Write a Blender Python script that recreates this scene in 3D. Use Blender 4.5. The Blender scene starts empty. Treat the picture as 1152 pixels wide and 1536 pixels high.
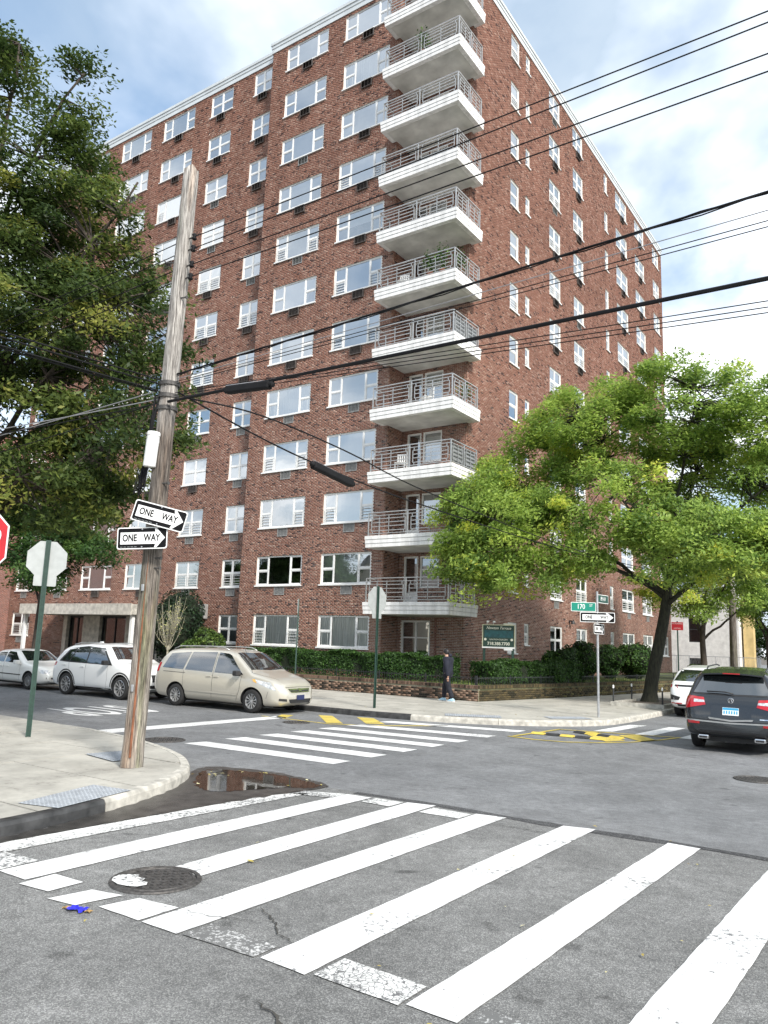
import bpy, bmesh, math, random
import numpy as np
from mathutils import Vector, Matrix
from mathutils.bvhtree import BVHTree

SC = bpy.context.scene
COL = SC.collection
R = math.radians

# ------------------------------------------------------------------ camera
CAM_H = 2.05
YAW, PITCH, ROLL = 0.60661, 0.16756, 0.033765
def make_camera():
    cd = bpy.data.cameras.new('camera')
    cd.sensor_fit = 'VERTICAL'; cd.sensor_height = 36.0; cd.lens = 27.27
    cd.clip_start = 0.05; cd.clip_end = 5000
    o = bpy.data.objects.new('camera', cd); COL.objects.link(o)
    fw = Vector((-math.sin(YAW), math.cos(YAW), 0)); rt = Vector((math.cos(YAW), math.sin(YAW), 0)); up = Vector((0, 0, 1))
    f = fw*math.cos(PITCH) + up*math.sin(PITCH); u = -fw*math.sin(PITCH) + up*math.cos(PITCH)
    r = rt*math.cos(ROLL) + u*math.sin(ROLL); u2 = -rt*math.sin(ROLL) + u*math.cos(ROLL)
    m = Matrix((r, u2, -f)).transposed().to_4x4(); m.translation = (0, 0, CAM_H)
    o.matrix_world = m
    SC.camera = o
make_camera()

# ------------------------------------------------------------------ light
sun_from = Vector((0.74, -0.36, 0.66)).normalized()      # the direction the light comes from
sl = bpy.data.lights.new('sun', 'SUN'); sl.energy = 2.9; sl.angle = R(10); sl.color = (1.0, 0.96, 0.9)
so = bpy.data.objects.new('sun', sl); COL.objects.link(so)
so.rotation_euler = sun_from.to_track_quat('Z', 'Y').to_euler()
so.location = (0, 0, 60)

W = bpy.data.worlds.new('World'); SC.world = W; W.use_nodes = True
def make_world():
    nt = W.node_tree; N = nt.nodes; L = nt.links; N.clear()
    out = N.new('ShaderNodeOutputWorld'); bg = N.new('ShaderNodeBackground')
    sky = N.new('ShaderNodeTexSky'); sky.sky_type = 'NISHITA'; sky.sun_disc = False
    sky.sun_elevation = math.asin(sun_from.z); sky.sun_rotation = math.atan2(sun_from.x, sun_from.y)
    sky.air_density = 1.0; sky.dust_density = 2.0; sky.ozone_density = 1.0
    tc = N.new('ShaderNodeTexCoord'); sep = N.new('ShaderNodeSeparateXYZ'); L.new(tc.outputs['Generated'], sep.inputs[0])
    def math_(op, a, b=None):
        n = N.new('ShaderNodeMath'); n.operation = op
        for i, v in enumerate((a, b)):
            if v is None: continue
            if isinstance(v, (int, float)): n.inputs[i].default_value = v
            else: L.new(v, n.inputs[i])
        return n.outputs[0]
    zc = math_('MAXIMUM', sep.outputs['Z'], 0.0); zc = math_('ADD', zc, 0.32)
    cx = math_('DIVIDE', sep.outputs['X'], zc); cy = math_('DIVIDE', sep.outputs['Y'], zc)
    com = N.new('ShaderNodeCombineXYZ'); L.new(cx, com.inputs[0]); L.new(cy, com.inputs[1]); com.inputs[2].default_value = 39.48
    no = N.new('ShaderNodeTexNoise'); no.inputs['Scale'].default_value = 1.55; no.inputs['Detail'].default_value = 7; no.inputs['Roughness'].default_value = 0.52
    no.inputs['Distortion'].default_value = 0.35; L.new(com.outputs[0], no.inputs['Vector'])
    rp = N.new('ShaderNodeValToRGB'); rp.color_ramp.elements[0].position = 0.38; rp.color_ramp.elements[1].position = 0.58
    L.new(no.outputs['Fac'], rp.inputs[0])
    # grey undersides inside the clouds
    n2 = N.new('ShaderNodeTexNoise'); n2.inputs['Scale'].default_value = 2.6; n2.inputs['Detail'].default_value = 5; L.new(com.outputs[0], n2.inputs['Vector'])
    r2 = N.new('ShaderNodeValToRGB'); e = r2.color_ramp.elements
    e[0].position = 0.37; e[0].color = (0.38, 0.46, 0.55, 1); e[1].position = 0.63; e[1].color = (1.15, 1.17, 1.19, 1)
    L.new(n2.outputs['Fac'], r2.inputs[0])
    sm = N.new('ShaderNodeMix'); sm.data_type = 'RGBA'; sm.blend_type = 'MULTIPLY'; sm.inputs['Factor'].default_value = 1
    L.new(sky.outputs[0], sm.inputs['A']); sm.inputs['B'].default_value = (0.115, 0.115, 0.115, 1)
    ad = N.new('ShaderNodeMix'); ad.data_type = 'RGBA'; ad.blend_type = 'ADD'; ad.inputs['Factor'].default_value = 1
    L.new(sm.outputs['Result'], ad.inputs['A']); ad.inputs['B'].default_value = (0.07, 0.11, 0.14, 1)
    mx = N.new('ShaderNodeMix'); mx.data_type = 'RGBA'
    L.new(rp.outputs[0], mx.inputs['Factor']); L.new(ad.outputs['Result'], mx.inputs['A']); L.new(r2.outputs[0], mx.inputs['B'])
    L.new(mx.outputs['Result'], bg.inputs['Color']); bg.inputs['Strength'].default_value = 1.0
    L.new(bg.outputs[0], out.inputs[0])
make_world()
vs = SC.view_settings
vs.view_transform = 'Standard'; vs.look = 'None'; vs.gamma = 1; vs.exposure = 0.80; vs.use_curve_mapping = False
SC.cycles.max_bounces = 8; SC.cycles.transparent_max_bounces = 12; SC.cycles.caustics_reflective = False; SC.cycles.caustics_refractive = False
SC.cycles.use_denoising = True; SC.cycles.denoising_prefilter = 'NONE'

# ------------------------------------------------------------------ helpers
def link(o): COL.objects.link(o); return o
def tag(o, label=None, cat=None, group=None, kind=None):
    if label: o['label'] = label
    if cat: o['category'] = cat
    if group: o['group'] = group
    if kind: o['kind'] = kind
    return o
def empty(name, loc=(0, 0, 0), rz=0, label=None, cat=None, group=None):
    o = bpy.data.objects.new(name, None); link(o); o.location = loc; o.rotation_euler = (0, 0, rz)
    o.empty_display_size = 0.2
    return tag(o, label, cat, group)
def copy_tree(o, parent=None):
    c = o.copy(); link(c); c.parent = parent
    for ch in o.children: copy_tree(ch, c)
    return c

class MB:
    """collects polygons of one mesh"""
    def __init__(s): s.v = []; s.f = []; s.m = []
    def add(s, vs, fs, mi=0):
        b = len(s.v); s.v.extend([tuple(p) for p in vs]); s.f.extend([tuple(i+b for i in f) for f in fs]); s.m.extend([mi]*len(fs)); return s
    def box(s, x0, x1, y0, y1, z0, z1, mi=0):
        return s.add([(x0,y0,z0),(x1,y0,z0),(x1,y1,z0),(x0,y1,z0),(x0,y0,z1),(x1,y0,z1),(x1,y1,z1),(x0,y1,z1)],
              [(0,3,2,1),(4,5,6,7),(0,1,5,4),(1,2,6,5),(2,3,7,6),(3,0,4,7)], mi)
    def bbox(s, x0, x1, y0, y1, z0, z1, b=0.01, mi=0):
        bm = bmesh.new(); 
        m = MB().box(x0, x1, y0, y1, z0, z1); vv = [bm.verts.new(p) for p in m.v]
        for f in m.f: bm.faces.new([vv[i] for i in f])
        bmesh.ops.bevel(bm, geom=list(bm.edges), offset=b, segments=2, affect='EDGES', profile=0.5)
        bm.verts.index_update(); s.add([v.co for v in bm.verts], [[v.index for v in f.verts] for f in bm.faces], mi); bm.free(); return s
    def prism(s, poly, z0, z1, mi=0, bottom=True):
        n = len(poly); vs = [(p[0], p[1], z0) for p in poly] + [(p[0], p[1], z1) for p in poly]
        fs = [tuple(range(n, 2*n))] + [(i, (i+1) % n, n+(i+1) % n, n+i) for i in range(n)]
        if bottom: fs.append(tuple(range(n-1, -1, -1)))
        return s.add(vs, fs, mi)
    def tube(s, pts, rad, n=8, mi=0, cap=True):
        pts = [Vector(p) for p in pts]; rad = rad if hasattr(rad, '__len__') else [rad]*len(pts)
        vs = []; prev = None
        for i, p in enumerate(pts):
            t = (pts[min(i+1, len(pts)-1)] - pts[max(i-1, 0)])
            if t.length < 1e-9: t = Vector((0, 0, 1))
            t.normalize()
            if prev is None:
                a = t.orthogonal().normalized()
            else:
                a = prev - t*prev.dot(t)
                a = a.normalized() if a.length > 1e-6 else t.orthogonal().normalized()
            prev = a; b = t.cross(a)
            for k in range(n):
                an = 2*math.pi*k/n; vs.append(p + (a*math.cos(an) + b*math.sin(an))*rad[i])
        fs = []
        for i in range(len(pts)-1):
            for k in range(n):
                fs.append((i*n+k, i*n+(k+1) % n, (i+1)*n+(k+1) % n, (i+1)*n+k))
        if cap:
            fs.append(tuple(range(n-1, -1, -1))); fs.append(tuple(range((len(pts)-1)*n, len(pts)*n)))
        return s.add(vs, fs, mi)
    def lathe(s, prof, n=24, axis='z', c=(0, 0, 0), mi=0):
        """prof: list of (radius, height)"""
        vs = []
        for r, h in prof:
            for k in range(n):
                a = 2*math.pi*k/n; x, y = r*math.cos(a), r*math.sin(a)
                vs.append((c[0]+x, c[1]+y, c[2]+h) if axis == 'z' else ((c[0]+x, c[1]+h, c[2]+y) if axis == 'y' else (c[0]+h, c[1]+x, c[2]+y)))
        fs = []
        for i in range(len(prof)-1):
            for k in range(n): fs.append((i*n+k, i*n+(k+1) % n, (i+1)*n+(k+1) % n, (i+1)*n+k))
        return s.add(vs, fs, mi)
    def grid(s, fn, nu, nv, mi=0, flip=False):
        vs = [fn(i/nu, j/nv) for i in range(nu+1) for j in range(nv+1)]
        fs = []
        for i in range(nu):
            for j in range(nv):
                q = (i*(nv+1)+j, (i+1)*(nv+1)+j, (i+1)*(nv+1)+j+1, i*(nv+1)+j+1)
                fs.append(q[::-1] if flip else q)
        return s.add(vs, fs, mi)
    def mesh(s, name, mats, smooth=False):
        me = bpy.data.meshes.new(name); me.from_pydata(s.v, [], s.f)
        for m in (mats if isinstance(mats, (list, tuple)) else [mats]): me.materials.append(m)
        if any(s.m): me.polygons.foreach_set('material_index', s.m)
        if smooth: me.polygons.foreach_set('use_smooth', [True]*len(me.polygons))
        me.update(); return me
    def obj(s, name, mats, parent=None, smooth=False, loc=None, rot=None):
        o = bpy.data.objects.new(name, s.mesh(name, mats, smooth)); link(o)
        if parent: o.parent = parent
        if loc: o.location = loc
        if rot: o.rotation_euler = rot
        return o
def smooth_angle(o, ang=35):
    me = o.data
    try: me.set_sharp_from_angle(angle=R(ang))
    except Exception: pass
    me.polygons.foreach_set('use_smooth', [True]*len(me.polygons))
def fix_normals(o):
    bm = bmesh.new(); bm.from_mesh(o.data); bmesh.ops.recalc_face_normals(bm, faces=bm.faces); bm.to_mesh(o.data); bm.free(); return o
def child(name, me, parent, loc=(0, 0, 0), rot=None):
    o = bpy.data.objects.new(name, me); link(o); o.parent = parent; o.location = loc
    if rot: o.rotation_euler = rot
    return o
def np_mesh(name, V, Fq, mat, rnd=None):
    """mesh from numpy quads; rnd is a per-face float attribute"""
    me = bpy.data.meshes.new(name); nv, nf = len(V), len(Fq); k = Fq.shape[1]
    me.vertices.add(nv); me.vertices.foreach_set('co', np.asarray(V, np.float32).ravel())
    me.loops.add(nf*k); me.loops.foreach_set('vertex_index', np.asarray(Fq, np.int32).ravel())
    me.polygons.add(nf); me.polygons.foreach_set('loop_start', np.arange(0, nf*k, k, dtype=np.int32))
    me.update(calc_edges=True)
    if rnd is not None:
        a = me.attributes.new('rnd', 'FLOAT', 'FACE'); a.data.foreach_set('value', np.asarray(rnd, np.float32))
    me.materials.append(mat); me.validate(); return me

# ------------------------------------------------------------------ materials
MT = {}
def nodes(name):
    m = bpy.data.materials.new(name); m.use_nodes = True; MT[name] = m
    nt = m.node_tree; return m, nt, nt.nodes, nt.links, nt.nodes['Principled BSDF']
def lin(c): return tuple(((x/255)/12.92 if x/255 <= 0.04045 else ((x/255+0.055)/1.055)**2.4) for x in c)+(1,)
def col4(c): return tuple(c)+(1,) if len(c) == 3 else c
def pmat(name, c, rough=0.6, metal=0.0, var=0.12, scale=6.0, bump=0.0, bscale=None, c2=None, detail=4, coat=0, spec=0.5, stretch=None):
    m, nt, N, L, b = nodes(name)
    tc = N.new('ShaderNodeTexCoord'); src = tc.outputs['Object']
    if stretch:
        mp = N.new('ShaderNodeMapping'); mp.inputs['Scale'].default_value = stretch; L.new(src, mp.inputs[0]); src = mp.outputs[0]
    no = N.new('ShaderNodeTexNoise'); no.inputs['Scale'].default_value = scale; no.inputs['Detail'].default_value = detail; L.new(src, no.inputs['Vector'])
    rp = N.new('ShaderNodeValToRGB'); e = rp.color_ramp.elements; c = col4(c)
    lo = tuple(x*(1-var) for x in c[:3])+(1,) if c2 is None else col4(c2)
    hi = tuple(min(1, x*(1+var)) for x in c[:3])+(1,) if c2 is None else c
    e[0].position = 0.32; e[0].color = lo; e[1].position = 0.68; e[1].color = hi
    L.new(no.outputs['Fac'], rp.inputs[0]); L.new(rp.outputs[0], b.inputs['Base Color'])
    b.inputs['Roughness'].default_value = rough; b.inputs['Metallic'].default_value = metal
    b.inputs['Specular IOR Level'].default_value = spec
    if coat: b.inputs['Coat Weight'].default_value = coat; b.inputs['Coat Roughness'].default_value = 0.05
    if bump:
        n2 = N.new('ShaderNodeTexNoise'); n2.inputs['Scale'].default_value = bscale or scale*4; n2.inputs['Detail'].default_value = 6; L.new(src, n2.inputs['Vector'])
        bp = N.new('ShaderNodeBump'); bp.inputs['Strength'].default_value = bump; bp.inputs['Distance'].default_value = 0.02
        L.new(n2.outputs['Fac'], bp.inputs['Height']); L.new(bp.outputs[0], b.inputs['Normal'])
    return m
def ramp_mat(name, stops, rough=0.8, noise=0.25, nscale=30, bump=0.0, trans=0.0, stain=0.0):
    """colour from the per-face attribute rnd"""
    m, nt, N, L, b = nodes(name)
    at = N.new('ShaderNodeAttribute'); at.attribute_name = 'rnd'
    rp = N.new('ShaderNodeValToRGB'); e = rp.color_ramp.elements
    while len(e) < len(stops): e.new(0.5)
    for i, (p, c) in enumerate(stops): e[i].position = p; e[i].color = col4(c)
    L.new(at.outputs['Fac'], rp.inputs[0]); src = rp.outputs[0]
    if noise:
        tc = N.new('ShaderNodeTexCoord'); no = N.new('ShaderNodeTexNoise'); no.inputs['Scale'].default_value = nscale; no.inputs['Detail'].default_value = 3
        L.new(tc.outputs['Object'], no.inputs['Vector'])
        mr = N.new('ShaderNodeMapRange'); mr.inputs[1].default_value = 0.3; mr.inputs[2].default_value = 0.7; mr.inputs[3].default_value = 1-noise; mr.inputs[4].default_value = 1+noise
        L.new(no.outputs['Fac'], mr.inputs[0])
        mx = N.new('ShaderNodeMix'); mx.data_type = 'RGBA'; mx.blend_type = 'MULTIPLY'; mx.inputs['Factor'].default_value = 1
        L.new(src, mx.inputs['A']); L.new(mr.outputs[0], mx.inputs['B']); src = mx.outputs['Result']
        if stain:      # broad weathering: rain streaks and patches of repointing
            mp = N.new('ShaderNodeMapping'); mp.inputs['Scale'].default_value = (0.9, 0.9, 0.22); L.new(tc.outputs['Object'], mp.inputs[0])
            n3 = N.new('ShaderNodeTexNoise'); n3.inputs['Scale'].default_value = 0.8; n3.inputs['Detail'].default_value = 6; n3.inputs['Roughness'].default_value = 0.6; L.new(mp.outputs[0], n3.inputs['Vector'])
            m3 = N.new('ShaderNodeMapRange'); m3.inputs[1].default_value = 0.32; m3.inputs[2].default_value = 0.68; m3.inputs[3].default_value = 1-stain; m3.inputs[4].default_value = 1+stain; L.new(n3.outputs['Fac'], m3.inputs[0])
            x3 = N.new('ShaderNodeMix'); x3.data_type = 'RGBA'; x3.blend_type = 'MULTIPLY'; x3.inputs['Factor'].default_value = 1; L.new(src, x3.inputs['A']); L.new(m3.outputs[0], x3.inputs['B']); src = x3.outputs['Result']
        if bump:
            bp = N.new('ShaderNodeBump'); bp.inputs['Strength'].default_value = bump; bp.inputs['Distance'].default_value = 0.01
            L.new(no.outputs['Fac'], bp.inputs['Height']); L.new(bp.outputs[0], b.inputs['Normal'])
    L.new(src, b.inputs['Base Color']); b.inputs['Roughness'].default_value = rough
    b.inputs['Specular IOR Level'].default_value = 0.3
    if trans:
        out = N['Material Output']; tr = N.new('ShaderNodeBsdfTranslucent'); L.new(src, tr.inputs['Color'])
        mx2 = N.new('ShaderNodeMixShader'); mx2.inputs[0].default_value = trans
        L.new(b.outputs[0], mx2.inputs[1]); L.new(tr.outputs[0], mx2.inputs[2]); L.new(mx2.outputs[0], out.inputs[0])
    return m
def glass_mat(name, tint, refl=0.16, rough=0.02):
    m, nt, N, L, b = nodes(name); N.remove(b); out = N['Material Output']
    tr = N.new('ShaderNodeBsdfTransparent'); tr.inputs[0].default_value = col4(tint)
    gl = N.new('ShaderNodeBsdfGlossy'); gl.inputs['Roughness'].default_value = rough; gl.inputs[0].default_value = (0.92, 0.95, 0.97, 1)
    fr = N.new('ShaderNodeFresnel'); fr.inputs[0].default_value = 1.5
    ad = N.new('ShaderNodeMath'); ad.operation = 'ADD'; ad.use_clamp = True; L.new(fr.outputs[0], ad.inputs[0]); ad.inputs[1].default_value = refl
    # slight waviness of float glass
    tc = N.new('ShaderNodeTexCoord'); no = N.new('ShaderNodeTexNoise'); no.inputs['Scale'].default_value = 1.3; L.new(tc.outputs['Object'], no.inputs['Vector'])
    bp = N.new('ShaderNodeBump'); bp.inputs['Strength'].default_value = 0.05; bp.inputs['Distance'].default_value = 0.05; L.new(no.outputs['Fac'], bp.inputs['Height']); L.new(bp.outputs[0], gl.inputs['Normal'])
    mx = N.new('ShaderNodeMixShader'); L.new(ad.outputs[0], mx.inputs[0]); L.new(tr.outputs[0], mx.inputs[1]); L.new(gl.outputs[0], mx.inputs[2]); L.new(mx.outputs[0], out.inputs[0])
    return m

def asphalt(name, c, speck=0.5, sscale=160, patch=0.2, hi=(0.34, 0.34, 0.33)):
    m, nt, N, L, b = nodes(name)
    tc = N.new('ShaderNodeTexCoord'); ob = tc.outputs['Object']
    big = N.new('ShaderNodeTexNoise'); big.inputs['Scale'].default_value = 0.35; big.inputs['Detail'].default_value = 5; big.inputs['Roughness'].default_value = 0.65; L.new(ob, big.inputs['Vector'])
    rb = N.new('ShaderNodeMapRange'); rb.inputs[1].default_value = 0.3; rb.inputs[2].default_value = 0.7; rb.inputs[3].default_value = 1-patch; rb.inputs[4].default_value = 1+patch; L.new(big.outputs['Fac'], rb.inputs[0])
    mid = N.new('ShaderNodeTexNoise'); mid.inputs['Scale'].default_value = 9; mid.inputs['Detail'].default_value = 6; L.new(ob, mid.inputs['Vector'])
    rm = N.new('ShaderNodeMapRange'); rm.inputs[1].default_value = 0.3; rm.inputs[2].default_value = 0.7; rm.inputs[3].default_value = 0.86; rm.inputs[4].default_value = 1.14; L.new(mid.outputs['Fac'], rm.inputs[0])
    vo = N.new('ShaderNodeTexVoronoi'); vo.inputs['Scale'].default_value = sscale; L.new(ob, vo.inputs['Vector'])
    sp = N.new('ShaderNodeSeparateColor'); L.new(vo.outputs['Color'], sp.inputs[0])
    rs = N.new('ShaderNodeValToRGB'); e = rs.color_ramp.elements
    c = col4(c); e[0].position = 0.0; e[0].color = tuple(x*0.72 for x in c[:3])+(1,); e[1].position = 1.0; e[1].color = tuple(x*(1-speck)+h*speck for x, h in zip(c[:3], hi))+(1,)
    k = e.new(0.55); k.color = c
    L.new(sp.outputs[0], rs.inputs[0])
    m1 = N.new('ShaderNodeMix'); m1.data_type = 'RGBA'; m1.blend_type = 'MULTIPLY'; m1.inputs['Factor'].default_value = 1; L.new(rs.outputs[0], m1.inputs['A']); L.new(rb.outputs[0], m1.inputs['B'])
    m2 = N.new('ShaderNodeMix'); m2.data_type = 'RGBA'; m2.blend_type = 'MULTIPLY'; m2.inputs['Factor'].default_value = 1; L.new(m1.outputs['Result'], m2.inputs['A']); L.new(rm.outputs[0], m2.inputs['B'])
    # dark oil and gum spots
    vs_ = N.new('ShaderNodeTexNoise'); vs_.inputs['Scale'].default_value = 3.1; vs_.inputs['Detail'].default_value = 2; L.new(ob, vs_.inputs['Vector'])
    rv = N.new('ShaderNodeValToRGB'); rv.color_ramp.elements[0].position = 0.66; rv.color_ramp.elements[0].color = (1, 1, 1, 1); rv.color_ramp.elements[1].position = 0.74; rv.color_ramp.elements[1].color = (0.62, 0.62, 0.62, 1); L.new(vs_.outputs['Fac'], rv.inputs[0])
    m3 = N.new('ShaderNodeMix'); m3.data_type = 'RGBA'; m3.blend_type = 'MULTIPLY'; m3.inputs['Factor'].default_value = 1; L.new(m2.outputs['Result'], m3.inputs['A']); L.new(rv.outputs[0], m3.inputs['B'])
    st = N.new('ShaderNodeTexNoise'); st.inputs['Scale'].default_value = 1.15; st.inputs['Detail'].default_value = 9; st.inputs['Roughness'].default_value = 0.72; st.inputs['Distortion'].default_value = 0.6; L.new(ob, st.inputs['Vector'])
    sr = N.new('ShaderNodeMapRange'); sr.inputs[1].default_value = 0.36; sr.inputs[2].default_value = 0.66; sr.inputs[3].default_value = 0.78; sr.inputs[4].default_value = 1.12; L.new(st.outputs['Fac'], sr.inputs[0])
    m4 = N.new('ShaderNodeMix'); m4.data_type = 'RGBA'; m4.blend_type = 'MULTIPLY'; m4.inputs['Factor'].default_value = 1; L.new(m3.outputs['Result'], m4.inputs['A']); L.new(sr.outputs[0], m4.inputs['B'])
    L.new(m4.outputs['Result'], b.inputs['Base Color']); b.inputs['Roughness'].default_value = 0.85; b.inputs['Specular IOR Level'].default_value = 0.25
    bp = N.new('ShaderNodeBump'); bp.inputs['Strength'].default_value = 0.55; bp.inputs['Distance'].default_value = 0.006; L.new(vo.outputs['Distance'], bp.inputs['Height']); L.new(bp.outputs[0], b.inputs['Normal'])
    return m
def paint_mat(name, c, wear=0.5, under=(0.15, 0.15, 0.15), wscale=14, crack=False, grime=0.26, grime_dir=(1.0, 0.25, 1.0)):
    """road paint worn through to the asphalt; wear 0..1"""
    m, nt, N, L, b = nodes(name)
    tc = N.new('ShaderNodeTexCoord'); ob = tc.outputs['Object']
    no = N.new('ShaderNodeTexNoise'); no.inputs['Scale'].default_value = wscale; no.inputs['Detail'].default_value = 10; no.inputs['Roughness'].default_value = 0.72; L.new(ob, no.inputs['Vector'])
    big = N.new('ShaderNodeTexNoise'); big.inputs['Scale'].default_value = 1.1; big.inputs['Detail'].default_value = 3; L.new(ob, big.inputs['Vector'])
    ad = N.new('ShaderNodeMath'); ad.operation = 'MULTIPLY_ADD'; L.new(big.outputs['Fac'], ad.inputs[0]); ad.inputs[1].default_value = 0.5; L.new(no.outputs['Fac'], ad.inputs[2])
    src = ad.outputs[0]
    if crack:
        vo = N.new('ShaderNodeTexVoronoi'); vo.feature = 'DISTANCE_TO_EDGE'; vo.inputs['Scale'].default_value = 26; L.new(ob, vo.inputs['Vector'])
        cr = N.new('ShaderNodeMapRange'); cr.inputs[1].default_value = 0.0; cr.inputs[2].default_value = 0.07; cr.inputs[3].default_value = -0.30; cr.inputs[4].default_value = 0.05; L.new(vo.outputs['Distance'], cr.inputs[0])
        a2 = N.new('ShaderNodeMath'); a2.operation = 'ADD'; L.new(src, a2.inputs[0]); L.new(cr.outputs[0], a2.inputs[1]); src = a2.outputs[0]
    rp = N.new('ShaderNodeValToRGB'); e = rp.color_ramp.elements
    t = 0.42 + wear*0.4
    e[0].position = t; e[0].color = col4(under); e[1].position = t+0.05; e[1].color = tuple(x*0.88 for x in c[:3])+(1,)
    k = e.new(min(0.99, t+0.2)); k.color = col4(c)
    L.new(src, rp.inputs[0]); b.inputs['Roughness'].default_value = 0.7
    gm = N.new('ShaderNodeMapping'); gm.inputs['Scale'].default_value = grime_dir; L.new(ob, gm.inputs[0])
    gn = N.new('ShaderNodeTexNoise'); gn.inputs['Scale'].default_value = 2.2; gn.inputs['Detail'].default_value = 7; gn.inputs['Roughness'].default_value = 0.65; L.new(gm.outputs[0], gn.inputs['Vector'])
    gr = N.new('ShaderNodeMapRange'); gr.inputs[1].default_value = 0.30; gr.inputs[2].default_value = 0.62; gr.inputs[3].default_value = 1-grime; gr.inputs[4].default_value = 1.0; L.new(gn.outputs['Fac'], gr.inputs[0])
    gx = N.new('ShaderNodeMix'); gx.data_type = 'RGBA'; gx.blend_type = 'MULTIPLY'; gx.inputs['Factor'].default_value = 1; L.new(rp.outputs[0], gx.inputs['A']); L.new(gr.outputs[0], gx.inputs['B']); L.new(gx.outputs['Result'], b.inputs['Base Color'])
    return m
# ================================================================== ground, roads, pavements
random.seed(7); RNG = np.random.default_rng(11)
asphalt('asphalt_smooth', (0.20, 0.204, 0.206), speck=0.35, sscale=120, patch=0.17, hi=(0.30, 0.30, 0.30))
asphalt('asphalt_coarse', (0.175, 0.175, 0.170), speck=0.62, sscale=130, patch=0.2, hi=(0.40, 0.40, 0.38))
asphalt('earth', (0.12, 0.10, 0.08), speck=0.3, sscale=40)
asphalt('tar', (0.06, 0.06, 0.062), speck=0.3, sscale=90, patch=0.35)
paint_mat('paint_white', (0.80, 0.80, 0.78), wear=0.40, wscale=20, grime=0.34, grime_dir=(2.2, 0.5, 1))
paint_mat('paint_white_worn', (0.76, 0.76, 0.73), wear=0.62, wscale=26)
paint_mat('paint_white_cracked', (0.74, 0.74, 0.71), wear=0.66, wscale=22, crack=True)
paint_mat('paint_white_ghost', (0.62, 0.62, 0.60), wear=0.92, wscale=34, under=(0.155, 0.155, 0.15))
paint_mat('paint_yellow', (0.68, 0.53, 0.11), wear=0.46, wscale=22, grime=0.4)
paint_mat('concrete_pave', (0.47, 0.45, 0.395), wear=0.36, under=(0.30, 0.285, 0.25), wscale=7, grime=0.34, grime_dir=(0.6, 0.6, 1))
pmat('concrete_kerb', (0.44, 0.42, 0.37), rough=0.9, var=0.28, scale=7, bump=0.25, bscale=60)
pmat('concrete_dark', (0.20, 0.20, 0.19), rough=0.85, var=0.4, scale=5, bump=0.3, bscale=50)
pmat('steel_kerb', (0.055, 0.055, 0.055), rough=0.45, var=0.5, scale=6, metal=0.3)
pmat('tactile_grey', (0.29, 0.31, 0.33), rough=0.75, var=0.15, scale=9)
pmat('iron', (0.09, 0.085, 0.08), rough=0.6, metal=0.5, var=0.4, scale=30, bump=0.2, bscale=80)
pmat('dark_gap', (0.05, 0.047, 0.04), rough=0.95, var=0.3)
def puddle_mat():
    m, nt, N, L, b = nodes('water'); 
    b.inputs['Base Color'].default_value = (0.024, 0.019, 0.014, 1); b.inputs['Roughness'].default_value = 0.03; b.inputs['IOR'].default_value = 1.33
    tc = N.new('ShaderNodeTexCoord'); no = N.new('ShaderNodeTexNoise'); no.inputs['Scale'].default_value = 5; L.new(tc.outputs['Object'], no.inputs['Vector'])
    bp = N.new('ShaderNodeBump'); bp.inputs['Strength'].default_value = 0.02; bp.inputs['Distance'].default_value = 0.02; L.new(no.outputs['Fac'], bp.inputs['Height']); L.new(bp.outputs[0], b.inputs['Normal'])
puddle_mat()

def sheet(name, poly, z, mat, parent=None):
    m = MB(); m.add([(p[0], p[1], z) for p in poly], [tuple(range(len(poly)))])
    o = m.obj(name, MT[mat] if isinstance(mat, str) else mat, parent); return o
g0 = tag(sheet('ground', [(-3000, -3000), (3000, -3000), (3000, 3000), (-3000, 3000)], -0.03, 'earth'), 'dark earth ground reaching away to the horizon', 'ground', kind='structure')
road = tag(sheet('road', [(-160, -120), (60, -120), (60, 200), (-160, 200)], 0.0, 'asphalt_smooth'), 'grey asphalt roadway of the crossing and both streets', 'road', kind='structure')
sheet('asphalt_patch', [(-7.9, -60), (12, -60), (12, 9.42), (0, 9.28), (-4, 9.16), (-6.9, 9.10), (-7.9, 9.0)], 0.004, 'asphalt_coarse', road)
# tar-sealed seam between old and new surfacing
pts = []
for i in range(41):
    x = -6.6 + i*(12-(-6.6))/40; y = 9.08 + (x+6.6)*0.018 + 0.03*math.sin(x*2.1) + random.uniform(-0.012, 0.012); pts.append((x, y, random.uniform(0.055, 0.12)))
sheet('tar_seam', [(x, y-w) for x, y, w in pts] + [(x, y+w) for x, y, w in reversed(pts)], 0.008, 'tar', road)

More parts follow.
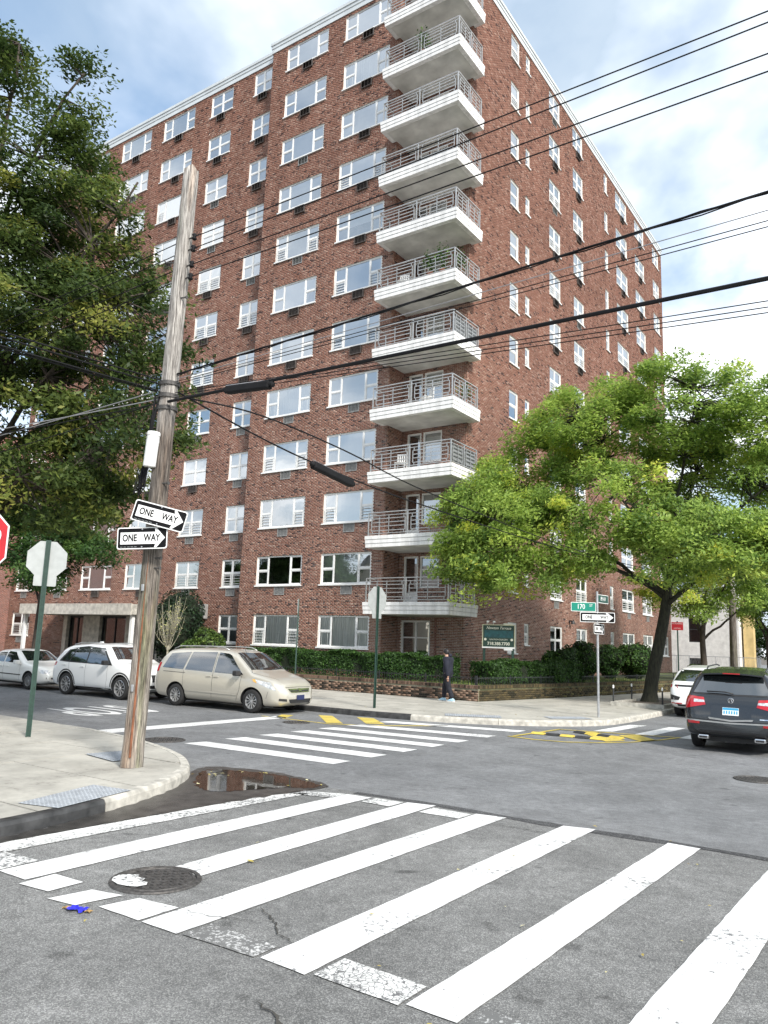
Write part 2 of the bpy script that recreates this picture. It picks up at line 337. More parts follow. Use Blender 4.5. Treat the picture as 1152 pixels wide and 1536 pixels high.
# ---------- painted markings (each bar its own sheet)
def marks(name, polys, mat, z):
    for q in polys:
        # subdivide the edges and roughen them a little
        e = []
        for i in range(len(q)):
            a, b = Vector(q[i]), Vector(q[(i+1) % len(q)]); n = max(1, int((b-a).length/0.12))
            d = (b-a).normalized() if (b-a).length > 0 else Vector((1, 0)); nn = Vector((-d.y, d.x))
            for k in range(n):
                p = a + (b-a)*k/n
                if k: p = p + nn*random.uniform(-0.004, 0.004)
                e.append((p.x, p.y))
        sheet(name, e, z, mat, road)
Z1 = 0.012
marks('crosswalk_stripe', [
  [(-6.93, 4.10), (-6.20, 4.02), (-6.17, 8.95), (-6.50, 8.92)] if False else [(-6.70, 4.02), (-6.30, 4.02), (-6.22, 8.90), (-6.60, 8.86)],
  [(-5.68, 5.0), (-5.30, 5.02), (-5.32, 9.07), (-5.70, 8.98)],
  [(-4.79, 4.01), (-4.42, 4.01), (-4.32, 9.06), (-4.70, 9.00)],
  [(-3.69, 4.08), (-3.30, 4.06), (-3.27, 9.22), (-3.63, 9.14)],
  [(-2.59, 4.12), (-2.25, 4.11), (-2.10, 9.14), (-2.44, 9.15)],
  [(-1.51, 4.12), (-1.14, 4.12), (-1.02, 9.2), (-1.38, 9.18)],
  [(-0.42, 4.12), (-0.05, 4.12), (0.06, 9.2), (-0.30, 9.18)],
  [(0.66, 4.12), (1.03, 4.12), (1.14, 9.2), (0.78, 9.18)]], 'paint_white', Z1)
marks('crosswalk_stripe', [[(-7.55, 4.35), (-7.22, 4.25), (-7.0, 8.55), (-7.30, 8.25)], [(-7.2, 4.04), (-6.72, 4.04), (-6.72, 4.42), (-7.25, 4.36)]], 'paint_white_worn', Z1)
marks('crossing_line', [[(-6.24, 3.93), (-5.89, 3.97), (-5.89, 4.29), (-6.26, 4.27)], [(-5.74, 3.87), (-5.45, 3.91), (-5.37, 4.29), (-5.67, 4.22)], [(-5.29, 4.01), (-4.83, 4.01), (-4.82, 4.38), (-5.22, 4.33)]], 'paint_white', Z1)
marks('crossing_line', [[(-3.26, 4.10), (-2.62, 4.08), (-2.62, 4.40), (-3.26, 4.42)]], 'paint_white_cracked', Z1)
marks('crossing_line', [[(-4.38, 4.03), (-3.73, 4.06), (-3.73, 4.30), (-4.38, 4.30)], [(-2.2, 4.14), (-1.55, 4.15), (-1.55, 4.36), (-2.2, 4.36)]], 'paint_white_ghost', Z1)
marks('crossing_line', [[(-7.15, 8.36), (-6.62, 8.52), (-6.62, 8.86), (-7.17, 8.64)], [(-6.18, 8.60), (-5.74, 8.60), (-5.74, 8.94), (-6.18, 8.92)], [(-5.28, 8.58), (-4.73, 8.60), (-4.73, 8.92), (-5.28, 8.93)]], 'paint_white_worn', Z1)
Z0 = 0.006
marks('crosswalk_stripe', [[(-12.0, y0), (-8.38, y0+dy), (-8.38, y0+dy+0.50), (-11.9, y0+0.50)] for y0, dy in
   ((10.72, 0.10), (11.82, 0.12), (12.83, 0.18), (13.84, 0.24), (14.85, 0.30), (15.95, 0.55), (17.3, 0.85))], 'paint_white', Z0)
marks('crosswalk_stripe', [[(-7.17, 20.1), (-6.75, 20.35), (-6.6, 22.9), (-7.02, 22.7)], [(-6.15, 20.2), (-5.72, 20.2), (-5.60, 23.1), (-6.02, 23.0)], [(-5.1, 20.3), (-4.66, 20.3), (-4.55, 23.3), (-4.98, 23.3)],
   [(-4.05, 20.3), (-3.6, 20.3), (-3.5, 23.4), (-3.95, 23.4)], [(-3.0, 20.3), (-2.56, 20.3), (-2.45, 23.4), (-2.9, 23.4)], [(-1.95, 20.3), (-1.5, 20.3), (-1.4, 23.4), (-1.85, 23.4)], [(-0.9, 20.3), (-0.45, 20.3), (-0.35, 23.4), (-0.8, 23.4)]], 'paint_white', Z0)
marks('stop_bar', [[(-14.78, 10.35), (-14.18, 10.35), (-14.12, 16.2), (-14.62, 16.3)]], 'paint_white', Z0)
# yellow hatching by the kerb and the painted corner
marks('yellow_hatch', [[(-14.85, 16.75), (-14.45, 16.05), (-14.1, 16.05), (-14.5, 16.85)], [(-14.15, 17.5), (-12.65, 15.98), (-12.3, 16.22), (-13.75, 17.62)], [(-13.1, 17.9), (-11.92, 16.7), (-11.5, 16.95), (-12.65, 18.05)]], 'paint_yellow', Z0)
marks('yellow_line', [[(-14.9, 15.95), (-12.4, 15.82), (-12.4, 15.92), (-14.9, 16.04)], [(-12.4, 15.82), (-11.3, 16.6), (-10.2, 18.0), (-10.32, 18.05), (-11.4, 16.7), (-12.4, 15.92)]], 'paint_yellow', Z0)
arc = [(-8.18, 17.12), (-7.45, 16.98), (-6.72, 17.14), (-6.14, 17.62), (-5.63, 18.38), (-5.24, 19.5), (-5.05, 20.45)]
inn = [(-8.15, 17.22), (-7.45, 17.08), (-6.77, 17.22), (-6.21, 17.69), (-5.71, 18.43), (-5.33, 19.52), (-5.14, 20.45)]
marks('yellow_arc', [arc + inn[::-1]], 'paint_yellow', Z0+0.004)
marks('yellow_hatch', [[(-7.36, 19.6), (-7.15, 20.0), (-5.86, 18.6), (-6.12, 18.0)], [(-6.35, 19.6), (-6.05, 20.15), (-5.33, 19.3), (-5.52, 18.7)]], 'paint_yellow', Z0+0.004)
marks('yellow_line', [[(-7.95, 19.6), (-5.2, 20.28), (-5.2, 20.38), (-7.95, 19.72)], [(-8.12, 17.25), (-8.02, 17.25), (-7.85, 19.65), (-7.95, 19.65)]], 'paint_yellow', Z0+0.008)
# rubber cushions of the painted corner: black and yellow blocks
pmat('rubber_black', (0.03, 0.03, 0.03), rough=0.7, var=0.3); pmat('rubber_yellow', (0.58, 0.44, 0.08), rough=0.6, var=0.1)
cush = empty('corner_speed_cushion', (-7.1, 18.3, 0.012), 0, 'black and yellow rubber speed cushion bolted to the painted corner', 'speed cushion')
for row, (x0, y0, dx, dy) in enumerate([(-7.85, 18.2, 0.36, 0.02), (-7.2, 19.3, 0.34, -0.12)]):
    for k in range(5 if row == 0 else 4):
        m = MB(); cx, cy = x0+dx*k+7.1, y0+dy*k-18.3
        a = math.atan2(dy, dx); c_, s_ = math.cos(a), math.sin(a)
        base = [(-0.16, -0.11), (0.16, -0.11), (0.16, 0.11), (-0.16, 0.11)]; top = [(-0.15, -0.05), (0.15, -0.05), (0.15, 0.05), (-0.15, 0.05)]
        vs_ = [(cx+p[0]*c_-p[1]*s_, cy+p[0]*s_+p[1]*c_, z) for q, z in ((base, 0), (top, 0.04)) for p in q]
        m.add(vs_, [(4, 5, 6, 7), (0, 1, 5, 4), (1, 2, 6, 5), (2, 3, 7, 6), (3, 0, 4, 7)]); m.obj('rubber_block', MT['rubber_black' if (k+row) % 2 else 'rubber_yellow'], cush)

# writing on the road, read by drivers heading +X
def text_mesh(txt, size, mat, extrude=0.0, align='CENTER', name='lettering', shear=0, bold=0.0, sx=1.0):
    cu = bpy.data.curves.new('tmp', 'FONT'); cu.body = txt; cu.size = size; cu.align_x = align; cu.align_y = 'CENTER'; cu.extrude = extrude; cu.shear = shear; cu.offset = bold; cu.resolution_u = 3
    o = bpy.data.objects.new('tmp', cu); link(o)
    dg = bpy.context.evaluated_depsgraph_get(); me = bpy.data.meshes.new_from_object(o.evaluated_get(dg)); bpy.data.objects.remove(o); bpy.data.curves.remove(cu)
    if sx != 1.0:
        for v in me.vertices: v.co.x *= sx
    me.materials.clear(); me.materials.append(mat); me.name = name; return me
me = text_mesh('STOP', 1.0, MT['paint_white'], bold=0.02)
for v in me.vertices: v.co.y *= 3.2
child('road_lettering', me, road, (-18.6, 13.5, Z0+0.002), (0, 0, R(-90)))

# ---------- pavements
def catmull(P, n=8):
    P = [Vector(p) for p in P]; out = []
    for i in range(len(P)-1):
        p0, p1, p2, p3 = P[max(i-1, 0)], P[i], P[i+1], P[min(i+2, len(P)-1)]
        for k in range(n):
            t = k/n; out.append(0.5*((2*p1) + (p2-p0)*t + (2*p0-5*p1+4*p2-p3)*t*t + (-p0+3*p1-3*p2+p3)*t**3))
    out.append(P[-1]); return out
def clip_poly(poly, clip):
    """convex clip, both counter-clockwise"""
    out = list(poly)
    for i in range(len(clip)):
        a, b = clip[i], clip[(i+1) % len(clip)]; inp, out = out, []
        if not inp: return []
        side = lambda p: (b[0]-a[0])*(p[1]-a[1]) - (b[1]-a[1])*(p[0]-a[0])
        for j in range(len(inp)):
            p, q = inp[j], inp[(j+1) % len(inp)]; sp, sq = side(p), side(q)
            if sp >= 0: out.append(p)
            if (sp > 0 > sq) or (sp < 0 < sq):
                t = sp/(sp-sq); out.append((p[0]+(q[0]-p[0])*t, p[1]+(q[1]-p[1])*t))
    return out
def offset_path(path, d):
    out = []
    for i, p in enumerate(path):
        t = (path[min(i+1, len(path)-1)] - path[max(i-1, 0)]).normalized(); out.append(p + Vector((-t.y, t.x))*d)
    return out
PAVE = 0.15
def pavement(name, path, close, region, step, label, kerb_len=2.4, dark=()):
    """path: kerb line with the pavement on its LEFT; close: extra points closing the block"""
    st = tag(empty(name), label, 'pavement', kind='structure')
    inner = offset_path(path, 0.16)
    blk = [(p.x, p.y) for p in inner] + close
    bed = MB(); bed.prism(blk, -0.02, PAVE-0.03); bed.obj('pavement_bed', MT['dark_gap'], st)
    for (x0, x1, y0, y1) in region:
      nx = int((x1-x0)/step[0]+0.5); ny = int((y1-y0)/step[1]+0.5)
      for i in range(nx):
        for j in range(ny):
            g = 0.013; q = [(x0+i*step[0]+g, y0+j*step[1]+g), (x0+(i+1)*step[0]-g, y0+j*step[1]+g), (x0+(i+1)*step[0]-g, y0+(j+1)*step[1]-g), (x0+i*step[0]+g, y0+(j+1)*step[1]-g)]
            q = clip_poly(q, blk)
            if len(q) < 3: continue
            ar = abs(sum(q[k][0]*q[(k+1) % len(q)][1]-q[(k+1) % len(q)][0]*q[k][1] for k in range(len(q))))/2
            if ar < 0.02: continue
            m = MB(); dz = random.uniform(-0.005, 0.005); m.prism(q, PAVE-0.05, PAVE+dz, bottom=False); m.obj('paving_slab', MT['concrete_pave'], st)
    # kerb stones along the path
    seg = [0.0]
    for a, b in zip(path, path[1:]): seg.append(seg[-1]+(b-a).length)
    tot = seg[-1]
    def at(s):
        s = min(max(s, 0), tot)
        k = max(0, min(len(path)-2, next((i for i in range(len(seg)-1) if seg[i+1] >= s), len(path)-2)))
        t = (s-seg[k])/max(1e-6, seg[k+1]-seg[k]); p = path[k].lerp(path[k+1], t); d = (path[k+1]-path[k]).normalized(); return p, Vector((-d.y, d.x))
    n = max(1, int(tot/kerb_len)); mat_i = 0
    for k in range(n):
        s0, s1 = tot*k/n+0.006, tot*(k+1)/n-0.006; ns = max(2, int((s1-s0)/0.3)); prof = [(0.0, -0.02), (0.012, 0.105), (0.03, 0.143), (0.055, PAVE+0.004), (0.155, PAVE+0.004), (0.155, -0.02)]
        m = MB(); vs_ = []
        for i in range(ns+1):
            p, nn = at(s0+(s1-s0)*i/ns)
            for d, z in prof: vs_.append((p.x+nn.x*d, p.y+nn.y*d, z))
        q = len(prof); fs = [(i*q+j, (i+1)*q+j, (i+1)*q+j+1, i*q+j+1) for i in range(ns) for j in range(q-1)]
        fs += [tuple(range(q)), tuple(ns*q+j for j in range(q-1, -1, -1))]
        m.add(vs_, fs); pm, _ = at((s0+s1)/2); dk = any(a[0] < pm.x < a[1] and a[2] < pm.y < a[3] for a in dark)
        m.obj('kerb_stone', MT['steel_kerb' if dk else 'concrete_kerb'], st)
    return st
near_path = [Vector((-7.72, -40)), Vector((-7.72, -5)), Vector((-7.72, 2.0))] + catmull([(-7.72, 3.5), (-7.74, 4.6), (-7.87, 5.62), (-8.2, 6.75), (-8.62, 7.65), (-9.2, 8.4), (-10.3, 9.15), (-12.0, 9.75), (-14.0, 10.1)], 5) + [Vector((-20, 10.15)), Vector((-60, 10.15)), Vector((-120, 10.15))]
pavement('near_pavement', near_path, [(-120, -40)], [(-32.2, -7.2, 1.9-1.62*3, 10.7)], (1.62, 1.62), 'pale concrete pavement corner carrying the leaning timber utility pole', dark=[(-7.9, -7.5, -2, 5.5)])
far_path = [Vector((-7.25, 110)), Vector((-7.25, 40)), Vector((-7.25, 26)), Vector((-7.25, 24))] + catmull([(-7.27, 23.2), (-7.45, 21.8), (-8.2, 20.5), (-9.5, 19.35), (-11.2, 18.6), (-13.2, 18.25)], 5) + [Vector((-16, 18.2)), Vector((-60, 18.2)), Vector((-120, 18.2))]
# kept on the left: walk it the other way round
far_path = far_path[::-1]
pavement('far_pavement', far_path, [(-120, 110)], [(-46.0, -6.9, 18.15, 24.95), (-13.7, -6.9, 24.95, 45.35)], (1.7, 1.7), 'pale concrete pavement around the brick building corner', dark=[(-15.5, -12.9, 18, 18.5)])
# ---------- ramps with domes, puddle, covers, cracks, litter
def tactile(parent, quad, z):
    a, b, c, d = [Vector((p[0], p[1], z)) for p in quad]     # a-b long side
    m = MB(); m.add([a, b, c, d], [(0, 1, 2, 3)]); nrm = Vector((0, 0, 1))
    nu, nv = max(2, int((b-a).length/0.062)), max(2, int((d-a).length/0.062))
    for i in range(nu):
        for j in range(nv):
            u, v = (i+0.5)/nu, (j+0.5)/nv; p = a.lerp(b, u).lerp(d.lerp(c, u), v)
            r0, r1, h = 0.017, 0.010, 0.008
            vs_ = [(p.x+r0*math.cos(k*math.pi/3), p.y+r0*math.sin(k*math.pi/3), z) for k in range(6)] + [(p.x+r1*math.cos(k*math.pi/3), p.y+r1*math.sin(k*math.pi/3), z+h) for k in range(6)]
            m.add(vs_, [(k, (k+1) % 6, 6+(k+1) % 6, 6+k) for k in range(6)] + [(6, 7, 8, 9, 10, 11)])
    return m.obj('tactile_paving', MT['tactile_grey'], parent)
npv = bpy.data.objects['near_pavement']; fpv = bpy.data.objects['far_pavement']
tactile(npv, [(-8.44, 5.20), (-8.80, 6.42), (-8.18, 6.52), (-7.90, 5.35)], PAVE+0.012)
tactile(npv, [(-11.1, 7.9), (-10.2, 7.75), (-10.15, 8.3), (-11.0, 8.55)], PAVE+0.012)
tactile(fpv, [(-10.9, 18.95), (-9.55, 19.7), (-9.9, 20.3), (-11.25, 19.55)], PAVE+0.012)
tactile(fpv, [(-8.55, 20.75), (-7.75, 21.75), (-8.25, 22.15), (-9.0, 21.2)], PAVE+0.012)
# steel-faced dark kerb lip next to the near ramp
pud = catmull([(-9.10, 8.45), (-9.35, 8.87), (-9.03, 9.12), (-8.5, 9.30), (-7.95, 9.28), (-7.27, 9.10), (-7.25, 8.80), (-7.49, 8.63), (-7.65, 8.33), (-7.80, 8.0), (-7.95, 7.75), (-8.25, 7.75), (-8.61, 7.95), (-9.10, 8.45)], 6)[:-1]
pud = [(p.x+0.02*math.sin(i*1.7), p.y+0.03*math.sin(i*2.3+1)) for i, p in enumerate(pud)]
tag(sheet('puddle', pud, 0.016, 'water'), 'dark shallow rainwater puddle lying against the near kerb corner', 'puddle', kind='structure')
pmat('wet_asphalt', (0.045, 0.042, 0.038), rough=0.35, var=0.5, scale=6, bump=0.3, bscale=90)
wet = catmull([(-9.2, 8.3), (-9.57, 9.1), (-8.67, 9.45), (-7.7, 9.36), (-7.15, 9.12), (-7.2, 8.44), (-7.34, 7.42), (-7.42, 6.44), (-7.50, 5.48), (-7.52, 4.6), (-7.55, 3.2), (-7.70, 3.2), (-7.74, 4.8), (-7.86, 5.6), (-8.18, 6.7), (-8.58, 7.6), (-9.2, 8.3)], 6)[:-1]
sheet('wet_gutter', [(p.x+0.03*math.sin(i*2.9), p.y+0.03*math.sin(i*1.9)) for i, p in enumerate(wet)], 0.0135, 'wet_asphalt', road)
def manhole(name, c, r, label, ring=True):
    t = empty(name, (c[0], c[1], 0.006), 0, label, 'manhole cover')
    m = MB(); m.lathe([(r*1.16, 0.0), (r*1.14, 0.012), (r*1.03, 0.014), (r*1.02, 0.002)], 40); m.obj('rim', MT['iron'], t)
    m = MB(); m.lathe([(0.001, 0.006), (r, 0.006), (r, 0.0)], 40)
    # raised cross-hatch studs
    s = r/5.5; n = int(2*r/s)
    for i in range(-n, n+1):
        for j in range(-n, n+1):
            x, y = i*s*0.9, j*s*0.9
            if math.hypot(x, y) < r*0.9 and (i+j) % 2 == 0: m.box(x-s*0.36, x+s*0.36, y-s*0.36, y+s*0.36, 0.006, 0.013)
    m.lathe([(r*0.99, 0.006), (r*0.97, 0.014), (r*0.92, 0.014), (r*0.91, 0.006)], 40); m.obj('lid', MT['iron'], t); return t
manhole('manhole_cover', (-5.50, 4.72), 0.33, 'round iron manhole cover with studded lid, splashed with white paint beside a crosswalk stripe').location.z = 0.008
marks('paint_splash', [[(-5.78, 4.50), (-5.72, 4.44), (-5.60, 4.41), (-5.50, 4.43), (-5.43, 4.47), (-5.41, 4.55), (-5.46, 4.60), (-5.52, 4.59), (-5.56, 4.66), (-5.63, 4.64), (-5.68, 4.69), (-5.76, 4.63), (-5.80, 4.57)]], 'paint_white_worn', 0.026)
manhole('manhole_cover', (-12.6, 10.75), 0.36, 'round iron manhole cover lying beyond the timber pole, left of the far crosswalk')
manhole('manhole_cover', (-13.2, 15.45), 0.30, 'small iron cover by the yellow hatching in front of the minivan')
manhole('manhole_cover', (-2.45, 14.75), 0.32, 'plain iron cover in the open roadway behind the grey SUV')
# cracks in the asphalt
def crack(p0, p1, w, seed):
    rr = random.Random(seed); a, b = Vector(p0), Vector(p1); n = int((b-a).length/0.035); d = (b-a).normalized(); nn = Vector((-d.y, d.x)); off = 0; L_ = []; Rr = []
    for i in range(n+1):
        off += rr.uniform(-0.022, 0.022); off *= 0.93; p = a.lerp(b, i/n)+nn*off; ww = w*rr.uniform(0.25, 1.0)*(1-abs(2*i/n-1)**3); L_.append((p+nn*ww).to_tuple()); Rr.append((p-nn*ww).to_tuple())
    sheet('crack', L_+Rr[::-1], 0.0155, 'dark_gap', road)
crack((-4.38, 4.80), (-3.66, 4.38), 0.012, 1); crack((-4.3, 8.6), (-3.55, 8.66), 0.010, 2); crack((-5.3, 4.7), (-4.95, 4.75), 0.006, 3); crack((-4.75, 4.35), (-4.1, 4.52), 0.006, 4); crack((-3.3, 3.6), (-2.2, 3.2), 0.02, 5); crack((-7.0, 6.4), (-6.5, 7.1), 0.006, 8)
# fallen leaves gathered along the puddle, scattered on the road
pm = ramp_mat('dead_leaf', [(0.0, (0.22, 0.15, 0.05)), (0.5, (0.46, 0.38, 0.10)), (1.0, (0.58, 0.54, 0.34))], noise=0)
def scatter_leaves(name, spots, label):
    V = []; F = []; r = []
    for x, y, z, s in spots:
        a = random.uniform(0, 6.28); b = len(V); dx, dy = math.cos(a)*s, math.sin(a)*s; t = random.uniform(0.1, 0.5)*s
        V += [(x-dx, y-dy, z), (x+dy*0.45, y-dx*0.45, z+t), (x+dx, y+dy, z+t*0.6), (x-dy*0.45, y+dx*0.45, z+0.004)]; F.append((b, b+1, b+2, b+3)); r.append(random.random())
    o = bpy.data.objects.new(name, np_mesh(name, np.array(V), np.array(F), MT['dead_leaf'], r)); link(o); return tag(o, label, 'leaves', kind='stuff')
sp = []
for i in range(10):
    k = random.randrange(len(pud)); 
    sp.append((pud[k][0]+random.gauss(0, 0.09), pud[k][1]+random.gauss(0, 0.09), 0.02, random.uniform(0.02, 0.045)))
for i in range(12): sp.append((random.gauss(-8.95, 0.18), random.gauss(8.75, 0.22), 0.02, random.uniform(0.02, 0.045)))
for i in range(26): sp.append((random.uniform(-7, 1), random.uniform(3.5, 9.5), 0.02, random.uniform(0.012, 0.03)))
for i in range(40): sp.append((random.uniform(-14, -8), random.uniform(18.8, 24), 0.165, random.uniform(0.02, 0.04)))
sp.append((-5.28, 5.63, 0.02, 0.05)); sp.append((-5.25, 5.66, 0.02, 0.045))
scatter_leaves('fallen_leaves', sp, 'small yellow fallen leaves strewn along the kerb and road')
# crumpled blue wrapper
pmat('blue_wrapper', (0.02, 0.02, 0.62), rough=0.35, var=0.5, scale=30); pmat('brown_paper', (0.32, 0.2, 0.07), rough=0.8)
t = empty('litter_wrapper', (-5.34, 3.86, 0.006), 0.3, 'crumpled bright blue wrapper lying on the asphalt', 'litter')
m = MB(); rr = random.Random(4)
m.grid(lambda u, v: ((u-0.5)*0.15, (v-0.5)*0.075*(1+0.5*math.sin(u*9)), 0.006+0.030*abs(math.sin(u*7+v*5))*rr.uniform(0.4, 1)), 8, 5); m.obj('wrapper_film', MT['blue_wrapper'], t)
for s in (-1, 1):
    m = MB(); m.grid(lambda u, v: (s*0.075+s*u*0.05, (v-0.5)*0.04, 0.006+0.014*math.sin(u*3+v*4)**2), 3, 3); m.obj('twisted_end', MT['brown_paper'], t)
# ================================================================== the apartment building
BRICK_STOPS = [(0.0, (0.045, 0.026, 0.024)), (0.12, (0.075, 0.038, 0.032)), (0.2, (0.208, 0.098, 0.068)), (0.6, (0.250, 0.124, 0.088)), (0.85, (0.285, 0.150, 0.108)), (1.0, (0.38, 0.25, 0.195))]
ramp_mat('brick', BRICK_STOPS, rough=0.9, noise=0.10, nscale=9, stain=0.16)
ramp_mat('brick_old', [(0.0, (0.03, 0.025, 0.02)), (0.2, (0.085, 0.055, 0.040)), (0.6, (0.14, 0.088, 0.062)), (1.0, (0.22, 0.15, 0.11))], rough=0.95, noise=0.35, nscale=6)
pmat('mortar', (0.68, 0.64, 0.58), rough=0.95, var=0.22, scale=3)
pmat('mortar_old', (0.30, 0.28, 0.22), rough=0.95, var=0.4, scale=4, c2=(0.12, 0.12, 0.07))
pmat('white_frame', (0.80, 0.80, 0.78), rough=0.45, var=0.06, scale=3)
pmat('white_concrete', (0.76, 0.755, 0.735), rough=0.8, var=0.16, scale=1.6, bump=0.1, detail=8, stretch=(3.0, 3.0, 0.5))
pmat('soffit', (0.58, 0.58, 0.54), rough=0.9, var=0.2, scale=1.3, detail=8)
pmat('cornice_metal', (0.60, 0.63, 0.63), rough=0.5, metal=0.2, var=0.08, scale=1.2)
pmat('aluminium', (0.44, 0.44, 0.43), rough=0.38, metal=0.6, var=0.12, scale=5)
pmat('sleeve_dark', (0.085, 0.072, 0.065), rough=0.7, var=0.3); pmat('sleeve_grey', (0.33, 0.33, 0.32), rough=0.6, var=0.2, metal=0.2)
pmat('blind_white', (0.88, 0.89, 0.88), rough=0.7, var=0.04, scale=1); pmat('blind_cream', (0.66, 0.64, 0.56), rough=0.8, var=0.1, scale=2)
pmat('curtain', (0.80, 0.83, 0.78), rough=0.9, var=0.22, scale=3.0, stretch=(9, 9, 0.2))
pmat('screen', (0.22, 0.23, 0.24), rough=0.7, var=0.15); pmat('room', (0.20, 0.19, 0.17), rough=0.9, var=0.2)
pmat('stone_panel', (0.52, 0.49, 0.43), rough=0.6, var=0.25, scale=4, bump=0.05); pmat('dark_metal', (0.03, 0.032, 0.034), rough=0.5, var=0.3)
pmat('roof_felt', (0.2, 0.2, 0.2), rough=0.95)
glass_mat('window_glass', (0.97, 0.985, 0.985), refl=0.42); glass_mat('clear_glass', (0.97, 0.985, 0.98), refl=0.04); glass_mat('dark_glass', (0.30, 0.33, 0.33), refl=0.10)
def brick_tex():
    m, nt, N, L, b = nodes('brick_far'); tc = N.new('ShaderNodeTexCoord'); sp = N.new('ShaderNodeSeparateXYZ'); L.new(tc.outputs['Object'], sp.inputs[0])
    ad = N.new('ShaderNodeMath'); ad.operation = 'ADD'; L.new(sp.outputs[0], ad.inputs[0]); L.new(sp.outputs[1], ad.inputs[1]); cb = N.new('ShaderNodeCombineXYZ'); L.new(ad.outputs[0], cb.inputs[0]); L.new(sp.outputs[2], cb.inputs[1])
    br = N.new('ShaderNodeTexBrick'); L.new(cb.outputs[0], br.inputs['Vector']); br.inputs['Scale'].default_value = 1; br.inputs['Brick Width'].default_value = 0.213; br.inputs['Row Height'].default_value = 0.0677; br.inputs['Mortar Size'].default_value = 0.006
    br.inputs['Color1'].default_value = (0.15, 0.05, 0.035, 1); br.inputs['Color2'].default_value = (0.25, 0.09, 0.06, 1); br.inputs['Mortar'].default_value = (0.36, 0.33, 0.3, 1); L.new(br.outputs[0], b.inputs['Base Color']); b.inputs['Roughness'].default_value = 0.9
brick_tex()

CH = 2.845/42; ZB = 1.8-18*CH; FL = 2.845; WH = 21*CH; NC = 504; ZT = ZB+NC*CH
def sill_z(k): return 1.8+FL*(k-1)
def si(k): return 18+42*(k-1)          # course index of the sill of floor k
BLOC = Vector((-26, 40, 0.55))
bld = empty('apartment_building', BLOC, 0, 'twelve storey red brick apartment building with white corner balconies', 'building')
BINV = Matrix.Translation(-BLOC)
def under_b(o): o.parent = bld; o.matrix_parent_inverse = BINV; return o

def brick_rows(Wd, c0, c1, opens, unit=0.213, ch=CH, z0=ZB, joint=0.0145, seed=1, jog=True):
    """brick rectangles of a wall: arrays u0,u1,z0,z1; openings given as (u0,u1,course0,course1)"""
    A = []
    for r in range(c0, c1):
        un = unit/2 if (jog and r % 6 == 5) else unit
        off = 0.0 if r % 2 else un/2
        s = np.arange(-off, Wd, un); a = np.clip(s+joint/2, 0, Wd); b = np.clip(s+un-joint/2, 0, Wd)
        for (o0, o1, k0, k1) in opens:
            if not (k0 <= r < k1): continue
            inside = (a >= o0-1e-6) & (b <= o1+1e-6); a, b = a[~inside], b[~inside]
            cr = (a < o0) & (b > o0) & (b <= o1); b = np.where(cr, o0, b)
            cl = (a >= o0) & (a < o1) & (b > o1); a = np.where(cl, o1, a)
            sp = (a < o0) & (b > o1)
            if sp.any():
                a2, b2 = np.full(sp.sum(), o1), b[sp]; b = np.where(sp, o0, b); a = np.concatenate([a, a2]); b = np.concatenate([b, b2])
        ok = (b-a) > 0.03; a, b = a[ok], b[ok]
        A.append(np.stack([a, b, np.full(len(a), z0+r*ch+joint/2), np.full(len(a), z0+(r+1)*ch-joint/2)], 1))
    return np.concatenate(A)
def brick_mesh(name, B, mat, seed=1, proud=0.012, dark=0.065):
    rg = np.random.default_rng(seed); n = len(B); y = -proud + rg.uniform(-0.003, 0.003, n)
    V = np.zeros((n, 8, 3), np.float32); u0, u1, z0, z1 = B.T
    for i, (u, z, f) in enumerate([(u0, z0, 1), (u1, z0, 1), (u1, z1, 1), (u0, z1, 1), (u0, z0, 0), (u1, z0, 0), (u1, z1, 0), (u0, z1, 0)]):
        V[:, i, 0] = u; V[:, i, 1] = y if f else 0.002; V[:, i, 2] = z
    Q = np.array([(0, 1, 2, 3), (3, 2, 6, 7), (0, 4, 5, 1), (0, 3, 7, 4), (1, 5, 6, 2)])
    F = (np.arange(n)[:, None, None]*8 + Q[None]).reshape(-1, 4)
    r = rg.uniform(0.2, 1, n); dk = rg.uniform(0, 1, n) < dark; r[dk] = rg.uniform(0, 0.14, dk.sum())
    return np_mesh(name, V.reshape(-1, 3), F, mat, np.repeat(r, 5))
def wall_plate(Wd, z0, z1, opens, depth=0.14):
    """mortar plate with the openings left open, and their reveals (local: x along, -y outwards)"""
    us = sorted({0.0, Wd} | {u for o in opens for u in o[:2]}); zs = sorted({z0, z1} | {z for o in opens for z in (ZB+o[2]*CH, ZB+o[3]*CH)})
    m = MB()
    oo = [(o[0], o[1], ZB+o[2]*CH, ZB+o[3]*CH) for o in opens]
    for i in range(len(us)-1):
        run = None
        for j in range(len(zs)-1):
            cu, cz = (us[i]+us[i+1])/2, (zs[j]+zs[j+1])/2
            hole = any(a < cu < b and c < cz < d for a, b, c, d in oo)
            if not hole and run is None: run = zs[j]
            if run is not None and (hole or j == len(zs)-2):
                top = zs[j] if hole else zs[j+1]
                m.add([(us[i], 0, run), (us[i+1], 0, run), (us[i+1], 0, top), (us[i], 0, top)], [(0, 1, 2, 3)]); run = None
    for a, b, c, d in oo:
        D = depth
        m.add([(a, 0, c), (b, 0, c), (b, 0, d), (a, 0, d), (a, D, c), (b, D, c), (b, D, d), (a, D, d)], [(0, 4, 5, 1), (1, 5, 6, 2), (2, 6, 7, 3), (3, 7, 4, 0)])
    return m
N_SINGLE = 0
